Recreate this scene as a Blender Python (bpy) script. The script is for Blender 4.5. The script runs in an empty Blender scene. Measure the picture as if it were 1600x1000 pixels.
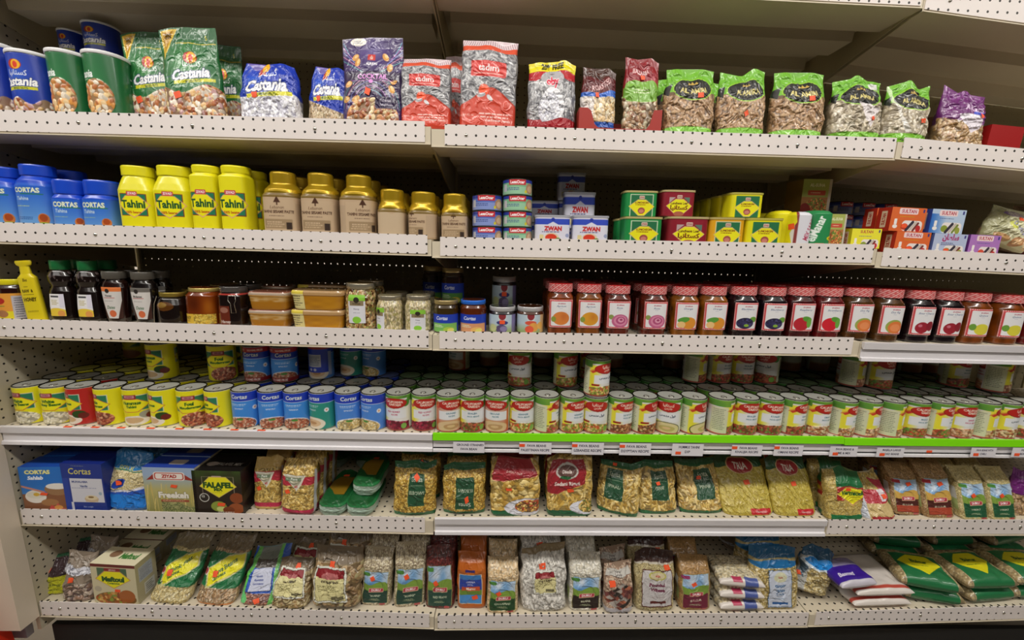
import bpy, math, random
import numpy as np
from mathutils import Vector, Matrix

# ---------------------------------------------------------------- camera, light, exposure
SC = bpy.context.scene
COL = SC.collection
F_PX = 630.0
CAM_P = Vector((1.4121, -1.1054, 1.3379))
PITCH, YAW, ROLL = -0.1777, 0.0261, 0.0290
_F = Vector((math.sin(YAW) * math.cos(PITCH), math.cos(YAW) * math.cos(PITCH), math.sin(PITCH)))
_R0 = Vector((math.cos(YAW), -math.sin(YAW), 0)); _U0 = _R0.cross(_F)
_R = math.cos(ROLL) * _R0 + math.sin(ROLL) * _U0
_U = -math.sin(ROLL) * _R0 + math.cos(ROLL) * _U0
cd = bpy.data.cameras.new('camera'); cam = bpy.data.objects.new('camera', cd); COL.objects.link(cam)
cd.sensor_width = 36.0; cd.lens = F_PX / 1600 * 36.0; cd.clip_start = 0.02
m = Matrix((_R, _U, -_F)).transposed().to_4x4(); m.translation = CAM_P
cam.matrix_world = m
SC.camera = cam
SC.view_settings.view_transform = 'Standard'
SC.view_settings.look = 'None'
SC.view_settings.gamma = 1.0
SC.view_settings.use_curve_mapping = False
SC.view_settings.exposure = -0.1
w = bpy.data.worlds.new('world'); SC.world = w; w.use_nodes = True
w.node_tree.nodes['Background'].inputs[0].default_value = (1.0, 0.97, 0.9, 1)
w.node_tree.nodes['Background'].inputs[1].default_value = 0.016

def area(name, loc, aim, sx, sy, power, color=(1, .96, .9)):
    l = bpy.data.lights.new(name, 'AREA'); l.shape = 'RECTANGLE'; l.size = sx; l.size_y = sy
    l.energy = power; l.color = color
    o = bpy.data.objects.new(name, l); COL.objects.link(o); o.location = loc
    o.rotation_euler = (Vector(aim) - Vector(loc)).to_track_quat('-Z', 'Y').to_euler()
    return o
# the aisle's two ceiling lines of fluorescent tubes (run along the shelves) and the shop's brightness from behind
area('ceiling_light', (1.2, -1.15, 2.95), (1.2, -1.0, 0), 7.0, 0.25, 118)
area('ceiling_light', (1.4, -2.9, 2.95), (1.4, -2.2, 0), 8.0, 0.6, 42, (1, .95, .9))

# ---------------------------------------------------------------- pixel <-> place
def ray(u, v):
    return _F + ((u - 800) / F_PX) * _R + ((500 - v) / F_PX) * _U
def at(u, v, Y=0.0):
    d = ray(u, v); t = (Y - CAM_P.y) / d.y
    return CAM_P + t * d

# ---------------------------------------------------------------- tagging
def tag(o, label=None, cat=None, group=None, kind=None):
    if label: o['label'] = label
    if cat: o['category'] = cat
    if group: o['group'] = group
    if kind: o['kind'] = kind
    return o

# ---------------------------------------------------------------- materials
def lin(c):
    if isinstance(c, str):
        c = [int(c[i:i + 2], 16) for i in (0, 2, 4)]
    c = np.asarray(c, dtype=np.float32) / 255.0
    return np.where(c <= 0.04045, c / 12.92, ((c + 0.055) / 1.055) ** 2.4)
_MATS = {}
def pbr(name, color='ffffff', rough=.5, metal=0.0, coat=0.0, coat_rough=.05, trans=0.0, bump=0, bscale=60, attr=False, spec=.5, var=0):
    if name in _MATS: return _MATS[name]
    mt = bpy.data.materials.new(name); mt.use_nodes = True; nt = mt.node_tree; b = nt.nodes['Principled BSDF']
    c = lin(color); b.inputs['Base Color'].default_value = (c[0], c[1], c[2], 1)
    b.inputs['Roughness'].default_value = rough; b.inputs['Metallic'].default_value = metal
    b.inputs['Coat Weight'].default_value = coat; b.inputs['Coat Roughness'].default_value = coat_rough
    b.inputs['Transmission Weight'].default_value = trans
    b.inputs['Specular IOR Level'].default_value = spec
    if attr:
        a = nt.nodes.new('ShaderNodeAttribute'); a.attribute_name = 'print'
        nt.links.new(a.outputs['Color'], b.inputs['Base Color'])
    elif var:
        n = nt.nodes.new('ShaderNodeTexNoise'); n.inputs['Scale'].default_value = var; n.inputs['Detail'].default_value = 4
        tc = nt.nodes.new('ShaderNodeTexCoord'); nt.links.new(tc.outputs['Object'], n.inputs['Vector'])
        rp = nt.nodes.new('ShaderNodeMapRange'); rp.inputs[3].default_value = .88; rp.inputs[4].default_value = 1.06
        mx = nt.nodes.new('ShaderNodeVectorMath'); mx.operation = 'SCALE'; mx.inputs[0].default_value = (c[0], c[1], c[2])
        nt.links.new(n.outputs['Fac'], rp.inputs[0]); nt.links.new(rp.outputs[0], mx.inputs['Scale']); nt.links.new(mx.outputs[0], b.inputs['Base Color'])
    if bump:
        n = nt.nodes.new('ShaderNodeTexNoise'); n.inputs['Scale'].default_value = bscale; n.inputs['Detail'].default_value = 3
        tc = nt.nodes.new('ShaderNodeTexCoord'); nt.links.new(tc.outputs['Object'], n.inputs['Vector'])
        bp = nt.nodes.new('ShaderNodeBump'); bp.inputs['Strength'].default_value = bump; bp.inputs['Distance'].default_value = .01
        nt.links.new(n.outputs['Fac'], bp.inputs['Height']); nt.links.new(bp.outputs[0], b.inputs['Normal'])
        if coat: nt.links.new(bp.outputs[0], b.inputs['Coat Normal'])
    _MATS[name] = mt
    return mt
FILM = pbr('printed_film', rough=.38, coat=.46, coat_rough=.07, bump=.28, bscale=30, attr=True)
CLEAR = pbr('clear_film_over_contents', rough=.5, coat=.55, coat_rough=.06, bump=.28, bscale=28, attr=True)
PAPER = pbr('printed_paper', rough=.5, coat=.1, attr=True)
CARD = pbr('printed_carton', rough=.42, coat=.15, attr=True)
CANP = pbr('printed_can_label', rough=.35, coat=.35, coat_rough=.12, attr=True)
GLASSP = pbr('filled_glass', rough=.25, coat=1.0, coat_rough=.02, attr=True)
PLAS = pbr('moulded_plastic', rough=.32, coat=.25, coat_rough=.1, attr=True)
STICK = pbr('orange_price_sticker', 'f2592c', rough=.55)
TIN = pbr('tinplate', '3a382f', rough=.24, metal=.85)
TINL = pbr('lid_rim_metal', 'c9c6bb', rough=.22, metal=.9)
def plain(c, rough=.35, coat=.2, metal=0):
    return pbr('plain_' + c + ('_metal' if metal else ''), c, rough=rough, coat=coat, metal=metal)

# ---------------------------------------------------------------- lettering (font curve -> bitmap)
_BM = {}
CAP = 48
def bitmap(s, bold):
    k = (s, bold)
    if k in _BM: return _BM[k]
    cu = bpy.data.curves.new('t', 'FONT'); cu.body = s; cu.resolution_u = 2; cu.offset = bold; cu.size = 1
    o = bpy.data.objects.new('t', cu); COL.objects.link(o)
    dg = bpy.context.evaluated_depsgraph_get(); ev = o.evaluated_get(dg); me = ev.to_mesh()
    me.calc_loop_triangles()
    co = np.zeros(len(me.vertices) * 3, np.float32); me.vertices.foreach_get('co', co); co = co.reshape(-1, 3)[:, :2]
    tr = np.zeros(len(me.loop_triangles) * 3, np.int32); me.loop_triangles.foreach_get('vertices', tr); tr = tr.reshape(-1, 3)
    ev.to_mesh_clear(); bpy.data.objects.remove(o); bpy.data.curves.remove(cu)
    if len(tr) == 0:
        _BM[k] = np.zeros((CAP, CAP), bool); return _BM[k]
    lo, hi = co.min(0), co.max(0)
    sc = CAP / 0.73
    q = (co - lo) * sc + 2; W, H = (int(x) + 5 for x in (hi - lo) * sc)
    bm = np.zeros((H, W), bool)
    for t in tr:
        a, b, c = q[t[0]], q[t[1]], q[t[2]]
        x0, y0 = np.floor(np.minimum(np.minimum(a, b), c)).astype(int); x1, y1 = np.ceil(np.maximum(np.maximum(a, b), c)).astype(int) + 1
        X, Y = np.meshgrid(np.arange(x0, x1), np.arange(y0, y1))
        d = (b[0] - a[0]) * (c[1] - a[1]) - (c[0] - a[0]) * (b[1] - a[1])
        if abs(d) < 1e-9: continue
        s1 = ((b[0] - a[0]) * (Y - a[1]) - (X - a[0]) * (b[1] - a[1])) / d
        s2 = ((c[0] - b[0]) * (Y - b[1]) - (X - b[0]) * (c[1] - b[1])) / d
        s3 = ((a[0] - c[0]) * (Y - c[1]) - (X - c[0]) * (a[1] - c[1])) / d
        e = -.02
        bm[y0:y1, x0:x1] |= (s1 >= e) & (s2 >= e) & (s3 >= e)
    _BM[k] = bm
    return bm

def smooth_noise(shape, seed, cells):
    r = np.random.RandomState(seed); g = r.rand(cells + 2, cells + 2).astype(np.float32)
    y = np.linspace(0, cells, shape[0]); x = np.linspace(0, cells, shape[1])
    yi = y.astype(int); xi = x.astype(int); fy = (y - yi)[:, None]; fx = (x - xi)[None]
    fy = fy * fy * (3 - 2 * fy); fx = fx * fx * (3 - 2 * fx)
    a = g[yi][:, xi]; b = g[yi][:, xi + 1]; c = g[yi + 1][:, xi]; d = g[yi + 1][:, xi + 1]
    return (a * (1 - fx) + b * fx) * (1 - fy) + (c * (1 - fx) + d * fx) * fy

def hx(c):
    if isinstance(c, str): return np.array([int(c[i:i + 2], 16) for i in (0, 2, 4)], np.float32)
    return np.array(c, np.float32)

SS = 2
class Art:
    """a label: layers of shapes, letters and printed contents on a small grid; w, h in cm"""
    def __init__(s, w, h, bg='ffffff', res=6.5):
        s.w, s.h = w, h
        res = res * 1.35 if res > 3 else res; s.nu, s.nv = max(6, int(w * res)), max(6, int(h * res))
        s.W, s.H = (s.nu + 1) * SS, (s.nv + 1) * SS
        s.c = np.zeros((s.H, s.W, 3), np.float32) + hx(bg)
        s.z = np.zeros((s.H, s.W), np.float32)
        s.U, s.V = np.meshgrid((np.arange(s.W) + .5) / s.W, (np.arange(s.H) + .5) / s.H)
    def put(s, m, c):
        s.c[m] = hx(c); s.z[m] = 0; return s
    def rect(s, u0, v0, u1, v1, c): return s.put((s.U >= u0) & (s.U < u1) & (s.V >= v0) & (s.V < v1), c)
    def rrect(s, u0, v0, u1, v1, c, r=.3):
        cx, cy, hw, hh = (u0 + u1) / 2, (v0 + v1) / 2, (u1 - u0) / 2 * s.w, (v1 - v0) / 2 * s.h
        r = r * min(hw, hh); dx = np.maximum(abs(s.U - cx) * s.w - hw + r, 0); dy = np.maximum(abs(s.V - cy) * s.h - hh + r, 0)
        return s.put(dx * dx + dy * dy <= r * r, c)
    def ell(s, u, v, ru, rv, c, rot=0, p=2):
        dx = (s.U - u) * s.w; dy = (s.V - v) * s.h; k, q = math.cos(rot), math.sin(rot)
        return s.put(abs((dx * k + dy * q) / (ru * s.w)) ** p + abs((-dx * q + dy * k) / (rv * s.h)) ** p <= 1, c)
    def poly(s, pts, c):
        m = np.zeros(s.U.shape, bool); n = len(pts)
        for i in range(n):
            (x0, y0), (x1, y1) = pts[i], pts[(i + 1) % n]
            if y0 == y1: continue
            k = ((s.V >= min(y0, y1)) & (s.V < max(y0, y1)) & (s.U < x0 + (s.V - y0) * (x1 - x0) / (y1 - y0)))
            m ^= k
        return s.put(m, c)
    def line(s, x0, y0, x1, y1, t, c):
        ax, ay, bx, by = x0 * s.w, y0 * s.h, x1 * s.w, y1 * s.h; L = (bx - ax) ** 2 + (by - ay) ** 2 + 1e-9
        q = np.clip(((s.U * s.w - ax) * (bx - ax) + (s.V * s.h - ay) * (by - ay)) / L, 0, 1)
        return s.put((s.U * s.w - ax - q * (bx - ax)) ** 2 + (s.V * s.h - ay - q * (by - ay)) ** 2 < (t / 2) ** 2, c)
    def below(s, f, c): return s.put(s.V < f(s.U), c)
    def mix(s, f, c):
        """printed colour blend, f(U,V) 0..1"""
        k = np.clip(f(s.U, s.V), 0, 1)[..., None]; s.c = s.c * (1 - k) + hx(c) * k; return s
    def text(s, t, u, v, h, c, bold=.02, shear=0, mw=None, out=None, ow=2, rot=0, arc=0, sx=1.0):
        bm = bitmap(t, bold); bh, bw = bm.shape
        k = CAP / (h * s.h)                      # bitmap px per cm
        kx = k / sx
        if mw and bw / kx > mw * s.w: kx = bw / (mw * s.w)
        dx = (s.U - u) * s.w; dy = (s.V - v) * s.h; a, b = math.cos(rot), math.sin(rot)
        x = dx * a + dy * b; y = -dx * b + dy * a
        y = y - arc * x * x; x = x - shear * y
        X = (x * kx + bw / 2).astype(int); Y = np.floor(y * k + bh / 2).astype(int); X = np.where(x * kx + bw / 2 < 0, -1, X)
        if out is not None:
            pad = ow + 1; e = np.zeros((bh + 2 * pad, bw + 2 * pad), bool)
            for i in range(-ow, ow + 1):
                for j in range(-ow, ow + 1):
                    if i * i + j * j <= ow * ow + 1: e[pad + i:pad + i + bh, pad + j:pad + j + bw] |= bm
            ok = (X >= -pad) & (X < bw + pad) & (Y >= -pad) & (Y < bh + pad)
            m = np.zeros(ok.shape, bool); m[ok] = e[Y[ok] + pad, X[ok] + pad]; s.put(m, out)
        ok = (X >= 0) & (X < bw) & (Y >= 0) & (Y < bh); m = np.zeros(ok.shape, bool); m[ok] = bm[Y[ok], X[ok]]
        return s.put(m, c)
    def fine(s, u, v, w, h, c, n=3, seed=1):
        """lines of small print too fine to read"""
        r = random.Random(seed)
        for i in range(n):
            y = v + h / 2 - (i + .5) * h / n; x = u - w / 2 + r.random() * .1 * w; e = u + w / 2 - r.random() * .25 * w
            while x < e:
                q = min(e, x + (.04 + .1 * r.random()) * w); s.rect(x, y - h / n * .22, q, y + h / n * .22, c); x = q + .025 * w
        return s
    def blobs(s, where, size, pal, seed=1, el=1.5, gap=None, h=1.0, dens=1.0, ang=None):
        size = size * .82
        """loose contents: pulses, nuts, pasta; where(U,V)->bool; size in cm"""
        m = where(s.U, s.V); r = random.Random(seed); pal = [hx(p) for p in pal]
        g = hx(gap) if gap else sum(pal) / len(pal) * .72  # spaces between pieces painted darker, the shade there put into the colour
        s.c[m] = g; zz = np.full(s.U.shape, -1, np.float32)
        px = s.W / s.w; py = s.H / s.h
        ys, xs = np.nonzero(m)
        if len(ys) == 0: return s
        area_cm = len(ys) / (px * py); n = int(area_cm / (size * size / el * .62) * dens * 1.25)
        for i in range(n):
            k = r.randrange(len(ys)); cy, cx = ys[k], xs[k]
            th = (ang[0] + (r.random() - .5) * ang[1]) if ang else r.random() * math.pi
            L = size * (.8 + .4 * r.random()) / 2; S = L / el
            R_ = int(L * max(px, py)) + 1
            y0, y1, x0, x1 = max(0, cy - R_), min(s.H, cy + R_ + 1), max(0, cx - R_), min(s.W, cx + R_ + 1)
            Y, X = np.mgrid[y0:y1, x0:x1]; dx = (X - cx) / px; dy = (Y - cy) / py
            a, b = math.cos(th), math.sin(th)
            d = ((dx * a + dy * b) / L) ** 2 + ((-dx * b + dy * a) / S) ** 2
            ht = np.where(d < 1, np.sqrt(np.maximum(0, 1 - d)) + r.random() * .35, -1)
            w_ = (ht > zz[y0:y1, x0:x1]) & m[y0:y1, x0:x1]
            c = pal[r.randrange(len(pal))] * (.88 + .2 * r.random())
            s.c[y0:y1, x0:x1][w_] = c; zz[y0:y1, x0:x1][w_] = ht[w_]
        s.z[m] = np.maximum(zz, 0)[m] * h * S * .36
        return s
    def sampled(s):
        c = np.clip(s.c, 0, 255).reshape(s.nv + 1, SS, s.nu + 1, SS, 3).mean((1, 3))
        z = s.z.reshape(s.nv + 1, SS, s.nu + 1, SS).mean((1, 3))
        return lin(c), z

# ---------------------------------------------------------------- mesh from grids
class MB:
    def __init__(s): s.v = []; s.f = []; s.c = []; s.n = 0; s.flat = []
    def grid(s, P, C=None, flat=False, flip=False):
        nv, nu = P.shape[:2]; idx = np.arange(nv * nu).reshape(nv, nu) + s.n
        q = np.stack([idx[:-1, :-1], idx[:-1, 1:], idx[1:, 1:], idx[1:, :-1]], -1).reshape(-1, 4)
        if flip: q = q[:, ::-1]
        s.v.append(P.reshape(-1, 3)); s.f += q.tolist(); s.n += nv * nu; s.flat += [flat] * len(q)
        if C is None: C = np.ones((nv, nu, 3))
        s.c.append(np.broadcast_to(C, (nv, nu, 3)).reshape(-1, 3)); return idx
    def face(s, ids, flat=True): s.f.append(list(ids)); s.flat.append(flat)
    def box(s, x0, y0, z0, x1, y1, z1, c=(1, 1, 1)):
        P = np.array([(x, y, z) for z in (z0, z1) for y in (y0, y1) for x in (x0, x1)], float); b = s.n
        s.v.append(P); s.c.append(np.broadcast_to(np.array(c, float), (8, 3))); s.n += 8
        for q in ((0, 2, 3, 1), (4, 5, 7, 6), (0, 1, 5, 4), (2, 6, 7, 3), (0, 4, 6, 2), (1, 3, 7, 5)):
            s.face([b + k for k in q])
    def hexa(s, P8, c=(1, 1, 1)):
        P = np.array(P8, float); b = s.n; s.v.append(P); s.c.append(np.broadcast_to(np.array(c, float), (8, 3))); s.n += 8
        for q in ((0, 2, 3, 1), (4, 5, 7, 6), (0, 1, 5, 4), (2, 6, 7, 3), (0, 4, 6, 2), (1, 3, 7, 5)): s.face([b + k for k in q])
    def prism(s, prof, x0, x1, c=(1, 1, 1), z0=0, z1=0):
        """extrude a closed (y,z) outline along x; z0/z1 lift the two ends"""
        n = len(prof); P = np.array([(x0, y, z + z0) for y, z in prof] + [(x1, y, z + z1) for y, z in prof], float); b = s.n
        s.v.append(P); s.c.append(np.broadcast_to(np.array(c, float), (2 * n, 3))); s.n += 2 * n
        for i in range(n): s.face([b + i, b + (i + 1) % n, b + n + (i + 1) % n, b + n + i])
        s.face([b + i for i in range(n)][::-1]); s.face([b + n + i for i in range(n)])
    def tube(s, pts, r, c=(1, 1, 1), k=6):
        pts = [Vector(p) for p in pts]; rings = []
        for i, p in enumerate(pts):
            t = (pts[min(i + 1, len(pts) - 1)] - pts[max(i - 1, 0)]).normalized()
            a = t.cross(Vector((0, 0, 1)) if abs(t.z) < .9 else Vector((1, 0, 0))).normalized(); b = t.cross(a)
            rings.append([p + r * (math.cos(2 * math.pi * j / k) * a + math.sin(2 * math.pi * j / k) * b) for j in range(k + 1)])
        s.grid(np.array([[tuple(q) for q in rg] for rg in rings]), np.array(c, float))
    def lathe(s, prof, c=(1, 1, 1), k=28, cy=0.0, sy=1.0):
        th = np.linspace(0, 2 * math.pi, k + 1)
        P = np.array([[(r * math.sin(t), cy - r * sy * math.cos(t), z) for t in th] for r, z in prof])
        s.grid(P, np.array(c, float))
    def mesh(s, name):
        me = bpy.data.meshes.new(name); V = np.concatenate(s.v)
        me.from_pydata(V.tolist(), [], s.f)
        me.polygons.foreach_set('use_smooth', [not k for k in s.flat])
        a = me.color_attributes.new('print', 'FLOAT_COLOR', 'POINT'); C = np.ones((len(V), 4), np.float32); C[:, :3] = np.concatenate(s.c)
        a.data.foreach_set('color', C.ravel()); me.update()
        return me
def link(name, me, mat, parent=None, loc=None):
    if not me.materials: me.materials.append(mat)
    o = bpy.data.objects.new(name, me); COL.objects.link(o)
    if parent: o.parent = parent
    if loc: o.location = loc
    return o

def interp(tab, v):
    tab = np.array(tab, float); x = tab[:, 0]
    return [np.interp(v, x, tab[:, i]) for i in range(1, tab.shape[1])]

def surface(W, H, D, prof, nu, nv, wr=0, seed=0, lean=0, z=None, zamp=1.0, top=None, vs=None):
    """closed tube; front half has nu cells. prof rows: v, half-width, half-depth, roundness n (fractions of W/2, D/2)"""
    if vs is None: vs = np.linspace(0, 1, nv + 1)
    a, b, n = interp(prof, vs)
    th = np.linspace(-math.pi / 2, math.pi / 2, 181); P = np.zeros((nv + 1, nu + 1, 3))
    for j in range(nv + 1):
        x = a[j] * W / 2 * np.sign(np.sin(th)) * abs(np.sin(th)) ** (2 / n[j]); y = -b[j] * D / 2 * abs(np.cos(th)) ** (2 / n[j])
        L = np.concatenate([[0], np.cumsum(np.hypot(np.diff(x), np.diff(y)))]); q = np.linspace(0, L[-1], nu + 1)
        P[j, :, 0] = np.interp(q, L, x); P[j, :, 1] = np.interp(q, L, y)
    P[..., 2] = (vs * H)[:, None]
    B = P.copy(); B[..., 1] *= -1
    if wr:
        r = np.random.RandomState(seed); uu = np.linspace(0, 1, nu + 1)[None]; vv = vs[:, None]
        f = (smooth_noise((nv + 1, nu + 1), seed, 5) - .5) * 1.2 + (smooth_noise((nv + 1, nu + 1), seed + 7, 11) - .5) * .7
        for i in range(5):
            t = r.rand() * 3.14; ph = r.rand() * 6; k = 9 + 20 * r.rand(); e = np.sin((uu * W / H * math.cos(t) + vv * math.sin(t)) * k + ph + f * 3)
            f = f + .35 * (1 - abs(e)) ** 3
        edge = np.minimum(1, np.minimum(uu, 1 - uu) * 8) * np.minimum(1, np.minimum(vv + .02, 1.02 - vv) * 12)
        P[..., 1] -= wr * f * edge; B[..., 1] += wr * f[:, ::-1] * edge * .6
        rim = (smooth_noise((nv + 1, nu + 1), seed + 3, 6) - .5) * wr * 2
        P[..., 0] += rim * np.sin(vv * math.pi); B[..., 0] += rim * np.sin(vv * math.pi)
        if top is None: top = 1
        tw = (smooth_noise((2, nu + 1), seed + 5, 4)[0] - .5) * wr * 5 * top
        P[..., 2] += tw[None] * vv ** 3; B[..., 2] += tw[None] * vv ** 3
    if z is not None:
        N = np.zeros_like(P); gu = np.gradient(P, axis=1); gv = np.gradient(P, axis=0); N = np.cross(gu, gv)
        N /= np.linalg.norm(N, axis=2, keepdims=True) + 1e-9
        P = P + N * (z[..., None] * .01 * zamp)
    if lean:
        P[..., 1] += lean * P[..., 2]; B[..., 1] += lean * B[..., 2]
    return P, B

def body(art, W, H, D, prof, wr=0, seed=0, lean=0, zamp=1.0, back=8, capc=None):
    C, z = art.sampled(); nu, nv = art.nu, art.nv
    P, B = surface(W, H, D, prof, nu, nv, wr, seed, lean, z, zamp)
    mb = MB(); k = np.linspace(0, nu, back + 1).astype(int)
    # back half reuses the edge columns of the front so the tube closes
    R_ = B[:, k[::-1]]; R_[:, 0] = P[:, -1]; R_[:, -1] = P[:, 0]
    mb.grid(P, C); mb.grid(R_, C[:, k])
    for j, fl in ((0, True), (nv, False)):
        ring = np.concatenate([P[j], R_[j][1:-1]]); base = mb.n; c = C[j].mean(0) if capc is None else lin(capc)
        mb.v.append(ring); mb.c.append(np.broadcast_to(c, ring.shape)); mb.n += len(ring)
        ids = [base + i for i in range(len(ring))]; mb.face(ids[::-1] if fl else ids)
    Q, _ = surface(W, H, D, prof, nu, nv, wr * .8, seed, 0, None)
    Q = Q.copy(); Q[..., 1] += lean * Q[..., 2]; N = np.cross(np.gradient(Q, axis=1), np.gradient(Q, axis=0)); N /= np.linalg.norm(N, axis=2, keepdims=True) + 1e-9
    return mb, Q + N * (float(z.max()) * .01 * zamp * .9 + wr * .15)

def patch(P, u0, u1, v0, v1, art=None, off=.0006, rot=0):
    """a label or sticker lying on the front surface P"""
    nu, nv = (art.nu, art.nv) if art else (4, 3)
    uu, vv = np.meshgrid(np.linspace(-.5, .5, nu + 1), np.linspace(-.5, .5, nv + 1))
    k, q = math.cos(rot), math.sin(rot); a = (u1 - u0); b = (v1 - v0)
    U = (u0 + u1) / 2 + (uu * k - vv * q * .8) * a; V = (v0 + v1) / 2 + (uu * q * .8 + vv * k) * b
    X = np.clip(U, 0, 1) * (P.shape[1] - 1); Y = np.clip(V, 0, 1) * (P.shape[0] - 1)
    xi = np.clip(X.astype(int), 0, P.shape[1] - 2); yi = np.clip(Y.astype(int), 0, P.shape[0] - 2); fx = (X - xi)[..., None]; fy = (Y - yi)[..., None]
    S = (P[yi, xi] * (1 - fx) + P[yi, xi + 1] * fx) * (1 - fy) + (P[yi + 1, xi] * (1 - fx) + P[yi + 1, xi + 1] * fx) * fy
    gu = np.gradient(S, axis=1); gv = np.gradient(S, axis=0); N = np.cross(gu, gv); N /= np.linalg.norm(N, axis=2, keepdims=True) + 1e-9
    mb = MB(); S2 = S + N * off; C = art.sampled()[0] if art else None
    mb.grid(S2, C)
    return mb
# ---------------------------------------------------------------- the shelving
BAY = 1.22
RISE = .012; LIP = .042; DEPTH = .50
# photo edges of each shelf front (top edge of fence or rail), left and right end per bay
ROWS = {
 1: [((0, 172), (664, 190)), ((695, 194.5), (1402, 216)), ((1412, 215), (1600, 233))],
 2: [((0, 347), (668, 367)), ((688, 370), (1365, 382)), ((1380, 387), (1600, 398))],
 3: [((0, 497), (670, 516)), ((687, 517), (1333, 527)), ((1344, 536), (1600, 542))],
 4: [((12, 664), (670, 676)), ((675, 675), (1312, 681)), ((1322, 683), (1600, 686))],
 5: [((48, 794), (664, 808)), ((677, 809), (1287, 812)), ((1294, 811), (1600, 811))],
 6: [((65, 938), (671, 958)), ((684, 960), (1264, 956)), ((1275, 955), (1600, 945))]}
BARE = {(3, 2): 'rail', (4, 0): 'white', (4, 1): 'green', (4, 2): 'green', (5, 1): 'rail'}
EDGE = {}
for r, bays in ROWS.items():
    for b, (p, q) in enumerate(bays):
        P_, Q_ = at(*p, 0), at(*q, 0)
        EDGE[r, b] = (P_.x, P_.z, Q_.x, Q_.z)
def front_z(r, b, x):
    x0, z0, x1, z1 = EDGE[r, b]
    return z0 + (z1 - z0) * (x - x0) / (x1 - x0)
def rise(r, b): return {'rail': 0.0, 'white': .004, 'green': .006}.get(BARE.get((r, b)), RISE)
def bay_of(x): return 0 if x < BAY else (1 if x < 2 * BAY else 2)
def top_z(r, x):
    b = bay_of(x); return front_z(r, b, x) - rise(r, b)

def pegmat(name, color, plane, r=.13, hole='2a2620', through=False, rough=.5, lo=None):
    mt = bpy.data.materials.new(name); mt.use_nodes = True; nt = mt.node_tree; N = nt.nodes; L = nt.links; b = N['Principled BSDF']
    c = lin(color); b.inputs['Roughness'].default_value = rough
    tc = N.new('ShaderNodeTexCoord')
    def vm(op, *a):
        n = N.new('ShaderNodeVectorMath'); n.operation = op
        for i, x in enumerate(a):
            if isinstance(x, (tuple, list)): n.inputs[i].default_value = x
            elif isinstance(x, (int, float)): n.inputs['Scale'].default_value = x
            else: L.new(x, n.inputs[i])
        return n
    ax = {'xz': (1, 0, 1), 'yz': (0, 1, 1), 'xy': (1, 1, 0), 'x': (1, 0, 0)}[plane]
    f = vm('MULTIPLY', vm('SUBTRACT', vm('FRACTION', vm('SCALE', tc.outputs['Object'], 1 / .0254).outputs[0]).outputs[0], (.5, .5, .5)).outputs[0], ax)
    f.inputs[1].default_value = ax
    ln = vm('LENGTH', f.outputs[0])
    lt = N.new('ShaderNodeMath'); lt.operation = 'LESS_THAN'; lt.inputs[1].default_value = r; L.new(ln.outputs['Value'], lt.inputs[0])
    mask = lt.outputs[0]
    if plane == 'xy':
        g = N.new('ShaderNodeNewGeometry'); sp = N.new('ShaderNodeSeparateXYZ'); L.new(g.outputs['Normal'], sp.inputs[0])
        g2 = N.new('ShaderNodeMath'); g2.operation = 'GREATER_THAN'; g2.inputs[1].default_value = .7; L.new(sp.outputs['Z'], g2.inputs[0])
        m2 = N.new('ShaderNodeMath'); m2.operation = 'MULTIPLY'; L.new(mask, m2.inputs[0]); L.new(g2.outputs[0], m2.inputs[1]); mask = m2.outputs[0]
    nz = N.new('ShaderNodeTexNoise'); nz.inputs['Scale'].default_value = 5; nz.inputs['Detail'].default_value = 6; L.new(tc.outputs['Object'], nz.inputs['Vector'])
    mr = N.new('ShaderNodeMapRange'); mr.inputs[3].default_value = .9; mr.inputs[4].default_value = 1.07; L.new(nz.outputs['Fac'], mr.inputs[0])
    vs = N.new('ShaderNodeVectorMath'); vs.operation = 'SCALE'; vs.inputs[0].default_value = tuple(float(k) for k in c); L.new(mr.outputs[0], vs.inputs['Scale'])
    if through:
        L.new(vs.outputs[0], b.inputs['Base Color'])
        t = N.new('ShaderNodeBsdfTransparent'); mx = N.new('ShaderNodeMixShader'); L.new(mask, mx.inputs[0]); L.new(b.outputs[0], mx.inputs[1]); L.new(t.outputs[0], mx.inputs[2])
        L.new(mx.outputs[0], N['Material Output'].inputs['Surface'])
    else:
        h = lin(hole); mx = N.new('ShaderNodeMix'); mx.data_type = 'RGBA'; L.new(mask, mx.inputs[0]); L.new(vs.outputs[0], mx.inputs[6]); mx.inputs[7].default_value = (h[0], h[1], h[2], 1)  # hole dots painted dark, the darkness inside the holes put into the colour
        L.new(mx.outputs[2], b.inputs['Base Color'])
    return mt
BEIGE = 'cfc4b2'
M_SHELF = pegmat('painted_steel_shelf', 'd2c7b0', 'xy', .15)
M_FENCE = pegmat('perforated_steel_fence', 'e8e0dc', 'xz', .12)
M_PEG = pegmat('pegboard', 'a2987a', 'xz', .12, through=True)
M_PEGY = pegmat('end_pegboard', 'bdb39c', 'yz', .12, hole='1c1914')
M_STEEL = pbr('painted_steel', 'c4b796', rough=.42, var=6)
M_POST = pbr('painted_post', 'd8cbb8', rough=.4, var=4)
M_RAIL = pbr('white_plastic_rail', 'e2dfe2', rough=.25, coat=.3, var=5)
M_GREEN = pbr('green_plastic_strip', '7fe010', rough=.35, coat=.3)
M_DARK = pbr('dark_slot', '191612', rough=.8)

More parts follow.
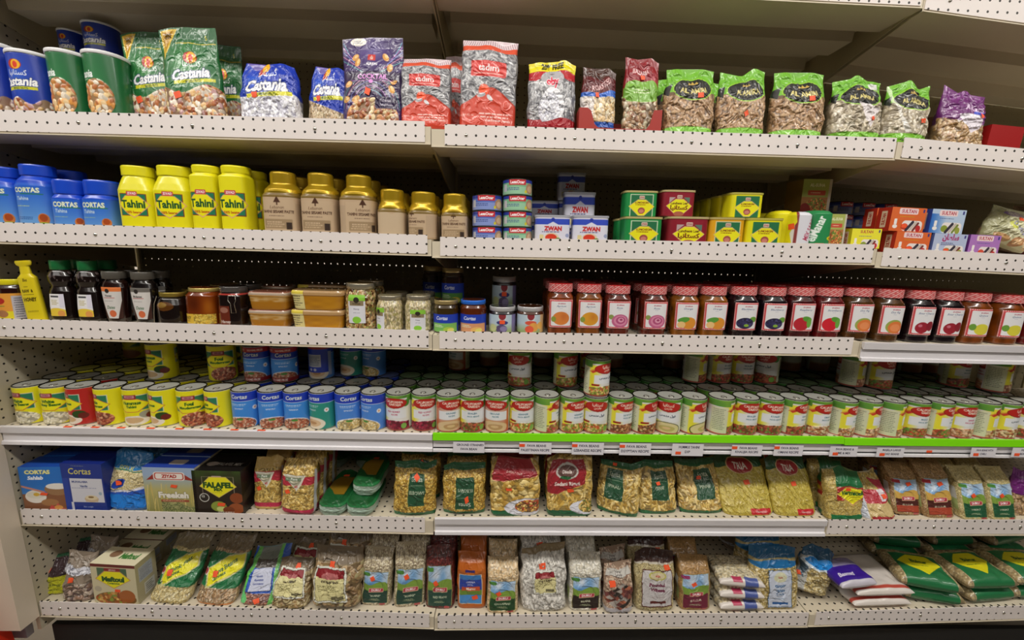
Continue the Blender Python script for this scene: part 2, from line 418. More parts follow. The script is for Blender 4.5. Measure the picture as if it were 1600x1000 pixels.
SHELF_WORD = {0: 'topmost shelf above the nut packs', 1: 'shelf of nut bags', 2: 'shelf of tahini jars and meat tins', 3: 'shelf of honey and jam jars', 4: 'shelf of bean cans', 5: 'shelf of boxes and pasta bags', 6: 'bottom shelf of pulses'}
BAYW = ['left bay', 'middle bay', 'right bay']
def shelf(r, b):
    x0, z0, x1, z1 = EDGE[r, b]
    X0 = 0.0 if b == 0 else b * BAY + .0008; X1 = (b + 1) * BAY - .0008
    zz = lambda x: front_z(r, b, x) - rise(r, b) if r else z0 + (z1 - z0) * (x - x0) / (x1 - x0)
    zA, zB = zz(X0), zz(X1); org = Vector((X0, 0, zA)); L = X1 - X0; dz = zB - zA
    mb = MB()
    def pr(prof): mb.prism(prof, 0, L, z0=0, z1=dz)
    pr([(.0, 0), (DEPTH - .008, 0), (DEPTH - .008, -.003), (.0, -.003)])
    pr([(-.0015, .0), (.0, .0), (.0, -LIP), (-.0015, -LIP)])                     # lip
    pr([(-.0045, -LIP), (.11, -LIP), (.11, -LIP - .002), (-.0045, -LIP - .002)])   # return
    pr([(.1085, -LIP), (.11, -LIP), (.11, -.012), (.1085, -.012)])
    for y, q in ((.17, .10), (.36, .07)):
        mb.prism([(y, -.003), (y + q, -.003), (y + q - .006, -.038), (y + .006, -.038)], .025, L - .025, z0=dz * .02, z1=dz * .98)
    o = link('metal_shelf', mb.mesh('metal_shelf'), M_SHELF, loc=org)
    front = BARE.get((r, b), 'fence')
    tag(o, f'beige steel shelf in the {BAYW[b]}, the {SHELF_WORD[r]}', 'shelf', 'gondola shelves')
    for sx, nm in ((.0004, 'bracket'), (L - .0034, 'bracket')) if r < 6 else ():
        m2 = MB(); z = dz if sx > .1 else 0
        a = [(.006, -.002), (.006, -.04), (DEPTH - .01, -.13), (DEPTH - .01, -.002)]
        m2.prism([(y, q + z) for y, q in a], sx, sx + .003)
        link('bracket', m2.mesh('bracket'), M_STEEL, o)
    sl = dz / L
    if front == 'fence':
        xa = x0 - X0; xb = x1 - X0
        if b == 0: xa = .006 if r >= 5 else .004
        if b == 2: xb = L - .01
        if b == 1: xa, xb = max(.01, xa), min(L - .004, xb)
        m2 = MB(); h = .050; t = RISE if r else .012
        m2.prism([(-.0035, -h + t), (-.0018, -h + t), (-.0018, t), (-.0035, t)], xa, xb, z0=sl * xa, z1=sl * xb)
        fo = link('perforated_fence', m2.mesh('perforated_fence'), M_FENCE, o)
        # small push-in clips in the lower row of holes
        k = xa + .05
        while k < xb - .02:
            kk = (math.floor((k) / .0254) + .5) * .0254; zc = (math.floor((t - .037) / .0254) + .5) * .0254
            m3 = MB(); m3.lathe([(0, .0022), (.0035, .002), (.0045, 0)], k=10)
            V = np.concatenate(m3.v); m3.v = [np.stack([V[:, 0], -V[:, 2], V[:, 1]], 1)]
            link('clip', m3.mesh('clip'), TINL, fo, loc=(kk, -.0037, zc + sl * kk)); k += .29
    elif front in ('rail', 'white'):
        m2 = MB(); xa, xb = (.0, L) if front == 'white' else (.004, L - .004)
        m2.prism([(-.011, .003), (-.002, .004), (-.002, -.001), (-.004, -.012), (-.009, -.016)], xa, xb, z0=sl * xa, z1=sl * xb)
        m2.prism([(-.009, -.042), (-.002, -.040), (-.002, -.050), (-.010, -.051)], xa, xb, z0=sl * xa, z1=sl * xb)
        m2.prism([(-.0035, -.016), (-.002, -.016), (-.002, -.042), (-.0035, -.042)], xa, xb, z0=sl * xa, z1=sl * xb)
        link('price_channel', m2.mesh('price_channel'), M_RAIL, o)
    else:
        m2 = MB(); xa, xb = .0, L
        m2.prism([(-.012, -.014), (-.009, .006), (-.002, .006), (-.002, -.014)], xa, xb, z0=sl * xa, z1=sl * xb)
        link('green_strip', m2.mesh('green_strip'), M_GREEN, o)
        m2 = MB()
        m2.prism([(-.0035, -.016), (-.002, -.016), (-.002, -.046), (-.0035, -.046)], xa, xb, z0=sl * xa, z1=sl * xb)
        m2.prism([(-.009, -.044), (-.002, -.042), (-.002, -.050), (-.010, -.051)], xa, xb, z0=sl * xa, z1=sl * xb)
        link('price_channel', m2.mesh('price_channel'), M_RAIL, o)
        m2 = MB(); m2.prism([(-.0045, -.039), (-.0036, -.039), (-.0036, -.044), (-.0045, -.044)], xa, xb, z0=sl * xa, z1=sl * xb)
        link('channel_slot', m2.mesh('channel_slot'), M_DARK, o)
    return o
# the shelf above the picture shows its lip at the right only
pA, pB = at(1180, 0, 0), at(1436, 13, 0)
slope0 = (pB.z - pA.z) / (pB.x - pA.x)
EDGE[0, 1] = (pA.x, pA.z + LIP, pB.x, pB.z + LIP)
EDGE[0, 0] = (0, pA.z + LIP - .012, BAY, pA.z + LIP - .004)
pC, pD = at(1442, 18, 0), at(1600, 40, 0)
EDGE[0, 2] = (pC.x, pC.z + LIP, pD.x, pD.z + LIP)
for r in range(0, 7):
    for b in range(3): shelf(r, b)

# carcass: back pegboards, uprights, end panel and post, kick plate
ZT = 2.35
for b in range(3):
    mb = MB(); mb.box(0, 0, 0, BAY - .03, .004, ZT - .1)
    o = link('pegboard_panel', mb.mesh('pegboard_panel'), M_PEG, loc=(b * BAY + .015, DEPTH, .1))
    tag(o, f'beige pegboard back panel of the {BAYW[b]}', 'panel', 'pegboard back panels')
for k in range(4):
    mb = MB(); x = k * BAY
    mb.box(-.014 if k else 0, 0, 0, .014, .03, ZT)
    o = link('upright_post', mb.mesh('upright_post'), M_STEEL, loc=(x, DEPTH - .006, 0))
    tag(o, ['slotted steel upright behind the left end panel', 'slotted steel upright between the left and middle bays', 'slotted steel upright between the middle and right bays', 'slotted steel upright at the far right end'][k], 'upright')
mb = MB(); mb.box(-.012, 0, 0, 0, DEPTH - .01, ZT - .12)
o = link('perforated_side', mb.mesh('perforated_side'), M_PEGY, loc=(-.003, -.004, .12)); tag(o, 'perforated beige end panel closing the left side of the shelves', 'panel')
mb = MB(); pz = at(36, 986, -.055).z; mb.box(-.062, -.05, 0, -.0, .0, ZT - .08)
mb.box(-.075, -.02, 0, -.0622, .0, ZT - .08)
o = link('end_post', mb.mesh('end_post'), M_POST, loc=(-.0, -.005, pz)); tag(o, 'wide beige corner post at the left end of the shelves', 'post')
mb = MB(); mb.box(-.55, 0, 0, 0, .02, 1.9)
o = link('side_panel', mb.mesh('side_panel'), pbr('grey_lilac_panel', 'a9a4ac', rough=.5, var=3), loc=(-.085, .02, .06)); tag(o, 'greyish end display panel beyond the corner post', 'panel')
mb = MB(); mb.box(0, .02, 0, BAY * 3, .035, .112)
o = link('kick_plate', mb.mesh('kick_plate'), pbr('black_kick_plate', '0d0b09', rough=.7), loc=(0, 0, 0.0)); tag(o, 'black recessed kick plate under the bottom shelves', 'panel')

# a shelf tag and a red and yellow carton at the picture's lower left corner
a = Art(4, 3, 'e8e6ea', 8); a.fine(.5, .5, .8, .8, '2b3350', 5, 3)
mb = MB(); mb.grid(np.array([[(0, 0, 0), (.04, 0, 0)], [(0, 0, .035), (.04, 0, .035)]]))
pt = at(-6, 852, -.02)
mt_ = MB(); C_ = a.sampled()[0]; g = np.zeros((a.nv + 1, a.nu + 1, 3)); g[..., 0] = np.linspace(0, .035, a.nu + 1)[None]; g[..., 2] = np.linspace(0, .04, a.nv + 1)[:, None]; mt_.grid(g, C_)
o = link('shelf_tag', mt_.mesh('shelf_tag'), PAPER, loc=(at(-14, 856, .014).x, .014, at(-14, 856, .014).z)); tag(o, 'white tag with dark print on the greyish panel at the far left', 'tag')
mb = MB(); p0 = at(-48, 1000, -.12); p1 = at(-4, 905, -.12)
mb.hexa([(-.2, -.12, 0), (0, -.12, 0), (-.2, .0, 0), (.0, .0, 0), (-.2, -.12, .35), (-.045, -.12, .35), (-.2, .0, .35), (-.045, .0, .35)])
o = link('red_carton', mb.mesh('red_carton'), pbr('red_carton_board', 'c22a12', rough=.4, coat=.2), loc=(p0.x, -.02, .0)); tag(o, 'red carton with a yellow face standing at the bottom left corner', 'carton')
mb = MB(); mb.hexa([(-.19, -.1215, .0), (-.03, -.1215, 0), (-.19, -.1205, 0), (-.03, -.1205, 0), (-.19, -.1215, .2), (-.058, -.1215, .2), (-.19, -.1205, .2), (-.058, -.1205, .2)])
link('yellow_face', mb.mesh('yellow_face'), plain('e8c838'), o)

# the room
def plane(name, P4, mat):
    mb = MB(); mb.v.append(np.array(P4, float)); mb.c.append(np.ones((4, 3))); mb.n = 4; mb.face([0, 1, 2, 3])
    o = link(name, mb.mesh(name), mat); o['kind'] = 'structure'; return o
plane('floor', [(-3, -4, 0), (6.5, -4, 0), (6.5, 1.6, 0), (-3, 1.6, 0)], pbr('pale_floor_tiles', '857a6a', rough=.35, var=2))
plane('ceiling', [(-3, 1.6, 3.05), (6.5, 1.6, 3.05), (6.5, -4, 3.05), (-3, -4, 3.05)], pbr('ceiling_board', 'd8d2c8', rough=.8, var=2))
plane('wall_back', [(-3, 1.5, 0), (6.5, 1.5, 0), (6.5, 1.5, 3.05), (-3, 1.5, 3.05)], pbr('painted_wall', 'e8e0d4', rough=.7, var=2))
# added unseen boards block light behind the pegboards, save a gap at jam height
M_HB = pbr('hardboard', '4a4236', rough=.8, var=4)
for i, (za, zb) in enumerate(((.1, 1.232), (1.258, ZT))):
    mb = MB(); mb.box(0, 0, 0, BAY * 3, .004, zb - za)
    o = link('backing_board', mb.mesh('backing_board'), M_HB, loc=(0, DEPTH + .03, za)); tag(o, ['brown hardboard behind the pegboards below the jam shelf gap', 'brown hardboard behind the pegboards above the jam shelf gap'][i], 'board')
area('back_aisle_light', (1.6, 1.0, 2.9), (1.6, 1.3, 0), 6.0, .2, 160)
# ---------------------------------------------------------------- designs of the goods (cm)
CAN = [(0, .96, .96, 2), (.03, 1, 1, 2), (.97, 1, 1, 2), (1, .97, .97, 2)]
POUCH = [(0, .93, .9, 2.8), (.05, .99, 1, 2.8), (.35, 1, .95, 2.5), (.7, .99, .5, 2.2), (.88, 1, .1, 2), (1, 1, .05, 2)]
BRICK = [(0, .95, .93, 5), (.04, 1, 1, 5), (.76, 1, .98, 5), (.88, .98, .72, 3.5), (.96, 1, .28, 2.5), (1, 1, .05, 2)]
SACK = [(0, .93, .85, 3.2), (.06, .99, 1, 3.2), (.6, 1, .9, 2.8), (.8, .97, .55, 2.4), (.9, .95, .2, 2), (1, .97, .05, 2)]
PILLOW = [(0, .97, .5, 2.4), (.1, 1, .95, 2.4), (.35, 1, 1, 2.4), (.7, .99, .8, 2.3), (.9, .97, .3, 2), (.94, .98, .06, 2), (1, .99, .05, 2)]
BOX = [(0, 1, 1, 20), (1, 1, 1, 20)]
SQJ = [(0, .93, .93, 5), (.03, 1, 1, 5), (.72, 1, 1, 5), (.8, .93, .93, 4), (.86, .76, .78, 2.6), (.87, .84, .84, 2.2), (.99, .84, .84, 2.1), (1, .8, .8, 2.1)]
DS = {}
DESIGN_FN = {}
def design(key):
    def deco(fn): DESIGN_FN[key] = fn; return fn
    return deco
def get(key):
    if key not in DS:
        k, a = (key, ()) if isinstance(key, str) else (key[0], key[1:])
        DS[key] = DESIGN_FN[k](*a)
    return DS[key]
def make(name, cat, art, W, H, D, prof, mat, wr=0, seed=1, lean=0, zamp=1, parts=None, stick=None, back=8, capc=None):
    W, H, D, wr = W / 100, H / 100, D / 100, wr / 100
    mb, P = body(art, W, H, D, prof, wr, seed, lean, zamp, back, capc)
    d = dict(name=name, cat=cat, W=W, H=H, D=D, mesh=mb.mesh(name), mat=mat, parts=[], P=P, aw=art.w, ah=art.h, lean=lean)
    for pn, pm, pmat in (parts(P) if parts else []): d['parts'].append((pn, pm.mesh(pn), pmat))
    if stick: add_stick(d, *stick)
    return d
def add_stick(d, u, v, w=2.1, h=1.5, rot=.1):
    w, h = w * .85, h * .85
    mb = patch(d['P'], u - w / d['aw'] / 2, u + w / d['aw'] / 2, v - h / d['ah'] / 2, v + h / d['ah'] / 2, None, .0011, rot)
    d['parts'].append(('price_sticker', mb.mesh('price_sticker'), STICK))
def lidmb(r, z0, z1, c=(1, 1, 1), rim=.0015, k=28, n=2):
    mb = MB(); mb.lathe([(r * .97, z0), (r, z0 + .001), (r, z1 - .002), (r - rim * .6, z1), (r - rim * 1.6, z1), (r - rim * 2.2, z1 - .0012), (0, z1 - .0012)], c, k); return mb

NUTS = ['c98a52', 'e2b87c', 'b06a3c', 'd9c9b4', '9a4f2c', 'e9d3a6', 'caa0a0', 'f0e4d4']
ARN = 'ﻛﺴﺘﺎﻧﻴﺎ'
def arabic(a, u, v, h, c, seed=1, out=None, w=None):
    """joined Arabic lettering, drawn right to left as presentation forms"""
    return a.text(ARN[::-1], u, v, h, c, .01, mw=w, out=out, ow=1)
def castania(a, u, v, h, shear=.25, mw=.8, stripe=True, rot=.05, nuts='MIXED NUTS'):
    arabic(a, u + .02, v + h * .95, h * .62, 'f4f6fa', w=mw * .55)
    a.text('Castania', u, v, h, 'ffffff', .035, shear, mw, out='1d2f6a', ow=3, rot=rot)
    if stripe:
        a.poly([(u - mw * .32, v - h * 1.05), (u + mw * .42, v - h * .82), (u + mw * .42, v - h * .48), (u - mw * .32, v - h * .7)], 'd6d32a')
        a.text(nuts, u + .03, v - h * .78, h * .24, '2b4a1c', .02, 0, mw * .6, rot=rot)
def emblem(a, u, v, r):
    a.ell(u, v, r * 1.15, r * .75 * a.w / a.h, 'b8281c'); a.ell(u + r * .2, v, r * .8, r * .7 * a.w / a.h, 'f0b420'); a.ell(u + r * .15, v - .005, r * .4, r * .5 * a.w / a.h, 'd83a1c')
@design('nutcan')
def _(kind):
    W, H = 13.0, 18.5; a = Art(20.4, H, {'b': '1c3aa8', 'g': '1f6a3a'}[kind], 5.2)
    if kind == 'b':
        a.mix(lambda U, V: .55 * np.exp(-((U - .5) ** 2 / .03 + (V - .62) ** 2 / .06)), '3f78e0')
        a.blobs(lambda U, V: V < .27 + .05 * np.sin(U * 17), 2.4, NUTS, 3, 1.5)
        castania(a, .5, .55, .13, mw=.62); emblem(a, .5, .80, .09)
    else:
        a.mix(lambda U, V: .5 * np.exp(-((U - .5) ** 2 / .03 + (V - .5) ** 2 / .1)), '3d8f50')
        a.blobs(lambda U, V: ((U - .52) / .25) ** 2 + ((V - .33) / .28) ** 2 < 1, 2.6, ['e6b070', 'd9954c', 'f0cf9a', 'c77a44', 'e8dcc8'], 5, 1.6)
        a.text('Castania', .3, .68, .11, 'ffffff', .03, .1, .42, rot=0); a.ell(.19, .81, .045, .05, 'f0cc28'); a.ell(.19, .81, .02, .025, '5a3a10')
        a.fine(.3, .6, .22, .03, 'b8d0b0', 1, 4)
    rim = lidmb(W / 200 + .0025, H / 100 - .004, H / 100 + .006, k=36)
    return make('nut_can', 'can', a, W, H, W, CAN, PLAS, back=14, parts=lambda P: [('lid', rim, pbr('white_plastic_lid', 'eeeef0', rough=.4))])
@design('nutpouch')
def _():
    W, H, D = 17.5, 23, 8; a = Art(20, H, '1e6b34')
    a.mix(lambda U, V: .5 * np.exp(-((U - .45) ** 2 / .04 + (V - .62) ** 2 / .03)), '5aa858')
    a.mix(lambda U, V: (V > .84) * .35, '0f4a24')
    a.blobs(lambda U, V: V < .34 + .04 * np.sin(U * 9 + 1), 1.9, NUTS, 8, 1.45)
    a.poly([(.04, .98), (.34, .98), (.22, .86), (.13, .66), (.05, .86)], 'd9b42c'); a.poly([(.08, .96), (.29, .96), (.19, .88), (.13, .74), (.08, .87)], 'b98a10')
    a.text('300', .17, .915, .05, '3a2a08', .03); a.line(.3, .835, .97, .825, .25, 'c8b23a'); a.text('S', .82, .90, .05, 'd8c83c', .02)
    emblem(a, .55, .67, .1); castania(a, .55, .5, .105, mw=.8, rot=.08)
    return make('nut_pouch', 'bag', a, W, H, D, POUCH, FILM, .3, 11, .0, stick=(.35, .27, 2.4, 1.9, .3))
@design('nutbag')
def _(kind):
    W, H, D = 18, 13.5, 8; a = Art(21, H, '1d3cb4')
    a.mix(lambda U, V: .5 * np.exp(-((U - .3) ** 2 / .03 + (V - .75) ** 2 / .03)), '4a86ea')
    if kind == 'w': a.blobs(lambda U, V: V < .50 - .16 * (U - .5) ** 2 * 4 * .3 - .03 * np.sin(U * 6), 1.25, ['f2f2f6', 'e6e6ee', 'dcdce8'], 4, 1.25, gap='9a98a8')
    else: a.blobs(lambda U, V: V < .36 - .25 * (U - .45), 1.1, ['cdb694', 'b99a74', 'dccaa8'], 4, 1.3)
    a.rect(.36, .8, .5, 1, 'b8281c'); a.ell(.47, .93, .07, .08, 'f0b420'); castania(a, .5, .64, .2, mw=.8, rot=.0)
    return make('nut_bag', 'bag', a, W, H, D, [(0, .95, .6, 2.6), (.08, 1, 1, 2.6), (.5, .98, 1, 2.6), (.8, .92, .75, 2.4), (1, .8, .2, 2)], FILM, .5, 5, .06, stick=(.36, .47, 1.8, 1.4, .2), zamp=1)
@design('cocktail')
def _():
    W, H, D = 17.3, 24, 7; a = Art(19.5, H, '3a2560', 7)
    a.mix(lambda U, V: .6 * np.exp(-((U - .5) ** 2 / .06 + (V - .85) ** 2 / .02)), '8a84b8'); a.mix(lambda U, V: .7 * (abs(V - .45) < .17), '2a123e')
    for i, c in enumerate(['6fc7d8', 'c87ad0', '8a9ae0', 'e090b0', '58b0a8']):
        for sg in (0, 1):
            x0 = .02 if sg else .98; a.line(x0, .95 - i * .05, .5 + (.36 - i * .06) * (-1 if sg else 1), .80 - i * .05, .16, c)
        for k in range(14):
            t0, t1 = k / 14 * 3.14, (k + 1) / 14 * 3.14; rr = .2 + i * .05
            a.line(.5 + rr * math.cos(t0), .2 + rr * math.sin(t0), .5 + rr * math.cos(t1), .2 + rr * math.sin(t1), .13, c)
    a.blobs(lambda U, V: ((U - .52) / .36) ** 2 + ((V - .10) / .22) ** 2 < 1, 1.8, NUTS[:6], 3, 1.5)
    for u, v, t in ((.24, .78, .6), (.28, .72, 1.2), (.72, .78, 2.2), (.78, .66, 1.2), (.16, .47, .4), (.8, .42, 2), (.15, .3, .2), (.84, .52, 1), (.3, .3, .5)): a.ell(u, v, .06, .035, 'd89a4a', t); a.ell(u + .01, v + .01, .035, .018, 'f0cc8a', t)
    a.ell(.27, .955, .13, .045, 'ece8dc'); a.fine(.27, .955, .18, .04, '8a8a9a', 2, 2)
    a.rect(.44, .74, .56, .81, 'c83a34'); a.text('ılı', .5, .775, .045, 'f0e0d0', .03); a.text('ALRIFAI', .5, .70, .03, 'ffffff', .03, mw=.26)
    a.ell(.52, .555, .4, .055, '2a123e'); a.text('COCKTAIL', .52, .555, .055, 'f0a0ec', .02, 0, .66); a.line(.2, .505, .84, .515, .12, 'c87ad0'); a.ell(.5, .5, .03, .022, 'e08adc')
    a.rrect(.56, .2, .86, .33, '2c1c44', .4); a.text('Cocktail', .7, .29, .028, 'e8e4f0', .01, mw=.22); a.text('Salad Nuts', .71, .245, .025, 'e8e4f0', .01, mw=.26)
    return make('cocktail_nut_pouch', 'bag', a, W, H, D, POUCH, FILM, .3, 21, .07, stick=(.46, .38, 1.7, 2.2, -.4))
def seeds(a, where, seed): a.blobs(where, 2.6, ['a4a4a6', 'bcbcbe', '88888c', 'cacacc', '7c7c80', 'b0b0b4'], seed, 4.2, gap='606066', h=.3)
@design('seedbag')
def _():
    W, H, D = 15, 24, 7.5; a = Art(19, H, 'd8402a', 7); seeds(a, lambda U, V: (V > .28) & (V < .87), 4)
    a.below(lambda U: .30 + .14 * np.exp(-((U - .55) / .22) ** 2) - .03 * np.cos(U * 6), 'd0442e'); a.rect(0, .86, 1, .93, 'e05a3e'); a.rect(0, .925, 1, 1, 'e8d4d8')
    for i in range(26): a.rect(i / 26, .93, i / 26 + .008, 1, '7a5a6a')
    a.rrect(.26, .58, .72, .74, 'd63a34', .15); a.text('tadım', .49, .67, .07, 'ffffff', .015, 0, .42); a.line(.3, .61, .68, .61, .2, 'f0b8b0')
    for k in range(18):
        t = k / 18 * 6.28; a.line(.45, .44, .45 + .07 * math.cos(t), .44 + .055 * math.sin(t), .35, 'ff5a30')
    a.ell(.53, .36, .05, .02, 'd8d8da', -.9); a.ell(.42, .385, .06, .022, 'b8b8bc', .3)
    a.fine(.62, .17, .5, .07, 'f4c8c0', 2, 5); a.text('Sunflower Seeds', .64, .12, .028, 'ffffff', .01, mw=.5); a.text('Net Wt 12 oz', .22, .17, .022, 'f4c8c0', 0, mw=.26)
    return make('seed_bag', 'bag', a, W, H, D, BRICK, FILM, .3, 31, .07)
@design('obybag')
def _():
    W, H, D = 14.5, 17.5, 6.5; a = Art(18, H, 'b01c28', 7); seeds(a, lambda U, V: (V > .2) & (V < .76), 9)
    a.ell(.5, .40, .2, .24, 'eeeef2'); a.blobs(lambda U, V: ((U - .45) / .18) ** 2 + ((V - .34) / .22) ** 2 < 1, 1.0, ['f4f4f8', 'e2e2ec', 'd4d4e0'], 2, 1.8, gap='a8a8b4')
    a.poly([(0, .86), (0, .76), (.2, .72), (.5, .84), (.8, .72), (1, .76), (1, .86)], 'b8202c'); a.ell(.5, .77, .22, .1, 'b0aeb2'); a.fine(.5, .82, .12, .03, '4a3030', 1, 2)
    a.below(lambda U: .2 + .03 * np.cos(U * 9), 'a81a26'); a.rect(0, .86, 1, 1, 'eadc18'); a.text('20% FREE', .5, .93, .085, '20200a', .045, 0, .86)
    a.text('oby', .5, .70, .11, 'd8304e', .05, 0, .44, out='ffffff', ow=3); a.text('Roasted', .6, .55, .045, '3a3a40', .02, mw=.3); a.text('Sunflower Seeds', .5, .48, .05, '2c2c34', .02, mw=.8); a.text('Salted', .68, .38, .045, '2c2c34', .02)
    return make('seed_bag', 'bag', a, W, H, D, PILLOW, FILM, .35, 17, .05)
@design('mixbag')
def _(kind):
    if kind == 'r':
        W, H, D = 12, 15, 5; a = Art(15, H, '5c1018'); a.mix(lambda U, V: (V > .88) * .7, '3a2008'); a.rect(0, .58, 1, .64, '2a64c8'); a.text('ROASTED', .55, .76, .09, 'e0b8b8', .02, .15, .6, rot=.25)
        a.blobs(lambda U, V: (V < .58) & (V > .2), 1.7, ['ecd2a4', 'e2c08a', 'f4e4c8'], 2, 1.5); a.rect(0, .12, 1, .2, '2458b4'); a.mix(lambda U, V: ((U < .35) & (V < .58) & (V > .2)) * .75, 'e4e0e4'); a.line(.3, .6, 1, .68, .6, '3a70d0')
        st = (.42, .60, 1.6, 1.2, 0)
    else:
        W, H, D = 11.5, 18.5, 5; a = Art(14, H, '8c1824'); a.mix(lambda U, V: .5 * np.exp(-((U - .8) ** 2 / .01 + (V - .72) ** 2 / .01)), 'd05060')
        a.text('BAZARIA', .45, .84, .06, 'f0d0d0', .02, 0, .44); a.blobs(lambda U, V: (V < .52), 1.8, ['c8a884', 'a8825c', 'e6d8c0', '8a5c3c', 'b8b090'], 6, 1.25)
        a.ell(.5, .58, .42, .14, '7ab03c', p=4); a.rect(.04, .5, .96, .62, '7ab03c'); a.fine(.5, .58, .5, .07, 'dce8c0', 2, 2); st = (.48, .76, 1.8, 1.2, 0)
    return make('nut_mix_bag', 'bag', a, W, H, D, SACK, FILM, .5, 41, .06, stick=st)
@design('green_bag')
def _(kind):
    W, H, D = 14.5, 16.5, 6; a = Art(17.5, H, '72b82c', 7)
    pal = ['b48c66', 'a07c58', 'c8a682', 'bc9a72'] if kind in 'ab' else ['c9bda4', 'b3a68c', 'ddd4c0', '9c8f78']
    a.blobs(lambda U, V: (V > .13) & (V < .66), 1.05 if kind in 'ab' else 1.8, pal, ord(kind), 1.5 if kind in 'ab' else 1.9, gap='6c5238' if kind in 'ab' else '8a7e68', h=.6)
    a.poly([(0, .66), (.12, .6), (.14, .78), (0, .74)], '1c1c1c'); a.ell(.53, .72, .37, .165, '9ad03c'); a.ell(.53, .72, .35, .15, '181a18')
    a.text('AL AMIRA', .54, .69, .08, 'e4d688', .025, 0, .56); a.poly([(.44, .79), (.62, .79), (.6, .83), (.56, .8), (.53, .85), (.5, .8), (.46, .83)], 'c8a850'); a.fine(.53, .635, .26, .02, '8a8258', 1, 2)
    a.below(lambda U: .15 + .03 * np.sin(U * 3), '7cc02e'); a.text({'a': 'Sugar Beans', 'b': 'Sugar Beans', 'c': 'Egyptian Seeds', 'd': 'Egyptian Seeds'}[kind], .5, .08, .035, '2c4a14', .02, mw=.5)
    if kind == 'd': a.mix(lambda U, V: ((abs(U - .35 - (V - .4) * -.6) < .04) & (V > .2)) * .6, 'ffffff')  # white diagonal streak, the gloss of a fold painted into the colour
    if kind == 'c': a.poly([(.42, .6), (.86, .55), (.68, .25)], 'e4dcdc'); a.rect(.72, .84, .9, .95, 'd8d8d4')
    st = {'a': (.62, .62, 2, 1.3, .1), 'b': (.54, .38, 1.3, 1.6, .6), 'c': (.7, .38, 1.2, 1.2, .7), 'd': (.72, .4, 1.6, 1.3, .1)}[kind]
    return make('roasted_seed_bag', 'bag', a, W, H, D, SACK, CLEAR, .55, ord(kind), .06, stick=st)
@design('purplebag')
def _():
    W, H, D = 14, 14, 6; a = Art(17, H, '6c2470'); a.blobs(lambda U, V: V < .48 - .1 * (U - .5), 1.3, ['b08c5c', '987648', 'd0b48c', 'c09c7c'], 5, 1.4)
    for i in range(9): a.rect(.02 + i * .1, .88, .07 + i * .1, 1, '8a4a90')
    a.text('Al Kazzi', .62, .72, .1, 'e0c8e4', .03, .2, .5); a.ell(.72, .62, .12, .06, '3c50c8'); a.poly([(.3, .6), (.8, .62), (.75, .38), (.6, .3)], 'ded6e0')
    return make('seed_bag', 'bag', a, W, H, D, SACK, FILM, .6, 51, .05, stick=(.74, .6, 1.6, 1.2, .2))

# -- jars and tins of the second shelf
def tahini_diamond(a, word, sub, y=.45, u=.5, w=.3, fr='8a2a22', tl='2a7a5a'):
    h = w * a.w / a.h * .62
    a.rect(u - w * .5, y - h * .62, u + w * .5, y + h * .62, fr); a.rect(u - w * .47, y - h * .58, u + w * .47, y + h * .58, tl)
    dd = .03
    a.poly([(u - w * .58, y), (u - w * .25, y - h * .5), (u, y - h * .75), (u + w * .25, y - h * .5), (u + w * .62, y), (u + w * .25, y + h * .5), (u - w * .25, y + h * .5)], 'e0a880')
    a.poly([(u - w * .54, y), (u - w * .23, y - h * .47), (u, y - h * .68), (u + w * .23, y - h * .47), (u + w * .57, y), (u + w * .23, y + h * .47), (u - w * .23, y + h * .47)], 'f0e818')
    a.rrect(u - w * .2, y + h * .5, u + w * .2, y + h * .74, 'c8484c', .4); a.text('ZIYAD', u, y + h * .62, h * .13, 'ffffff', .03)
    a.text(word, u, y + h * .03, h * .42, '145030', .035, 0, w * .92); a.text(sub, u, y - h * .42, h * .14, 'a82a1c', .02, 0, w * .55)
@design('tahinijar')
def _(kind):
    if kind == 'sq':
        W, H, D = 8.6, 17.5, 8.6; a = Art(13.5, H, 'e8e01a', 6.5); tahini_diamond(a, 'Tahini', '100% Sesame', .43, .5, .58); prof = [(0, .95, .95, 5), (.03, 1, 1, 5), (.84, 1, 1, 4.5), (.88, .88, .9, 2.5), (.9, .96, .96, 2.2), (.985, .98, .98, 2.2), (1, .93, .93, 2.1)]
    else:
        W, H, D = 11.5, 17.5, 10.5; a = Art(17.5, H, 'e8e01a', 6.5); tahini_diamond(a, 'Tahini', '100% Sesame', .40, .5, .44); prof = [(0, .93, .93, 3), (.03, 1, 1, 3), (.62, 1, 1, 3), (.72, .92, .92, 2.5), (.82, .80, .80, 2.2), (.845, .76, .76, 2), (.85, .84, .84, 2), (.985, .84, .84, 2), (1, .8, .8, 2)]
    a.rect(0, 0, 1, .07, 'cdc4b4')
    return make('tahini_jar', 'jar', a, W, H, D, prof, PLAS, back=12)
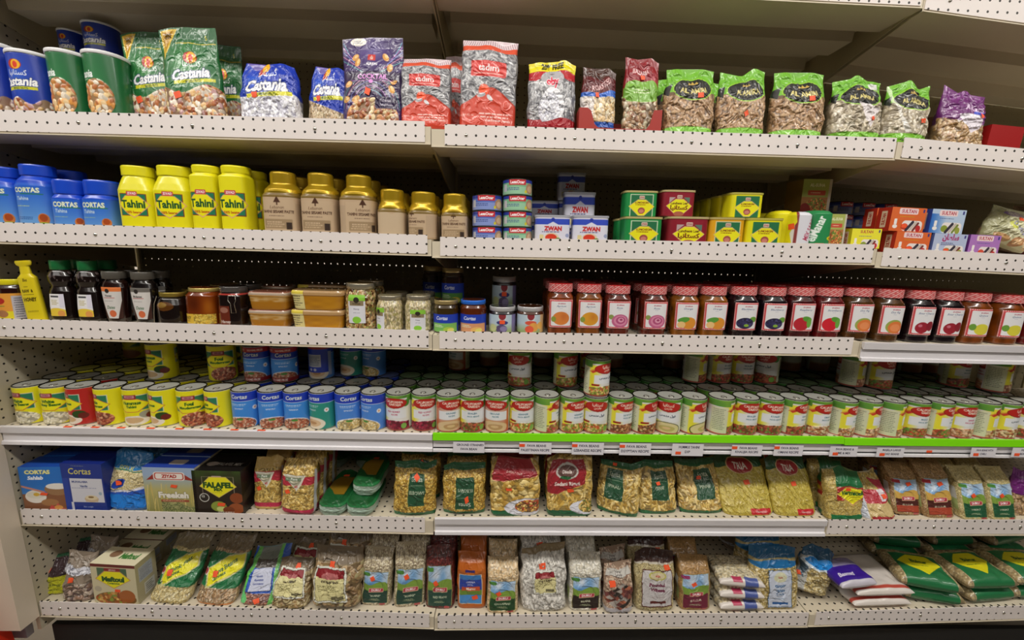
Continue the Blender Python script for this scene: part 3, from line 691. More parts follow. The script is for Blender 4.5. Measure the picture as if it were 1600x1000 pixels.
@design('bluejar')
def _(kind):
    W, H, D = (10, 17.3, 9) if kind == 'L' else (9.3, 12.8, 8.4); a = Art(15, H, '1748c8', 6.5)
    t = .70 if kind == 'L' else .6
    a.mix(lambda U, V: (V < t) * np.clip((t - V) * 1.6, 0, 1) * .75, '9cc4dc'); a.mix(lambda U, V: (V < t) * .25, '4aa0e8')
    a.text('CORTAS', .5, t - .11, .075 * 17 / H, 'eef0d8', .04, 0, .56, out='2a6a3c', ow=1); a.line(.4, t - .17, .76, t - .17, .25, '2a7a3a')
    a.text('Tahina', .42, t - .24, .055 * 17 / H, 'c8dcea', .02, .2, .3); a.fine(.42, t - .36, .3, .02, 'c8d88a', 1, 3); a.fine(.42, t - .55, .28, .05, '1a3a80', 2, 4)
    a.ell(.72, .14, .08, .09, 'd07a3a'); a.ell(.72, .16, .055, .06, 'a84a20'); a.ell(.72, .06, .09, .03, '8ab03a')
    prof = [(0, .94, .94, 3.5), (.03, 1, 1, 3.5), (.66, 1, 1, 3), (.75, .93, .93, 2.5), (.82, .74, .76, 2), (.83, .84, .84, 2), (.98, .84, .84, 2), (1, .8, .8, 2)] if kind == 'L' else [(0, .94, .94, 3.5), (.04, 1, 1, 3.5), (.62, 1, 1, 3), (.7, .86, .88, 2.3), (.71, .97, .97, 2), (.97, .97, .97, 2), (1, .92, .92, 2)]
    return make('tahini_jar', 'jar', a, W, H, D, prof, PLAS, back=12)
@design('goldjar')
def _(kind):
    W, H, D = (11, 16.3, 10) if kind[0] == 'L' else (8.6, 11.8, 8.2); a = Art(W * 1.45, H, 'c2a88a', 6.5)
    lab = kind[-1] != 'x'
    if lab:
        u = {'a': .5, 'b': .5, 'c': .64, 'd': .3}[kind[-1]]
        a.rect(0, .04, 1, .5, 'b8a084'); a.rect(u - .3, .06, u + .3, .56, 'b99f80'); a.rect(u - .295, .065, u + .295, .555, 'c4ab8c')
        a.poly([(u - .06, .51), (u + .06, .51), (u, .61)], '4a2c1c'); a.rect(u - .01, .47, u + .01, .52, '4a2c1c'); a.text('Lebanon', u, .435, .05, '5a3c28', .0, .1, .3); a.text('TAHINI SESAME PASTE', u, .365, .045, '4c3020', .03, 0, .54)
        a.fine(u, .3, .3, .02, '6a5040', 1, 3); a.rrect(u - .24, .1, u + .24, .25, 'a08868', .2); a.fine(u - .04, .17, .36, .1, 'd0b898', 3, 6); a.rect(u + .14, .09, u + .23, .2, '3a2c24')
    else: a.below(lambda U: .52 + .03 * np.sin(U * 20), 'c8b294')
    y = .66 if kind[0] == 'L' else .6
    a.mix(lambda U, V: (V > y - .07) * .8, '6a5216')
    top = y
    a.put(a.V > top, 'b09626')
    prof = [(0, .94, .94, 4), (.03, 1, 1, 4), (y - .04, 1, 1, 4), (y, .96, .96, 3), (y + .02, 1.0, 1.0, 2.4), (y + .06, .98, .98, 2.2), (.8, .72, .74, 2), (.82, .70, .72, 2), (.975, .70, .72, 2), (1, .64, .66, 2)]
    if kind[0] != 'L': prof[6:] = [(.74, .86, .86, 2), (.78, .84, .84, 2), (.97, .84, .84, 2), (1, .78, .78, 2)]
    d = make('paste_jar', 'jar', a, W, H, D, prof, pbr('jar_plastic', rough=.38, coat=.3, coat_rough=.15, attr=True), back=12)
    mb = MB(); z0 = (y + .005) * H / 100; P = d['P']; vs = [i for i in range(P.shape[0]) if P[i, 0, 2] >= z0]
    Q = P[vs]; B = Q.copy(); B[..., 1] *= -1; S = np.concatenate([Q, B[:, ::-1]], 1); S[..., :2] *= 1.008; mb.grid(S); ring = S[-1]; b0 = mb.n; mb.v.append(ring + [0, 0, .0003]); mb.c.append(np.ones(ring.shape)); mb.n += len(ring); mb.face([b0 + i for i in range(len(ring))])
    d['parts'].append(('lid', mb.mesh('lid'), pbr('gold_lid', 'b8971e', rough=.3, metal=.55, coat=.2)))
    return d
@design('fishcan')
def _(kind):
    W, H = 8.4, 4.1; a = Art(13.2, H, '5870c0' if kind == 'b' else '7cba8e', 7); a.mix(lambda U, V: .5 * (V < .5), 'b8c4e8' if kind == 'b' else 'b8dcc0'); a.rect(0, .74, 1, 1, '2c3c9a')
    a.poly([(0, .74), (1, .74), (1, .6), (.5, .8), (0, .66)], '5a78cc' if kind == 'b' else '6cb488')
    a.rrect(.3, .6, .68, .96, 'cc2a34', .3); a.text('LesaOcer', .49, .78, .19, 'ffffff', .04, 0, .34); a.fine(.4, .36, .4, .2, '3a4c90', 2, 5)
    a.ell(.8, .4, .12, .34, 'b08a6c'); a.ell(.8, .38, .08, .2, 'd0b090'); a.ell(.68, .2, .03, .1, 'd8cc30'); a.rect(.14, .2, .24, .66, 'c8c8d0')
    lid = lidmb(W / 200 + .0005, H / 100 - .003, H / 100 + .0005)
    return make('fish_can', 'can', a, W, H, W, CAN, CANP, back=12, parts=lambda P: [('lid', lid, TIN)])
def tin(name, a, W, H, D, lidc, n=6):
    prof = [(0, .96, .96, n), (.03, 1, 1, n), (.92, 1, 1, n), (.93, 1.03, 1.03, n), (1, 1.03, 1.03, n)]
    a.put(a.V > .925, lidc); d = make(name, 'tin', a, W, H, D, prof, CANP, back=10, capc=lidc)
    mb = MB(); P = d['P']; vs = [i for i in range(P.shape[0]) if P[i, 0, 2] >= .925 * H / 100]; Q = P[vs]; B = Q.copy(); B[..., 1] *= -1; S = np.concatenate([Q, B[:, ::-1]], 1); S[..., :2] *= 1.006
    mb.grid(S); ring = S[-1] + [0, 0, .0004]; b0 = mb.n; mb.v.append(ring); mb.c.append(np.ones(ring.shape)); mb.n += len(ring); mb.face([b0 + i for i in range(len(ring))])
    d['parts'].append(('lid', mb.mesh('lid'), plain(lidc, .35, .2))); return d
@design('meattin')
def _():
    W, H, D = 10.2, 8.0, 6.5; a = Art(14, H, 'dcdcea', 7); a.rect(0, .66, 1, .86, '3a50c0'); a.ell(.5, .84, .035, .06, '2a3aa0'); a.poly([(.4, .66), (.6, .66), (.5, .76)], 'dcdcea'); a.text('ZWAN', .5, .52, .15, 'c82a2a', .06, 0, .34)
    a.fine(.5, .4, .5, .06, '3a3a6a', 1, 2); a.ell(.48, .2, .14, .17, 'e0d0b0'); a.ell(.47, .2, .11, .13, 'd8402a'); a.ell(.6, .12, .06, .08, '6a8a3a'); a.ell(.78, .28, .04, .07, '9aa4c8'); a.rrect(.25, .1, .33, .3, 'dcd098', .4)
    return tin('meat_tin', a, W, H, D, 'a8aab4')
@design('gheetin')
def _(kind):
    W, H, D = 11, 9.0, 7.5; bg = {'g': '1c8a44', 'r': '8a1c2c', 'y': 'e4dc1c', 'o': 'e0a41c'}[kind]; a = Art(15.5, H, bg, 7)
    fr = {'g': 'c8d8b8', 'r': '8a1c2c', 'y': '2c7a48', 'o': 'd8d0a0'}[kind]; a.rect(.27, 0, .73, .86, fr); a.rect(.285, .0, .715, .83, '2a7048' if kind != 'r' else '8e2030')
    if kind == 'r': a.poly([(.3, .72), (.42, .72), (.3, .5)], 'b8a0a0'); a.poly([(.7, .72), (.58, .72), (.7, .5)], '5c7a6a')
    a.poly([(.24, .4), (.42, .66), (.58, .66), (.76, .4), (.56, .04), (.44, .04)], 'd8b878'); a.poly([(.255, .4), (.43, .64), (.57, .64), (.745, .4), (.555, .07), (.445, .07)], 'eae420')
    a.rrect(.45, .68, .55, .8, 'd8c0b0', .3); a.text('ZIYAD', .5, .74, .06, '8a2a2a', .02, 0, .09)
    if kind == 'r': a.text('Luncheon Loaf', .5, .5, .09, '4a1c10', .03, 0, .34); a.text(ARN[::-1], .5, .32, .16, '6a1c14', .04, 0, .36); a.ell(.5, .1, .1, .1, 'a8604a')
    else: a.text('LUNCHEON', .5, .54, .07, '6a1c10', .03, 0, .26); a.fine(.5, .46, .3, .06, '6a2010', 1, 2); a.ell(.5, .24, .07, .12, 'a05048'); a.ell(.5, .22, .05, .07, 'c88070'); a.fine(.5, .12, .14, .03, '6a2010', 1, 2)
    return tin('luncheon_tin', a, W, H, D, {'g': 'b8ac70', 'r': 'b8a878', 'y': 'b8b050', 'o': 'b8a868'}[kind])
@design('sardine')
def _(kind):
    # oval tin standing on its edge: broad face to the side, printed face frontwards
    W, H, D = 6.2, 10.5, 10; c = {'w': 'dcdce4', 'g': '2c8a50', 'y': 'e4dc20'}[kind]; a = Art(9, H, c, 8)
    if kind == 'w': a.rect(.3, 0, .36, 1, '8a3a3a'); a.poly([(0, 0), (.3, 0), (.2, .4), (.34, .7), (.3, 1), (0, 1)], 'e4dc20'); a.text('MIX SARD', .62, .5, .1, 'b03c5c', .02, .3, .9, rot=1.35); a.fine(.8, .5, .2, .7, 'a08aa0', 9, 3)
    if kind == 'g': a.poly([(.62, 0), (.78, 0), (.66, .4), (.72, .8), (.9, 1), (1, 1), (1, 0)], '2440c0'); a.text('elManar', .36, .5, .15, 'f0f8f0', .03, .2, .8, rot=1.35); a.ell(.68, .25, .1, .06, 'd8c81c'); a.ell(.68, .25, .05, .03, '3a3a1c')
    return make('sardine_tin', 'tin', a, W, H, D, [(0, .8, .8, 3), (.06, 1, 1, 3.5), (.9, 1, 1, 3.5), (.97, .85, .85, 3), (1, .6, .6, 3)], CANP, stick={'w': (.22, .58, 1.6, 2, .2), 'g': (.45, .06, 1.8, 1.4, 0), 'y': None}[kind])

def carton(name, W, H, D, front, side=None, top=None, cat='box', stick=None, sidec=None):
    """a folding box of flat printed faces"""
    W, H, D = W / 100, H / 100, D / 100; mb = MB()
    def face(art, o, ux, uy, col):
        o, ux, uy = np.array(o, float), np.array(ux, float), np.array(uy, float)
        if art: C = art.sampled()[0]; nv, nu = art.nv + 1, art.nu + 1
        else: C = lin(col); nv, nu = 2, 2
        g = o + np.linspace(0, 1, nu)[None, :, None] * ux + np.linspace(0, 1, nv)[:, None, None] * uy; mb.grid(g, C, flat=True); return g
    sc = sidec or '888888'
    P = face(front, (-W / 2, -D / 2, 0), (W, 0, 0), (0, 0, H), sc)
    face(side, (W / 2, -D / 2, 0), (0, D, 0), (0, 0, H), sc); face(side, (-W / 2, D / 2, 0), (0, -D, 0), (0, 0, H), sc)
    face(top, (-W / 2, -D / 2, H), (W, 0, 0), (0, D, 0), sc); face(None, (-W / 2, D / 2, 0), (W, 0, 0), (0, -D, 0), sc); face(None, (W / 2, D / 2, 0), (-W, 0, 0), (0, 0, H), sc)
    d = dict(name=name, cat=cat, W=W, H=H, D=D, mesh=mb.mesh(name), mat=CARD, parts=[], P=P, aw=W * 100, ah=H * 100)
    if stick: add_stick(d, *stick)
    return d
@design('sultan')
def _(kind):
    W, H, D = 11.5, 7, 5; bg = {'o': 'dc6a34', 'b': 'b8cce4', 'u': 'b07ac0', 'y': 'ece43c', 'c': 'b4c0dc'}[kind]; a = Art(W, H, bg, 8)
    if kind == 'b': a.mix(lambda U, V: np.clip(1 - U * 2.2, 0, 1) * (V < .8), '2c6ac0')
    if kind == 'c': a.text('ﺳﻠﻄﺎن'[::-1], .5, .8, .26, 'a8306c', .05, 0, .5); a.fine(.45, .52, .5, .14, '3a3a6a', 2, 6)
    else:
        a.rrect(.22, .72, .76, .96, 'f0d8d8' if kind != 'y' else bg, .4); a.text('SULTAN', .5, .84, .14, 'b02840', .02, 0, .46)
        a.fine(.5, .62, .5, .06, 'c8a020' if kind == 'o' else '4a5a90', 1, 3)
    a.rrect(.36, .02, .94, .46, 'ece4e0', .7); a.ell(.44, .2, .1, .14, 'd8543c' if kind in 'ou' else '8a9a3c')
    a.line(.5, .06, .66, .4, .9, '3a3440'); a.line(.6, .06, .76, .4, .7, 'c8bcb0'); a.line(.7, .06, .82, .36, .7, '7a3a34' if kind != 'b' else '7a8a3c'); a.ell(.84, .14, .07, .14, 'c03030' if kind in 'ouy' else '98a040')
    a.rrect(.12, .28, .2, .52, 'f0ece8', .5); a.ell(.16, .2, .07, .08, 'f0ece8'); a.rect(.9, .8, .95, .94, '3a3a80')
    s = Art(D, H, {'o': 'b02c1c', 'b': '2848a0', 'u': '7a3c90', 'y': 'c8c020', 'c': '5a70b0'}[kind], 8); s.rrect(.3, .15, .7, .85, 'e0c8b0', .2); s.text('SULTAN', .5, .5, .16, 'a02818', .03, 0, .7, rot=1.57)
    return carton('stuffed_dates_box', W, H, D, a, s, None, stick=(.42, .22, 2, 1.3, 0) if kind in 'oc' else None, sidec={'o': 'c8542c', 'b': '7a98c8', 'u': '9a68ac', 'y': 'd8d02c', 'c': '8a9cc4'}[kind])
@design('alsuha')
def _(kind):
    W, H, D = (6.2, 8.4, 5) if kind == 's' else (8.4, 9.6, 7); a = Art(W, H, 'a8b05c', 9); a.mix(lambda U, V: (V < .55) * .8, 'b06a3c'); a.text('AL-SUHA', .5, .85, .08, 'e8e8c8', .03, 0, .6); a.rrect(.2, .6, .8, .72, 'c8503c', .4); a.fine(.5, .66, .5, .05, 'f0d0b0', 1, 2)
    a.blobs(lambda U, V: ((U - .55) / .42) ** 2 + ((V - .28) / .25) ** 2 < 1, .9, ['c8743c', 'a84c28', 'e0a860', '6a9a3c'], 3, 2.2); a.rect(.9, 0, 1, 1, 'c8c0b0')
    if kind == 'L': a.ell(.15, .2, .2, .2, '8a2418')
    return carton('sweet_box', W, H, D, a, None, None, sidec='8a6a3c')
@design('datebag')
def _(kind):
    W, H, D = 17, 13, 6; a = Art(20, H, 'c8c4a0' if kind == 'd' else '5a1420'); a.mix(lambda U, V: (U < .35) * .6, '8a8a5c')
    if kind == 'd':
        a.ell(.4, .84, .18, .1, '6a4c8a'); a.fine(.4, .84, .26, .08, 'e8e0f0', 2, 3); a.mix(lambda U, V: ((U > .3) & (V > .36)) * .55, 'e8e8c0'); a.ell(.42, .52, .1, .1, 'c8cc4c'); a.text('Dates', .55, .5, .14, '9a98b0', .03, .3, .4, rot=-.5)
        a.ell(.6, .14, .13, .13, 'b07a4c', .4); a.ell(.6, .15, .09, .08, 'd8b080', .4); a.ell(.86, .18, .16, .16, 'e0c8a0'); a.ell(.84, .24, .11, .11, 'c8a070'); a.ell(.3, .12, .14, .1, 'b48a58')
    return make('date_bag', 'bag', a, W, H, D, PILLOW, FILM, .7, 61, .05, stick=(.5, .72, 2, 1.5, .2) if kind == 'd' else None)
# -- honey and jams of the third shelf
def lid_art(colr, k=0):
    return colr
def gingham_lid(r, z0, z1):
    """red and white checked screw lid, checks in its print"""
    mb = MB(); k = 48; th = np.linspace(0, 2 * math.pi, k + 1); zs_ = np.linspace(z0, z1, 8); P = np.array([[(r * math.sin(t), -r * math.cos(t), z) for t in th] for z in zs_])
    I, J = np.meshgrid(np.arange(k + 1), np.arange(8)); C = lin([[[216, 110, 110], [186, 40, 44], [238, 190, 186]][(int(i) // 1 % 2 + int(j) // 1 % 2) % 3 if (i + j) % 4 else 2] for i, j in zip(I.ravel(), J.ravel())]).reshape(8, k + 1, 3)
    mb.grid(P, C); mb.lathe([(r, z1), (r * .97, z1 + .001), (0, z1 + .001)], lin('a81c20'), k); return mb
FLAV = {'apricot': ('8a3c10', 'd8823a', 'Apricot'), 'apricot2': ('8a4a10', 'd89a2a', 'Apricot'), 'rose': ('6a2414', 'c86a90', 'Rose'), 'orange': ('9a5a14', 'dc9030', 'Orange'), 'blackberry': ('180c14', '3a3458', 'Blackberry'),
        'raspberry': ('4a0c10', 'b82430', 'Raspberry'), 'dryfig': ('5a3814', 'dc7a3c', 'Dry Fig'), 'cherry': ('160a10', '9a2030', 'Sour Cherry'), 'lemon': ('8a4410', 'd8d040', 'Quince'), 'straw': ('6a0c10', 'd02030', 'Strawberry')}
@design('jam')
def _(fl):
    bodyc, fc, word = FLAV[fl]; W, H = 7.8, 14.6; a = Art(12.2, H, bodyc, 5)
    a.mix(lambda U, V: .35 * smooth_noise(U.shape, 5, 9), '000000')
    prof = [(0, .88, .88, 2.6), (.02, .93, .93, 2.8), (.12, .92, .92, 3), (.16, .95, .95, 3.4), (.66, 1.0, 1.0, 3.2), (.74, .98, .98, 2.8), (.82, .84, .84, 2.1), (.85, .82, .82, 2), (1, .82, .82, 2)]
    def parts(P):
        L = Art(5.8, 8.2, 'c83a40', 11)
        for i in range(16):
            for e in (0, 1): L.rect(i / 16 + .008, e * .955 + .008, i / 16 + .04, e * .955 + .035, 'f2dcd8')
        for i in range(22):
            for e in (0, 1): L.rect(e * .95 + .008, i / 22 + .005, e * .95 + .04, i / 22 + .028, 'f2dcd8')
        L.rect(.065, .05, .935, .945, 'c83a40'); L.rrect(.085, .06, .915, .935, 'e6e6e8', .12)
        L.text('DURRA', .52, .86, .045, 'a83a50', .02, 0, .36); L.text(word, .5, .76, .062, '5a6a90', .01, .25, .62); L.fine(.5, .69, .22, .02, '8a90b0', 1, 2)
        if fl in ('apricot', 'apricot2'): L.ell(.5, .33, .34, .24, fc); L.mix(lambda U, V: .35 * np.exp(-((U - .62) ** 2 + (V - .4) ** 2) / .02), 'b04a18'); L.ell(.2, .3, .1, .1, '8a9a3c')
        elif fl == 'rose':
            L.ell(.18, .42, .1, .09, '8a9a50')
            for i, (q, cc) in enumerate(((.34, 'c0628a'), (.26, 'd88aa8'), (.19, 'b04c78'), (.12, 'e0a0b8'), (.06, 'a03c68'))): L.ell(.54 + .01 * i, .28 + .012 * i, q, q * .72, cc, i)
        elif fl == 'orange': L.ell(.58, .24, .3, .22, fc); L.ell(.36, .36, .24, .1, '5a9a3c', .3); L.ell(.28, .18, .16, .12, 'e8c080')
        elif fl == 'blackberry':
            L.ell(.76, .4, .15, .1, '6aa03c'); L.blobs(lambda U, V: ((U - .44) / .34) ** 2 + ((V - .26) / .2) ** 2 < 1, .75, ['34305a', '24203c', '4a4878'], 2, 1.1); L.ell(.5, .18, .1, .05, '8ab03c')
        elif fl in ('raspberry', 'straw'): L.ell(.4, .26, .3, .24, fc); L.ell(.6, .44, .2, .09, '5a9a38', -.4); L.ell(.7, .3, .1, .17, '6aac40')
        elif fl == 'dryfig': L.ell(.55, .27, .34, .24, '9aa850'); L.ell(.6, .24, .3, .21, fc); L.ell(.6, .23, .2, .13, 'e8905a')
        elif fl == 'cherry': L.ell(.42, .26, .26, .2, fc); L.ell(.74, .32, .16, .17, '8a1c2c'); L.ell(.34, .33, .08, .05, 'c87080')
        else: L.ell(.55, .26, .3, .2, fc); L.ell(.2, .34, .12, .12, '6a9a3c')
        L.rect(0, 0, .0, 0, 'ffffff')
        lab = patch(P, .22, .78, .155, .70, L, .0007)
        return [('label', lab, PAPER), ('lid', gingham_lid(W / 200 * .93, .845 * H / 100, H / 100 + .0), PLAS)]
    return make('jam_jar', 'jar', a, W, H, W * .96, prof, GLASSP, back=12, parts=parts)
@design('yellowlid')
def _():
    W, H = 9.8, 10.4; a = Art(15.4, H, '2a0c08', 6); prof = [(0, .9, .9, 2), (.04, 1, 1, 2), (.78, 1, 1, 2), (.85, .88, .88, 2), (1, .86, .86, 2)]
    def parts(P):
        L = Art(11, 6.6, 'e8a03c', 7); L.mix(lambda U, V: (V < .3) * .9, 'e8e028'); L.ell(.45, .7, .16, .14, 'b8281c'); L.fine(.45, .5, .4, .08, '5a8a2c', 1, 3); L.ell(.3, .2, .1, .14, '7a9a3c'); L.ell(.52, .2, .12, .14, 'b07a50'); L.rect(.74, 0, 1, .9, 'c0bcc4'); L.fine(.87, .45, .2, .8, '5a5a6a', 9, 2)
        return [('label', patch(P, .1, .9, .04, .66, L, .0007), PAPER), ('lid', lidmb(W / 200 * .95, .86 * H / 100, H / 100), plain('e8dc1c'))]
    return make('halva_spread_jar', 'jar', a, W, H, W, prof, GLASSP, back=12, parts=parts)
@design('honeytag')
def _():
    W, H, D = 7.2, 17, 2.5; a = Art(8.4, H, 'dcc820', 7); a.text('Bee', .5, .68, .05, '4a3c08', .02, .3, .4); a.fine(.48, .57, .3, .02, '5a4a10', 1, 2); a.text('RAW  &', .5, .50, .05, '3a3008', .04, 0, .62); a.fine(.5, .44, .5, .02, '4a3c08', 1, 4); a.text('HONEY', .52, .36, .06, '3a3008', .05, 0, .62); a.fine(.52, .16, .5, .03, '6a5810', 2, 4)
    return make('honey_squeeze_bottle', 'bottle', a, W, H, D, [(0, 1, 1, 4), (.72, .92, .92, 4), (.78, .55, .7, 3), (.9, .5, .6, 2.4), (.93, .8, .7, 2.4), (.97, .9, .8, 2.2), (1, .85, .8, 2)], PLAS, back=10)
@design('bear')
def _():
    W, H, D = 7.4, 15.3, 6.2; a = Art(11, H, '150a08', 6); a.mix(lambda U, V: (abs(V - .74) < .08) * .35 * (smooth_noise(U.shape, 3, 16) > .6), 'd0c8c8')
    prof = [(0, .8, .8, 2.3), (.05, 1, 1, 2.6), (.25, .98, 1, 2.6), (.5, .9, .9, 2.5), (.58, .72, .75, 2.3), (.66, .95, .9, 2.1), (.75, .98, .95, 2), (.82, .8, .8, 2), (.85, .62, .66, 2), (1, .6, .64, 2)]
    def parts(P):
        L = Art(4.6, 5.4, 'e6e4e4', 10); L.rect(.14, .84, .7, .92, '3a3a40'); L.fine(.42, .62, .5, .24, 'a89a3c', 4, 3); L.ell(.5, .15, .6, .22, 'e8c83c'); L.ell(.75, .12, .2, .15, 'e09a50'); L.mix(lambda U, V: (U > .72) * (V > .4) * .5, 'c8c4e0')
        return [('label', patch(P, .28, .72, .1, .46, L, .0007), PAPER), ('cap', lidmb(W / 200 * .66, .85 * H / 100, H / 100), plain('1a6a38'))]
    return make('honey_bear_bottle', 'bottle', a, W, H, D, prof, GLASSP, back=12, parts=parts)
@design('squeeze')
def _(kind):
    W, H, D = 7.4, 13.2, 5.5; a = Art(10.5, H, '200a06' if kind == 'a' else '0e0808', 6)
    prof = [(0, .74, .8, 2.4), (.1, .84, .9, 2.5), (.45, .92, .95, 2.6), (.68, 1, 1, 2.4), (.78, .92, .9, 2.2), (.84, .72, .8, 2), (.86, .8, .85, 2), (.98, .82, .86, 2), (1, .78, .82, 2)]
    def parts(P):
        L = Art(6.4, 8, 'd4d0cc', 9); L.rect(0, .86, 1, 1, 'e07a3c' if kind == 'a' else '6a6660'); L.ell(.42, .88, .1, .07, '2a2420'); L.text('Honey' if kind == 'a' else 'Molasses', .45, .72, .07, '4a4440', .03, 0, .46); L.line(.2, .66, .72, .66, .12, 'a83030'); L.fine(.45, .56, .5, .03, '8a8684', 1, 3); L.text('Dates', .5, .36, .1, '4a6a4c', .02, .3, .4); L.ell(.55, .16, .17, .11, 'd06a40')
        L.poly([(0, 0), (.3, 0), (0, .75)], '3a1a10'); L.poly([(1, 0), (.78, 0), (1, .6)], '3a1a10')
        return [('label', patch(P, .18, .82, .1, .7, L, .0007), PAPER), ('cap', lidmb(W / 200 * .84, .86 * H / 100, H / 100), plain('55514a'))]
    return make('syrup_bottle', 'bottle', a, W, H, D, prof, GLASSP, back=12, parts=parts)
@design('darkjar')
def _():
    W, H = 9, 9.4; a = Art(14, H, '120806', 5); a.ell(.5, .58, .2, .14, '5a3410'); a.ell(.45, .62, .12, .08, '8a6a30')
    cord = MB(); cord.tube([(-.026, -.033, .083), (-.036, -.034, .06), (-.044, -.03, .03), (-.046, -.03, .002)], .0008)
    return make('honey_jar', 'jar', a, W, H, W, [(0, .9, .9, 2), (.05, 1, 1, 2), (.6, 1, 1, 2), (.8, .86, .86, 2), (.86, .72, .72, 2), (1, .7, .7, 2)], GLASSP, back=12, parts=lambda P: [('lid', lidmb(W / 200 * .8, .86 * H / 100, H / 100), plain('a08a3a', .3, .2, .6)), ('string', cord, plain('b0a48c'))])
@design('amberjar')
def _():
    W, H = 9.4, 10.6; a = Art(14.6, H, '7a3208', 6); a.mix(lambda U, V: .6 * np.exp(-((U - .45) ** 2 / .02 + (V - .6) ** 2 / .06)), '3a1204'); a.mix(lambda U, V: .6 * np.exp(-((U - .72) ** 2 / .01 + (V - .5) ** 2 / .06)), 'b8741c')
    def parts(P):
        L = Art(9, 2.8, 'd8b43c', 9); L.blobs(lambda U, V: (U > .4), .5, ['d8b848', 'c8a030', 'e0c860'], 2, 1); L.text('HONEY', .2, .6, .3, '4a3408', .03, 0, .26); L.fine(.2, .3, .3, .2, '6a4c10', 2, 2)
        return [('label', patch(P, .16, .84, .06, .32, L, .0007), PAPER), ('lid', lidmb(W / 200 * .94, .9 * H / 100, H / 100), plain('c8b468', .3, .2, .5))]
    return make('honey_jar', 'jar', a, W, H, W, [(0, .94, .94, 3), (.04, 1, 1, 3.4), (.8, 1, 1, 3), (.88, .9, .9, 2.2), (1, .9, .9, 2)], GLASSP, back=12, parts=parts)
@design('clampjar')
def _():
    W, H = 8.6, 11.2; a = Art(13.4, H, '160a08', 6); a.rect(.1, .05, .55, .52, '6a2c1c'); a.ell(.42, .42, .1, .07, '9a6a5a'); a.text('Honey', .45, .12, .07, 'e0d8d0', .03, 0, .3); a.ell(.16, .12, .08, .07, 'c8b048'); a.ell(.13, .36, .06, .03, 'd8a848'); a.ell(.16, .26, .06, .03, 'd8a848'); a.rect(0, .79, 1, .83, 'b03c34')
    w_ = MB(); w_.tube([(.008, -.044, .088), (.028, -.040, .088), (.030, -.042, .074), (.026, -.045, .066), (.030, -.044, .04), (.016, -.047, .04), (.016, -.048, .066), (.008, -.047, .074), (.008, -.044, .088)], .0011)
    def parts(P): return [('lid', lidmb(W / 200 * .96, .86 * H / 100, H / 100), pbr('smoky_glass', '4a4644', rough=.05, coat=1)), ('wire_clamp', w_, TINL)]
    return make('clamp_lid_honey_jar', 'jar', a, W, H, W, [(0, .94, .94, 3), (.04, 1, 1, 3), (.76, 1, 1, 2.6), (.84, .96, .96, 2), (1, .9, .9, 2)], GLASSP, back=12, parts=parts)
@design('combbox')
def _(kind):
    W, H, D = (12.5, 5.0, 9) if kind == 'a' else (15.5, 5.4, 9); a = Art(W * 1.3, H, 'a8701c', 6)
    if kind == 'a': a.mix(lambda U, V: .85 * (V > .45) * smooth_noise(U.shape, 2, 12), 'd0b890'); a.rect(0, .8, 1, .95, 'b4a08c'); a.rect(0, .95, 1, 1, 'a06048')
    else: a.mix(lambda U, V: .6 * (V > .75), 'c0a890'); a.mix(lambda U, V: .5 * smooth_noise(U.shape, 4, 6) * (V < .7), 'd8a020')
    def parts(P):
        if kind == 'a': return []
        L = Art(2.8, 5, 'd8cc8c', 9); L.rect(0, .82, 1, 1, 'dcc848'); L.fine(.5, .45, .8, .6, '5a5038', 5, 5); return [('paper_seal', patch(P, .12, .34, .02, .98, L, .0007), PAPER)]
    return make('honeycomb_box', 'box', a, W, H, D, [(0, .86, .9, 5), (.08, .9, .92, 5), (.72, .96, .97, 5), (.75, 1, 1, 5), (.9, 1, 1, 5), (1, .95, .95, 5)], GLASSP, back=10, parts=parts)
@design('nutjar')
def _(kind):
    W, H = (9, 12) if kind == 'L' else (7.8, 9.4); a = Art(W * 1.57, H, '8a6a3c', 7)
    if kind == 'L': a.blobs(lambda U, V: V > -1, 1.0, ['c8a068', 'a87c48', '9a9a58', '5a3014', 'dcc494'], 5, 1.2)
    else: a.blobs(lambda U, V: V > -1, .95, ['d8cca8', 'c8b488', 'a8a064', 'e4d8b8'], 7, 1.7, ang=(1.57, .7))
    def parts(P):
        u0, u1, v0, v1 = (.33, .67, .16, .76) if kind == 'L' else ({'S': (.36, .72, .05, .62), 'T': (.1, .44, .05, .66)}[kind]); L = Art((u1 - u0) * W * 1.57, (v1 - v0) * H, 'dcdce4', 10)
        L.ell(.5, .9, .8, .14, '8ac83c'); L.rect(.1, .62, .9, .8, '8a7a5c'); L.ell(.5, .82, .16, .1, '2a2418'); L.text('Gourmet', .5, .7, .06, '3a3020', .02, 0, .6); L.text('Honey', .5, .5, .06, '5a5a6a', .01, 0, .5); L.text('with nuts', .5, .38, .05, '7a7a8a', 0, 0, .5); L.ell(.5, .12, .25, .12, '8ac83c')
        return [('label', patch(P, u0, u1, v0, v1, L, .0009), PAPER), ('lid', lidmb(W / 200 * .93, .88 * H / 100, H / 100), pbr('silver_lid', 'b4ac98', rough=.25, metal=.7))]
    return make('nuts_in_honey_jar', 'jar', a, W, H, W, [(0, .9, .9, 2), (.05, 1, 1, 2.2), (.7, 1, 1, 2.2), (.82, .9, .9, 2), (.88, .84, .84, 2), (1, .84, .84, 2)], GLASSP, back=12, parts=parts, zamp=.6)
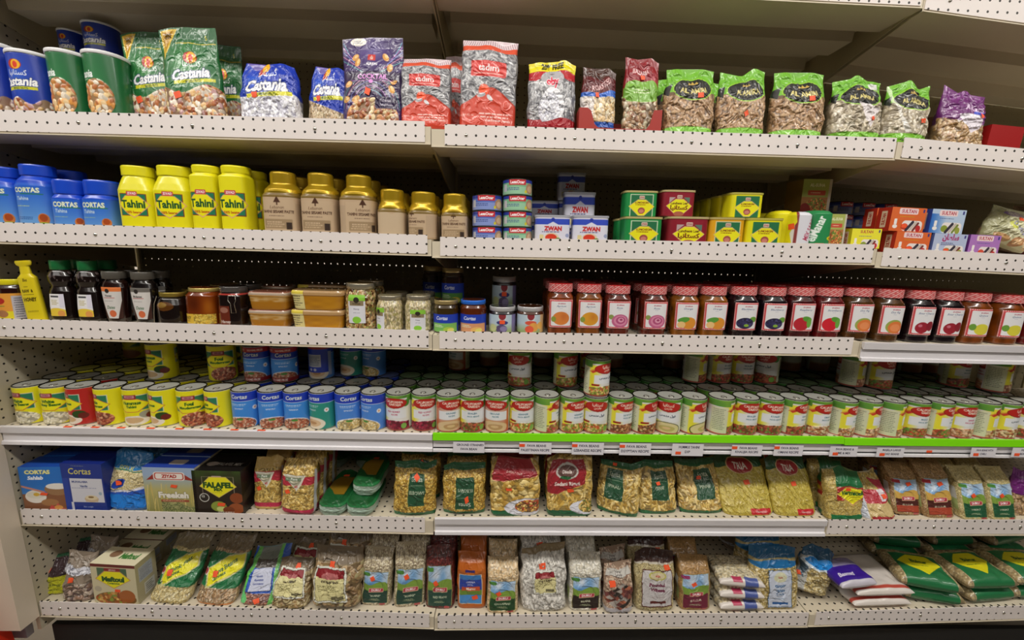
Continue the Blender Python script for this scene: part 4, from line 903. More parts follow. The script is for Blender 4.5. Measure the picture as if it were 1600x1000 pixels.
@design('cortasjar')
def _(kind):
    W, H = 7.7, 9.3; a = Art(12.1, H, {'f': '3a2a0c', 'a': '5a2408', 'd': '2a1206'}[kind], 6)
    def parts(P):
        L = Art(11, 5, '1c3cb0', 8); L.text('Cortas', .42, .78, .2, 'e8ecf8', .02, .15, .4); L.rect(.08, 0, .9, .5, {'f': '7ab85c', 'a': 'd8986c', 'd': '5a9a48'}[kind]); L.fine(.32, .34, .4, .16, 'e8f0d8', 2, 2); L.ell(.62, .14, .16, .16, {'f': 'a8c848', 'a': 'e8b868', 'd': 'd0c040'}[kind]); L.ell(.68, .12, .1, .1, 'e0d870')
        return [('label', patch(P, .06, .94, .04, .58, L, .0007), PAPER), ('lid', lidmb(W / 200 * .95, .87 * H / 100, H / 100), plain('2468d0', .3, .3) if kind == 'a' else plain('b8a470', .3, .2, .6))]
    return make('preserve_jar', 'jar', a, W, H, W, [(0, .92, .92, 2), (.04, 1, 1, 2), (.76, 1, 1, 2), (.84, .9, .9, 2), (1, .88, .88, 2)], GLASSP, back=12, parts=parts)
@design('smalljam')
def _(kind):
    W, H = 8, 7.2; a = Art(12.5, H, '100a14' if kind == 'b' else '4a2410', 6)
    def parts(P):
        L = Art(11.5, 4.4, 'b8ccd8', 8); L.mix(lambda U, V: np.clip(1 - V * 2, 0, 1), '8aa05c'); L.mix(lambda U, V: (U > .78) * .8, '6a5a90' if kind == 'b' else 'e0b070'); L.ell(.5, .95, .12, .4, 'd0d8dc'); L.ell(.5, .92, .1, .22, '8a2c34'); L.ell(.5, .55, .16, .12, '3a3c7a' if kind == 'b' else 'd8543c')
        if kind == 'b': L.ell(.48, .2, .16, .24, '5a4c70'); L.ell(.54, .22, .1, .14, '8a80a8'); L.ell(.22, .25, .12, .2, 'c0c890')
        else: L.ell(.58, .32, .14, .24, 'e0a04c'); L.ell(.46, .2, .12, .2, 'e05a40'); L.ell(.78, .4, .1, .2, 'e8b45c')
        d = [('label', patch(P, .08, .92, .06, .72, L, .0007), PAPER), ('lid', lidmb(W / 200 * .97, .83 * H / 100, H / 100), pbr('white_metal_lid', 'c4c4c6', rough=.3, metal=.3))]
        return d
    d = make('small_jam_jar', 'jar', a, W, H, W, [(0, .9, .9, 2), (.05, 1, 1, 2), (.74, 1, 1, 2), (.82, .92, .92, 2), (1, .9, .9, 2)], GLASSP, back=12, parts=parts)
    if kind == 'b': add_stick(d, .5, .45, 1.8, 1.2, 0)
    return d

# -- cans of the fourth shelf
def can(name, a, W, H, tab=True, pull_stick=False):
    z = H / 100; r = W / 200; prof = [(0, .97, .97, 2), (.03, 1, 1, 2), (.965, 1, 1, 2), (1, .985, .985, 2)]
    a.put((a.V > .975) | (a.V < .018), 'a8a8a0')
    def parts(P):
        mb = MB(); mb.lathe([(r * .985, z - .0005), (r * 1.005, z + .0008), (r * .985, z + .002), (r * .93, z + .0018), (r * .91, z - .002), (r * .7, z - .0022), (r * .66, z - .0012), (0, z - .0012)], k=24)
        L = [('lid', mb, TIN)]
        if tab:
            t = MB(); t.tube([(0, -.001, z), (.004, -.004, z + .0005), (.0075, -.012, z + .001), (.004, -.019, z + .001), (0, -.0205, z + .001), (-.004, -.019, z + .001), (-.0075, -.012, z + .001), (-.004, -.004, z + .0005), (0, -.001, z)], .0013, k=5); L.append(('pull_tab', t, TINL))
        if pull_stick:
            s_ = MB(); s_.box(-.024, -.014, z - .0009, -.006, -.002, z - .0004); L.append(('price_sticker', s_, STICK))
        return L
    return make(name, 'can', a, W, H, W, prof, CANP, back=10, parts=parts)
@design('ycan')
def _(kind):
    W, H = 7.6, 11; red = kind == 'red'; a = Art(11.9, H, 'b82420' if red else 'e6de18', 6)
    o = {'white': .5, 'white2': .42, 'red': .3, 'foulc': .3, 'hum': .52, 'hum2': .3, 'foul': .6, 'foulr': .28, 'hum3': .36}[kind]
    a.rect(o - .36, .42, o + .36, .84, 'd8d8c0'); a.rect(o - .345, .43, o + .345, .825, '2a7a58')
    a.poly([(o - .38, .58), (o - .16, .74), (o + .16, .74), (o + .40, .58), (o + .15, .38), (o - .15, .38)], 'c8703c'); a.poly([(o - .36, .58), (o - .15, .725), (o + .15, .725), (o + .38, .58), (o + .14, .395), (o - .14, .395)], 'ece41c')
    a.rrect(o - .14, .74, o + .14, .85, '8a2a30', .3); a.rrect(o - .11, .76, o + .11, .835, 'c88a90', .5); a.text('ZIYAD', o, .797, .04, '6a1c24', .02, 0, .16)
    w1, w2 = {'white': ('White', 'Kidney Beans'), 'white2': ('White', 'Kidney Beans'), 'red': ('', 'Hummus'), 'foulc': ('Foule', 'Moudammas'), 'hum': ('Hummus', 'Tahini'), 'hum2': ('', 'Hummus'), 'foul': ('Foul', 'Moudammas'), 'foulr': ('Foule', 'Moudammas'), 'hum3': ('Hummus', 'Tahini')}[kind]
    if w1: a.text(w1, o + .02, .63, .085, '24601c', .05, 0, .44)
    a.text(w2, o + .02, .53 if w1 else .58, .07, '24601c', .045, 0, .6)
    if kind.startswith('white'): a.blobs(lambda U, V: ((U - o - .05) / .36) ** 2 + ((V - .18) / .18) ** 2 < 1, 1.1, ['e4dcc0', 'd4cca8', 'f0ead4'], 2, 1.8); 
    elif kind.startswith('foul'): a.blobs(lambda U, V: ((U - o - .12) / .32) ** 2 + ((V - .2) / .19) ** 2 < 1, 1.0, ['a8543c', '8a3c2c', 'c87c58', 'd8a07c'], 3, 1.3)
    else: a.ell(o + .05, .15, .3, .13, 'e8e0d0'); a.ell(o + .03, .16, .2, .08, 'cfae80'); a.ell(o + .3, .3, .14, .1, '2a4a1c' if kind != 'hum' else '9a9a88'); a.ell(o + .38, .26, .1, .08, '6a2018')
    a.c[:] *= 1.0
    return can('bean_can', a, W, H, True)
@design('ccan')
def _(kind):
    W, H = 7.6, 11; a = Art(11.9, H, '1c3cb4', 6); band = kind.startswith('free'); k = kind.replace('free', '')
    o = {'a': .5, 'b': .62, 'c': .55, 'g': .36, 'h': .62, 'i': .36}.get(k[:1], .5)
    lc = '3c8adc' if k[0] in 'abc' else ('2a9080' if k[0] == 'g' else '4a86d8')
    y = .74 if not band else .66
    a.rect(.12 if k[0] in 'bh' else 0, .0, 1, y, lc); a.line(0, y, 1, y, .12, 'c8d8f0')
    a.text('Cortas', o, y + .12, .11, 'e6ecdc', .02, .12, .5); a.fine(o, y - .1, .46, .07, 'dce8f8', 2, 3); a.fine(o, y - .2, .28, .05, 'dce8f8', 2, 5)
    if k[0] != 'c': a.ell(o + .34, y - .2, .055, .06, 'e0e4e8'); a.ell(o + .34, y - .2, .02, .025, 'e09a5c')
    if k[0] in 'gk': a.ell(o, .17, .3, .17, 'e8dcc8'); a.ell(o, .18, .2, .1, 'd8b890'); a.ell(o, .18, .1, .04, 'b88a5c')
    else:
        a.ell(o, .12, .36, .2, 'dce0e8'); a.blobs(lambda U, V: ((U - o) / .34) ** 2 + ((V - .12) / .18) ** 2 < 1, .8, ['b86a4c', '9a4c34', 'd8b8a0', 'c88c6c'] if k[0] in 'abc' else ['dcc488', 'c8a860', 'ece0b8'], 4, 1.2); a.ell(o, .25, .08, .03, '4a8a3c')
    if band: a.rect(0, .84, 1, .975, 'b83034'); a.text('BPA', .3, .905, .05, 'f0e0d8', .02); a.text('SESAME FREE', .62, .905, .05, 'f0e0d8', .02, 0, .4); a.rect(0, .02, 1, .13, '9a2428'); a.text('SESAME FREE', .5, .075, .055, 'f0e0d8', .03, 0, .5)
    if k == 'k': a.rect(.2, .2, .9, 1, '1c3cb4'); a.rect(.25, .36, .62, .72, 'b8bcc0'); a.fine(.43, .54, .34, .3, '5a6a90', 8, 4); a.ell(.34, .28, .04, .04, 'c8ccd8'); a.ell(.46, .28, .04, .04, 'c8ccd8'); a.rect(.8, .1, .9, .8, '9aa8cc'); a.rect(0, .88, 1, .975, 'a8342c')
    return can('bean_can', a, W, H, True, kind in ('h', 'i', 'g'))
CGK = {'red': 'RED KIDNEY', 'pal': 'PALESTINIAN', 'gro': 'GROUND', 'leb': 'LEBANESE', 'egy': 'EGYPTIAN', 'hum': 'HUMMUS', 'kha': 'KHALIJIA', 'oma': 'OMANI', 'sau': 'SAUDI', 'lim': 'LIME & MIX', 'maj': 'MAJILA'}
@design('gcan')
def _(kind, o=.5, ar=0):
    W, H = 7.55, 11; a = Art(11.8, H, 'e0dfdc', 6)
    a.mix(lambda U, V: np.clip(1.2 - abs(U - o + .34) * 5, 0, 1) * (V < .86) * (.9 if kind != 'gro' else 0), 'e8dc28')
    if kind == 'gro': a.mix(lambda U, V: (abs(U - o) < .42) * np.clip(.25 + ((U - o) ** 2 * 4 + (V - .5) ** 2 * 3), 0, 1) * (V < .84), 'c05a30')
    a.rect(0, .90, 1, 1, '3c7a30'); a.put((a.V > .80) & (abs(a.U - o) > .36), '4a8c38'); a.mix(lambda U, V: (V > .8) * smooth_noise(U.shape, 7, 8) * .7 * ((V > .9) | (abs(U - o) > .36)), '98b83c'); a.ell(o + .34, .76, .1, .09, '3c8a34', .5)
    # side panel of small print
    for sgn in ((-1,) if o > .4 else (1,)) if o != .5 else (-1, 1):
        c0 = o + sgn * .62; a.rect(c0 - .2, .0, c0 + .2, .78, 'd4d6b4'); a.fine(c0, .44, .32, .6, '8a9078', 12, 7)
    a.poly([(o - .4, .68), (o - .1, .86), (o - .04, .82), (o - .34, .64)], 'c8402c'); a.poly([(o - .44, .66), (o - .16, .84), (o - .12, .86), (o - .42, .7)], 'd87a3c')
    a.ell(o + .03, .77, .33, .14, '8a1a18'); a.ell(o + .03, .775, .315, .125, 'b8261e')
    if ar: a.text(ARN[::-1], o + .03, .81, .075, 'f0e4d0', .03, 0, .4); a.text('ﺟﺎردن'[::-1], o + .03, .73, .06, 'f0e4d0', .03, 0, .3)
    else: a.text('CALIFORNIA', o + .03, .81, .062, 'f4ead8', .03, 0, .54, rot=-.04); a.text('GARDEN', o + .05, .735, .06, 'f4ead8', .03, 0, .42, rot=-.04)
    a.rect(o - .3, .36, o + .34, .60, 'e4e6ea')
    tc = 'b02a4c' if kind in ('red', 'sau') else '3a6a80'
    if ar: a.text('ﻓﻮل ﻣﺪﻣﺲ'[::-1], o + .02, .52, .065, '2a3c50', .03, 0, .5)
    else: a.text(CGK[kind], o + .02, .54, .045, tc, .015, 0, .5); a.text('FAVA BEANS' if kind not in ('red', 'hum', 'gro') else 'RECIPE', o + .04, .46, .042, tc, .01, 0, .46)
    pal = {'red': ['8a1c34', 'a83048', '6a1428'], 'pal': ['a8743c', 'c8504c', '8a9a3c', 'd8b07c'], 'leb': ['d8b868', 'c85a34', '8aa03c', 'e8cc8c'], 'egy': ['8a4a30', 'b87850', 'e0b890', '6a3420'], 'kha': ['8a3a2c', 'c05840', '6a8a3c', 'a87048'], 'oma': ['c08058', 'e0bc98', 'a05838', 'e8d0b0'], 'sau': ['d09870', 'e8c0a0', 'b06848'], 'lim': ['c89868', 'a85838', 'e0c8a0'], 'maj': ['6a9a3c', 'b84a34', 'a8804c', 'd07858']}.get(kind)
    if kind in ('gro', 'hum'): 
        a.ell(o, .15, .38, .20, 'c8885c' if kind == 'gro' else '5a5a2c'); a.ell(o, .16, .35, .17, 'dcbc94' if kind == 'gro' else 'dccc98'); a.ell(o + .03, .17, .2, .08, 'c09468' if kind == 'gro' else 'c0b068'); a.ell(o + .02, .18, .1, .035, 'dcb88c')
    else:
        a.blobs(lambda U, V: (V < .30 - .12 * abs(U - o)) & (abs(U - o) < .42) & (V > .03), 1.0, pal, len(kind) + ord(kind[0]), 1.35)
        a.ell(o + .27, .14, .07, .08, '7ab048')
        if kind in ('pal', 'leb', 'egy'): a.rect(o - .36, .30, o - .16, .35, '9a2420')
    a.rect(0, .018, 1, .05, 'b83a2c')
    return can('bean_can', a, W, H, True, kind == 'hum')
@design('farcan')
def _(kind):
    """dim cans of the rows further in"""
    W, H = 7.5, 11; a = Art(11.8, H, {'y': 'e0d81c', 'b': '1c3cb0', 'g': 'd8dacc', 'r': 'b02424'}[kind], 2.6)
    if kind == 'g': a.rect(0, .9, 1, 1, '3c7030'); a.rect(.0, .78, .2, .9, '4a8034'); a.rect(.8, .78, 1, .9, '4a8034'); a.ell(.5, .73, .3, .12, 'b82a20'); a.rect(.1, 0, .9, .3, 'a06a40')
    if kind == 'y': a.rect(.2, .4, .8, .84, '2a7a58'); a.poly([(.12, .58), (.5, .8), (.88, .58), (.5, .36)], 'ece41c'); a.ell(.5, .16, .3, .14, 'a06a48')
    if kind == 'b': a.rect(0, 0, 1, .7, '3c86d8'); a.ell(.5, .14, .3, .16, 'b08060')
    return can('bean_can', a, W, H, False)

# -- boxes and bags of the fifth and bottom shelves
def diamond(a, u, v, w, h, fr='c8985c'):
    a.poly([(u - w, v), (u - w * .45, v + h * .85), (u + w * .45, v + h * .85), (u + w, v), (u, v - h)], fr); a.poly([(u - w * .94, v), (u - w * .43, v + h * .78), (u + w * .43, v + h * .78), (u + w * .94, v), (u, v - h * .92)], 'ece41c')
@design('sahlab')
def _():
    a = Art(11, 14, '2470c4', 8); a.mix(lambda U, V: np.clip(.6 - V, 0, 1) * .9, '9ab8d8'); a.text('CORTAS', .42, .88, .085, 'ece8a0', .05, 0, .6, out='8a8a28', ow=1); a.text('Sahlab', .36, .75, .08, 'f4f4f8', .04, .2, .44)
    a.rect(0, 0, 1, .38, '8a5a3c'); a.ell(.3, .32, .24, .15, 'ece6dc'); a.ell(.3, .36, .2, .08, 'e0dccc'); a.ell(.32, .37, .07, .04, 'd8b040'); a.ell(.82, .48, .3, .14, '9a7450'); a.ell(.82, .55, .26, .07, 'e8e4dc'); a.line(.02, .56, .5, .42, .6, 'c88878'); a.ell(.6, .18, .2, .08, 'a8784c'); a.poly([(.55, .02), (.62, .12), (.7, .08), (.78, .16), (.84, .06), (.95, .02)], 'c8504c'); a.ell(.78, .06, .1, .05, 'd89a50')
    s = Art(6, 14, '2a62b4', 5); s.rect(.2, .1, .8, .7, 'c0ccdc'); t = Art(11, 6, '1c4ca8', 5)
    return carton('drink_mix_box', 11, 14, 6, a, s, t, stick=(.5, .38, 2.2, 1, -.3), sidec='2458b0')
@design('mbox')
def _():
    a = Art(11.5, 14.5, '1c3488', 8); a.text('Cortas', .45, .84, .13, 'd8cc60', .01, .1, .56); a.fine(.45, .95, .46, .015, 'b8b878', 1, 2); a.rect(.18, .19, .96, .69, 'd0d0d8'); a.text('MUHALABIA', .42, .62, .04, '2c3c7a', .03, 0, .42); a.text('Vanilla', .5, .53, .04, '2c3c7a', .03); a.fine(.5, .49, .62, .02, '6a74a0', 1, 4)
    a.ell(.65, .26, .17, .07, 'c8b090'); a.rect(.5, .2, .8, .27, 'c8b090'); a.ell(.65, .29, .15, .05, 'dccca8'); a.ell(.64, .3, .07, .02, '8a6a3c'); a.ell(.88, .38, .04, .035, '9ab0c0'); a.rect(0, .0, .14, .69, '24409a'); a.rect(.14, 0, .2, .19, 'd0d0d8'); a.text('Net weight', .55, .09, .03, 'b8c0e0', .01)
    t = Art(11.5, 7, '14287a', 5)
    return carton('pudding_mix_box', 11.5, 14.5, 7, a, None, t, sidec='1a3080')
@design('ricebag')
def _():
    W, H, D = 11.5, 17.5, 6; a = Art(14.5, H, '2a7ab8', 7); a.blobs(lambda U, V: (V < .7 + .05 * (U - .5) ** 2 * 4) & (V > .36), .55, ['d8c898', 'c4b078', 'e4d8b0'], 3, 2.2)
    a.text('GOYLAS', .46, .73, .055, 'd0cc6a', .03, 0, .6); a.line(.2, .7, .8, .68, .3, '2a6a4c'); a.below(lambda U: .34 + .14 * U ** 2, 'd4d4e0'); a.below(lambda U: .31 + .12 * U ** 2, '2a58b8'); a.below(lambda U: .28 + .02 * U, '2476c8'); a.ell(.35, .48, .16, .07, '2444a8', .5)
    return make('rice_bag', 'bag', a, W, H, D, [(0, .93, .85, 3.2), (.06, .99, 1, 3.2), (.6, 1, .9, 2.8), (.8, .97, .55, 2.4), (1, .9, .2, 2)], FILM, .5, 71, .12, stick=(.34, .49, 2, 1.6, .3))
@design('freekeh')
def _():
    a = Art(14, 14, 'b8b070', 8); a.mix(lambda U, V: np.clip((V - .5) * 3, 0, 1), '9ab0cc'); a.mix(lambda U, V: np.clip(.5 - V, 0, 1) * 1.4, '7a7a40')
    r = random.Random(4)
    for i in range(26): x = r.random(); a.line(x, r.random() * .3, x + .12 * (r.random() - .5), .3 + .4 * r.random(), .18, ['c8b468', 'a8a050', 'e0cc80'][i % 3])
    a.blobs(lambda U, V: (V < .22 - .08 * np.cos(U * 7)) & (U > .3), .6, ['7a8450', '5c6a38', '9aa068', 'b8b078'], 3, 2.4)
    a.poly([(.06, .72), (.2, .85), (.8, .85), (.98, .72), (.8, .74), (.2, .74)], '9a3028'); a.rrect(.2, .72, .8, .9, 'ece8e0', .6); a.rrect(.22, .735, .78, .885, 'b8382c', .6); a.rrect(.24, .75, .76, .87, 'ece4dc', .6); a.text('ZIYAD', .5, .81, .07, 'b02a24', .05, 0, .44)
    a.text('Freekeh', .55, .40, .13, 'ece8dc', .05, 0, .8, out='6a6440', ow=2); a.rect(.3, .25, .84, .30, '9a4830'); a.fine(.57, .275, .5, .03, 'd8b090', 1, 3)
    t = Art(14, 6, '24409a', 6); t.rrect(.4, .3, .7, .7, 'b8b0a8', .4); s = Art(6, 14, 'c8c0a0', 5)
    return carton('grain_box', 14, 14, 6, a, s, t, stick=(.58, .6, 2.0, 1.1, -.3), sidec='b0a878')
@design('falafel')
def _():
    a = Art(13.2, 13.2, '241a14', 8); a.mix(lambda U, V: np.clip((V - .6) * 2.5, 0, 1) * (.5 + .5 * smooth_noise(U.shape, 4, 9)), '3a5a1c'); a.line(.2, .86, .84, .86, .12, 'a89a88'); a.line(.84, .86, .84, .4, .12, 'a89a88'); a.line(.2, .86, .2, .4, .12, 'a89a88')
    a.rrect(.4, .8, .6, .88, 'b8a09c', .3); a.text('ZIYAD', .5, .84, .035, '7a2420', .02); diamond(a, .52, .64, .38, .26, 'd8c060'); a.text('FALAFEL', .52, .67, .12, '1c4c1c', .06, 0, .62); a.text('MIX', .52, .57, .07, '1c4c1c', .06); a.fine(.52, .5, .3, .02, '6a6a10', 1, 2)
    a.ell(.22, .38, .1, .1, 'd8d8d0'); a.ell(.22, .38, .085, .085, '2a2420'); a.text('12', .2, .41, .05, 'e8e8e0', .02)
    a.ell(.5, .18, .16, .12, '8a9a3c'); a.ell(.55, .12, .1, .06, 'c8d07c'); a.ell(.88, .38, .14, .12, '8a4420'); a.ell(.86, .14, .16, .12, '9a5028'); a.ell(.7, .1, .12, .08, '7a3c1c'); a.text('WITH HUMMUS', .64, .045, .035, 'd8d0c8', .02, 0, .5)
    t = Art(13.2, 7, '14100e', 7); t.text('FALAFEL MIX', .62, .4, .16, 'b8b4ac', .01, 0, .5, rot=0); t.ell(.26, .4, .12, .12, 'a89c90'); s = Art(7, 13.2, '16110e', 6); s.mix(lambda U, V: .5 * (abs(V - .3 - U * .3) < .1), '4a4034')
    return carton('falafel_mix_box', 13.2, 13.2, 9, a, s, t, stick=(.56, .23, 2.4, 1.2, -.2), sidec='14100e')
@design('pastabag')
def _(kind):
    W, H, D = 11, 17, 6; a = Art(14.5, H, 'c8a860', 7)
    if kind == 'penne': a.blobs(lambda U, V: (V > .12) & (V < .82), 2.2, ['c8aa58', 'dcc074', 'b08e40'], 3, 3.6)
    else: a.blobs(lambda U, V: (V > .08) & (V < 1), 1.0, ['ccac5c', 'e0c47c', 'b08c40'], 5, 1.2)
    a.poly([(0, .72), (.9, .72), (.9, .58), (.0, .52)], 'b02c3c') if kind != 'penne' else a.poly([(0, .76), (.95, .76), (.95, .56), (.5, .6), (0, .5)], 'b02c3c')
    a.poly([(.18, .76), (.72, .74), (.52, .44)], 'd8d4c4'); a.poly([(.22, .72), (.66, .71), (.5, .5)], 'b8b49c'); a.rect(.26, .64, .6, .70, '6a7a60'); a.text('Pasta', .45, .675, .04, 'f0f0e8', .02); a.text('all', .5, .53, .05, 'b02c3c', .03)
    a.below(lambda U: .10 + .02 * np.cos(U * 6), 'b82c4c') if kind != 'penne' else a.put((a.V > .06) & (a.V < .14), 'b82c4c')
    a.rect(.9, 0, 1, .84, 'c8c8cc')
    return make('pasta_bag', 'bag', a, W, H, D, BRICK, CLEAR, .35, 81, .13, stick=(.3, .42, 1.8, 1.6, .5))
@design('flatpack')
def _():
    W, H, D = 8.5, 5.0, 17; a = Art(13, H, '2a7a44', 7); a.mix(lambda U, V: (V < .62) * .85, 'c8d0c8'); a.mix(lambda U, V: .5 * smooth_noise(U.shape, 3, 6) * (V < .6), '5c8068'); a.rect(.0, .8, 1, 1, '1e5c30')
    d = make('spaghetti_pack', 'packet', a, W, H, D, [(0, .8, .97, 4), (.2, 1, 1, 4), (.7, 1, 1, 4), (1, .7, .96, 4)], FILM, .25, 9, 0)
    mb = MB(); mb.hexa([(-.028, -.05, .0503), (.028, -.05, .0503), (-.028, .04, .0503), (.028, .04, .0503), (-.028, -.05, .0512), (.028, -.05, .0512), (-.028, .04, .0512), (.028, .04, .0512)]); d['parts'].append(('clear_window', mb.mesh('clear_window'), pbr('spaghetti_window', '8a6a1c', rough=.3, coat=.5)))
    mb = MB(); mb.box(-.01, .045, .0505, .008, .055, .0512); d['parts'].append(('price_sticker', mb.mesh('price_sticker'), STICK))
    return d
@design('santa')
def _(kind):
    W, H, D = 13.8, 16, 5.5; a = Art(16.8, H, 'b8923c', 7); big = kind in ('spiral', 'penne', 'penne2')
    if big: a.blobs(lambda U, V: (V > .1) & (V < .9), 2.4, ['c8a858', 'd8bc70', 'a88438', 'e4cc8c'], ord(kind[-1]), 2.8)
    else: a.blobs(lambda U, V: (V > .09) & (V < .9), .75, ['c8a448', 'b08830', 'dcc068', 'a07a28'], 6 if kind == 'elb' else 9, 1.2)
    a.rect(0, .89, 1, 1, '24603a'); a.rect(0, 0, 1, .09, '1c7040'); r0 = {'elb': (.38, .22, .70, .80), 'elbr': (.34, .14, .70, .76), 'spiral': (.2, .3, .58, .86), 'penne': (.34, .3, .74, .84), 'penne2': (.40, .3, .8, .84)}[kind]
    a.rect(*r0, '1e4c30'); u = (r0[0] + r0[2]) / 2; w = r0[2] - r0[0]; up = math.pi if kind == 'elbr' else 0
    v1, v2 = (r0[3] - .09, (r0[1] + r0[3]) / 2 - .04) if not up else (r0[1] + .09, (r0[1] + r0[3]) / 2 + .06)
    a.text('Santa', u, v1, .085, 'c8ccb8', .01, 0, w * .9, rot=up); a.line(r0[0] + .03, (v1 + v2) / 2 + .01, r0[2] - .03, (v1 + v2) / 2 + .01, .1, 'b8c0a8'); a.text({'elb': 'ELBOWS', 'elbr': 'ELBOWS', 'spiral': 'SPIRALI', 'penne': 'PENNE', 'penne2': 'PENNE'}[kind], u, v2, .06, 'b0b8a0', .02, 0, w * .85, rot=up)
    st = {'elb': (.54, .74, 2, 2, .8), 'elbr': (.56, .34, 1.6, 2.4, .5), 'spiral': (.36, .93, 2, 1.1, 0), 'penne': (.5, .62, 2, 1.2, .2), 'penne2': (.5, .70, 2, 1.1, .1)}[kind]
    return make('pasta_bag', 'bag', a, W, H, D, PILLOW, CLEAR, .45, ord(kind[0]) + len(kind), {'elb': .16, 'elbr': .14, 'spiral': .3, 'penne': .35, 'penne2': .5}[kind], stick=st)
@design('pastared')
def _(kind):
    W, H, D = 15, 17.5, 6; a = Art(18, H, 'b8903c', 7); f = kind == 'farf'
    a.blobs(lambda U, V: (V > .12), 2.2 if f else 3.4, ['c8a44c', 'dcbc6a', 'b08a38', 'e8d08c'], 5, 1.3 if f else 4.2)
    a.poly([(.12, .66), (.3, .64), (.62, .72), (.86, .74), (.82, 1), (.14, 1)], '98202a') if f else a.poly([(.1, .42), (.3, .4), (.55, .52), (.76, .58), (.78, .94), (.12, .94)], '98202a')
    a.rect(0, 0, 1, .12, '1c6038')
    if f: a.text('SHORT CUT', .48, .8, .035, 'e0c8b8', .01, 0, .34, rot=-.08)
    else: a.ell(.44, .78, .2, .13, 'c8c4bc'); a.ell(.44, .78, .17, .1, '6a4a44'); a.text('Divella', .44, .78, .05, 'f0e8e0', .02, 0, .3); a.ell(.42, .68, .1, .03, '2a6a3c'); a.text('Sedani Rigati', .45, .57, .062, 'ece4dc', .03, 0, .6, rot=.05)
    a.ell(.7 if f else .8, .17, .38 if f else .3, .17 if f else .13, 'dcdce4'); a.blobs(lambda U, V: ((U - (.74 if f else .84)) / (.26 if f else .2)) ** 2 + ((V - .19) / .12) ** 2 < 1, 1.2, ['d8a048', 'b83c24', 'e0c070', '6a4a24'] if f else ['d8b458', 'c09840', '5a6a2c', 'e8d088'], 2, 2)
    return make('pasta_bag', 'bag', a, W, H, D, BRICK, CLEAR, .4, 91 + f, .12, stick=(.4, .52, 2, 1.3, .1) if f else (.5, .47, 2.2, 1.4, .3))
@design('tria')
def _():
    W, H, D = 16, 17, 5; a = Art(19, H, 'b8a040', 7); a.blobs(lambda U, V: V < .85, 1.5, ['bca844', 'c8b858', 'ac9434', 'd4c468'], 5, 9, h=.4, gap='a08c30'); a.rect(0, .79, 1, 1, '1e5430'); a.line(0, .79, 1, .79, .12, '10301c')
    a.ell(.5, .82, .27, .13, 'c8a878'); a.ell(.5, .82, .25, .115, 'a0202a'); a.text('TRIA', .5, .815, .1, 'dcd8cc', .02, 0, .36); a.rrect(.52, .02, .86, .13, 'c0242c', .4); a.text('VERMICELLI', .69, .075, .03, 'f4dcd8', .02, 0, .28)
    a.fine(.5, .72, .2, .015, 'a8983c', 1, 3)
    return make('vermicelli_bag', 'bag', a, W, H, D, SACK, FILM, .4, 101, .55, stick=(.55, .56, 2.2, 1.5, .2))
@design('vermi')
def _():
    W, H, D = 12, 15, 5.5; a = Art(15, H, 'c0a450', 7); a.blobs(lambda U, V: V < 1, 1.2, ['c8b060', 'd8c480', 'b09444'], 3, 6, h=.4); a.rect(.3, .7, 1, 1, '1e6a3c'); a.mix(lambda U, V: ((U > .3) & (V > .42) & (V < .7)) * 1.0, 'a82a24'); a.poly([(.28, .56), (.45, .68), (.78, .68), (.95, .56), (.66, .3)], 'c89860'); a.poly([(.31, .56), (.46, .665), (.77, .665), (.92, .56), (.66, .33)], 'e8e01c'); a.text('Vermicelli', .62, .57, .085, '1c5a24', .05, 0, .6); a.rect(.2, 0, 1, .12, '1c7040')
    return make('vermicelli_bag', 'bag', a, W, H, D, BRICK, CLEAR, .4, 111, .2, stick=(.52, .64, 1.8, 1, 0))
@design('redwhite')
def _():
    W, H, D = 11.5, 14.5, 6; a = Art(15, H, 'c8b078', 7); a.blobs(lambda U, V: V > .6, 1.0, ['d8bc6c', 'c8a850', 'e4d090'], 3, 1.3); a.rect(.26, .36, 1, .66, 'b02434'); a.mix(lambda U, V: (U < .26) * 1., 'c4c8d0'); a.fine(.13, .4, .2, .7, '8a90a0', 14, 3); a.poly([(.6, .9), (.95, .8), (.9, .3)], 'c83c50'); a.rect(.3, 0, 1, .08, 'b02434'); a.rrect(.62, .4, .8, .66, 'e0d8dc', .2)
    return make('pasta_bag', 'bag', a, W, H, D, SACK, CLEAR, .5, 121, .6, stick=(.72, .5, 2, 1.6, 0))
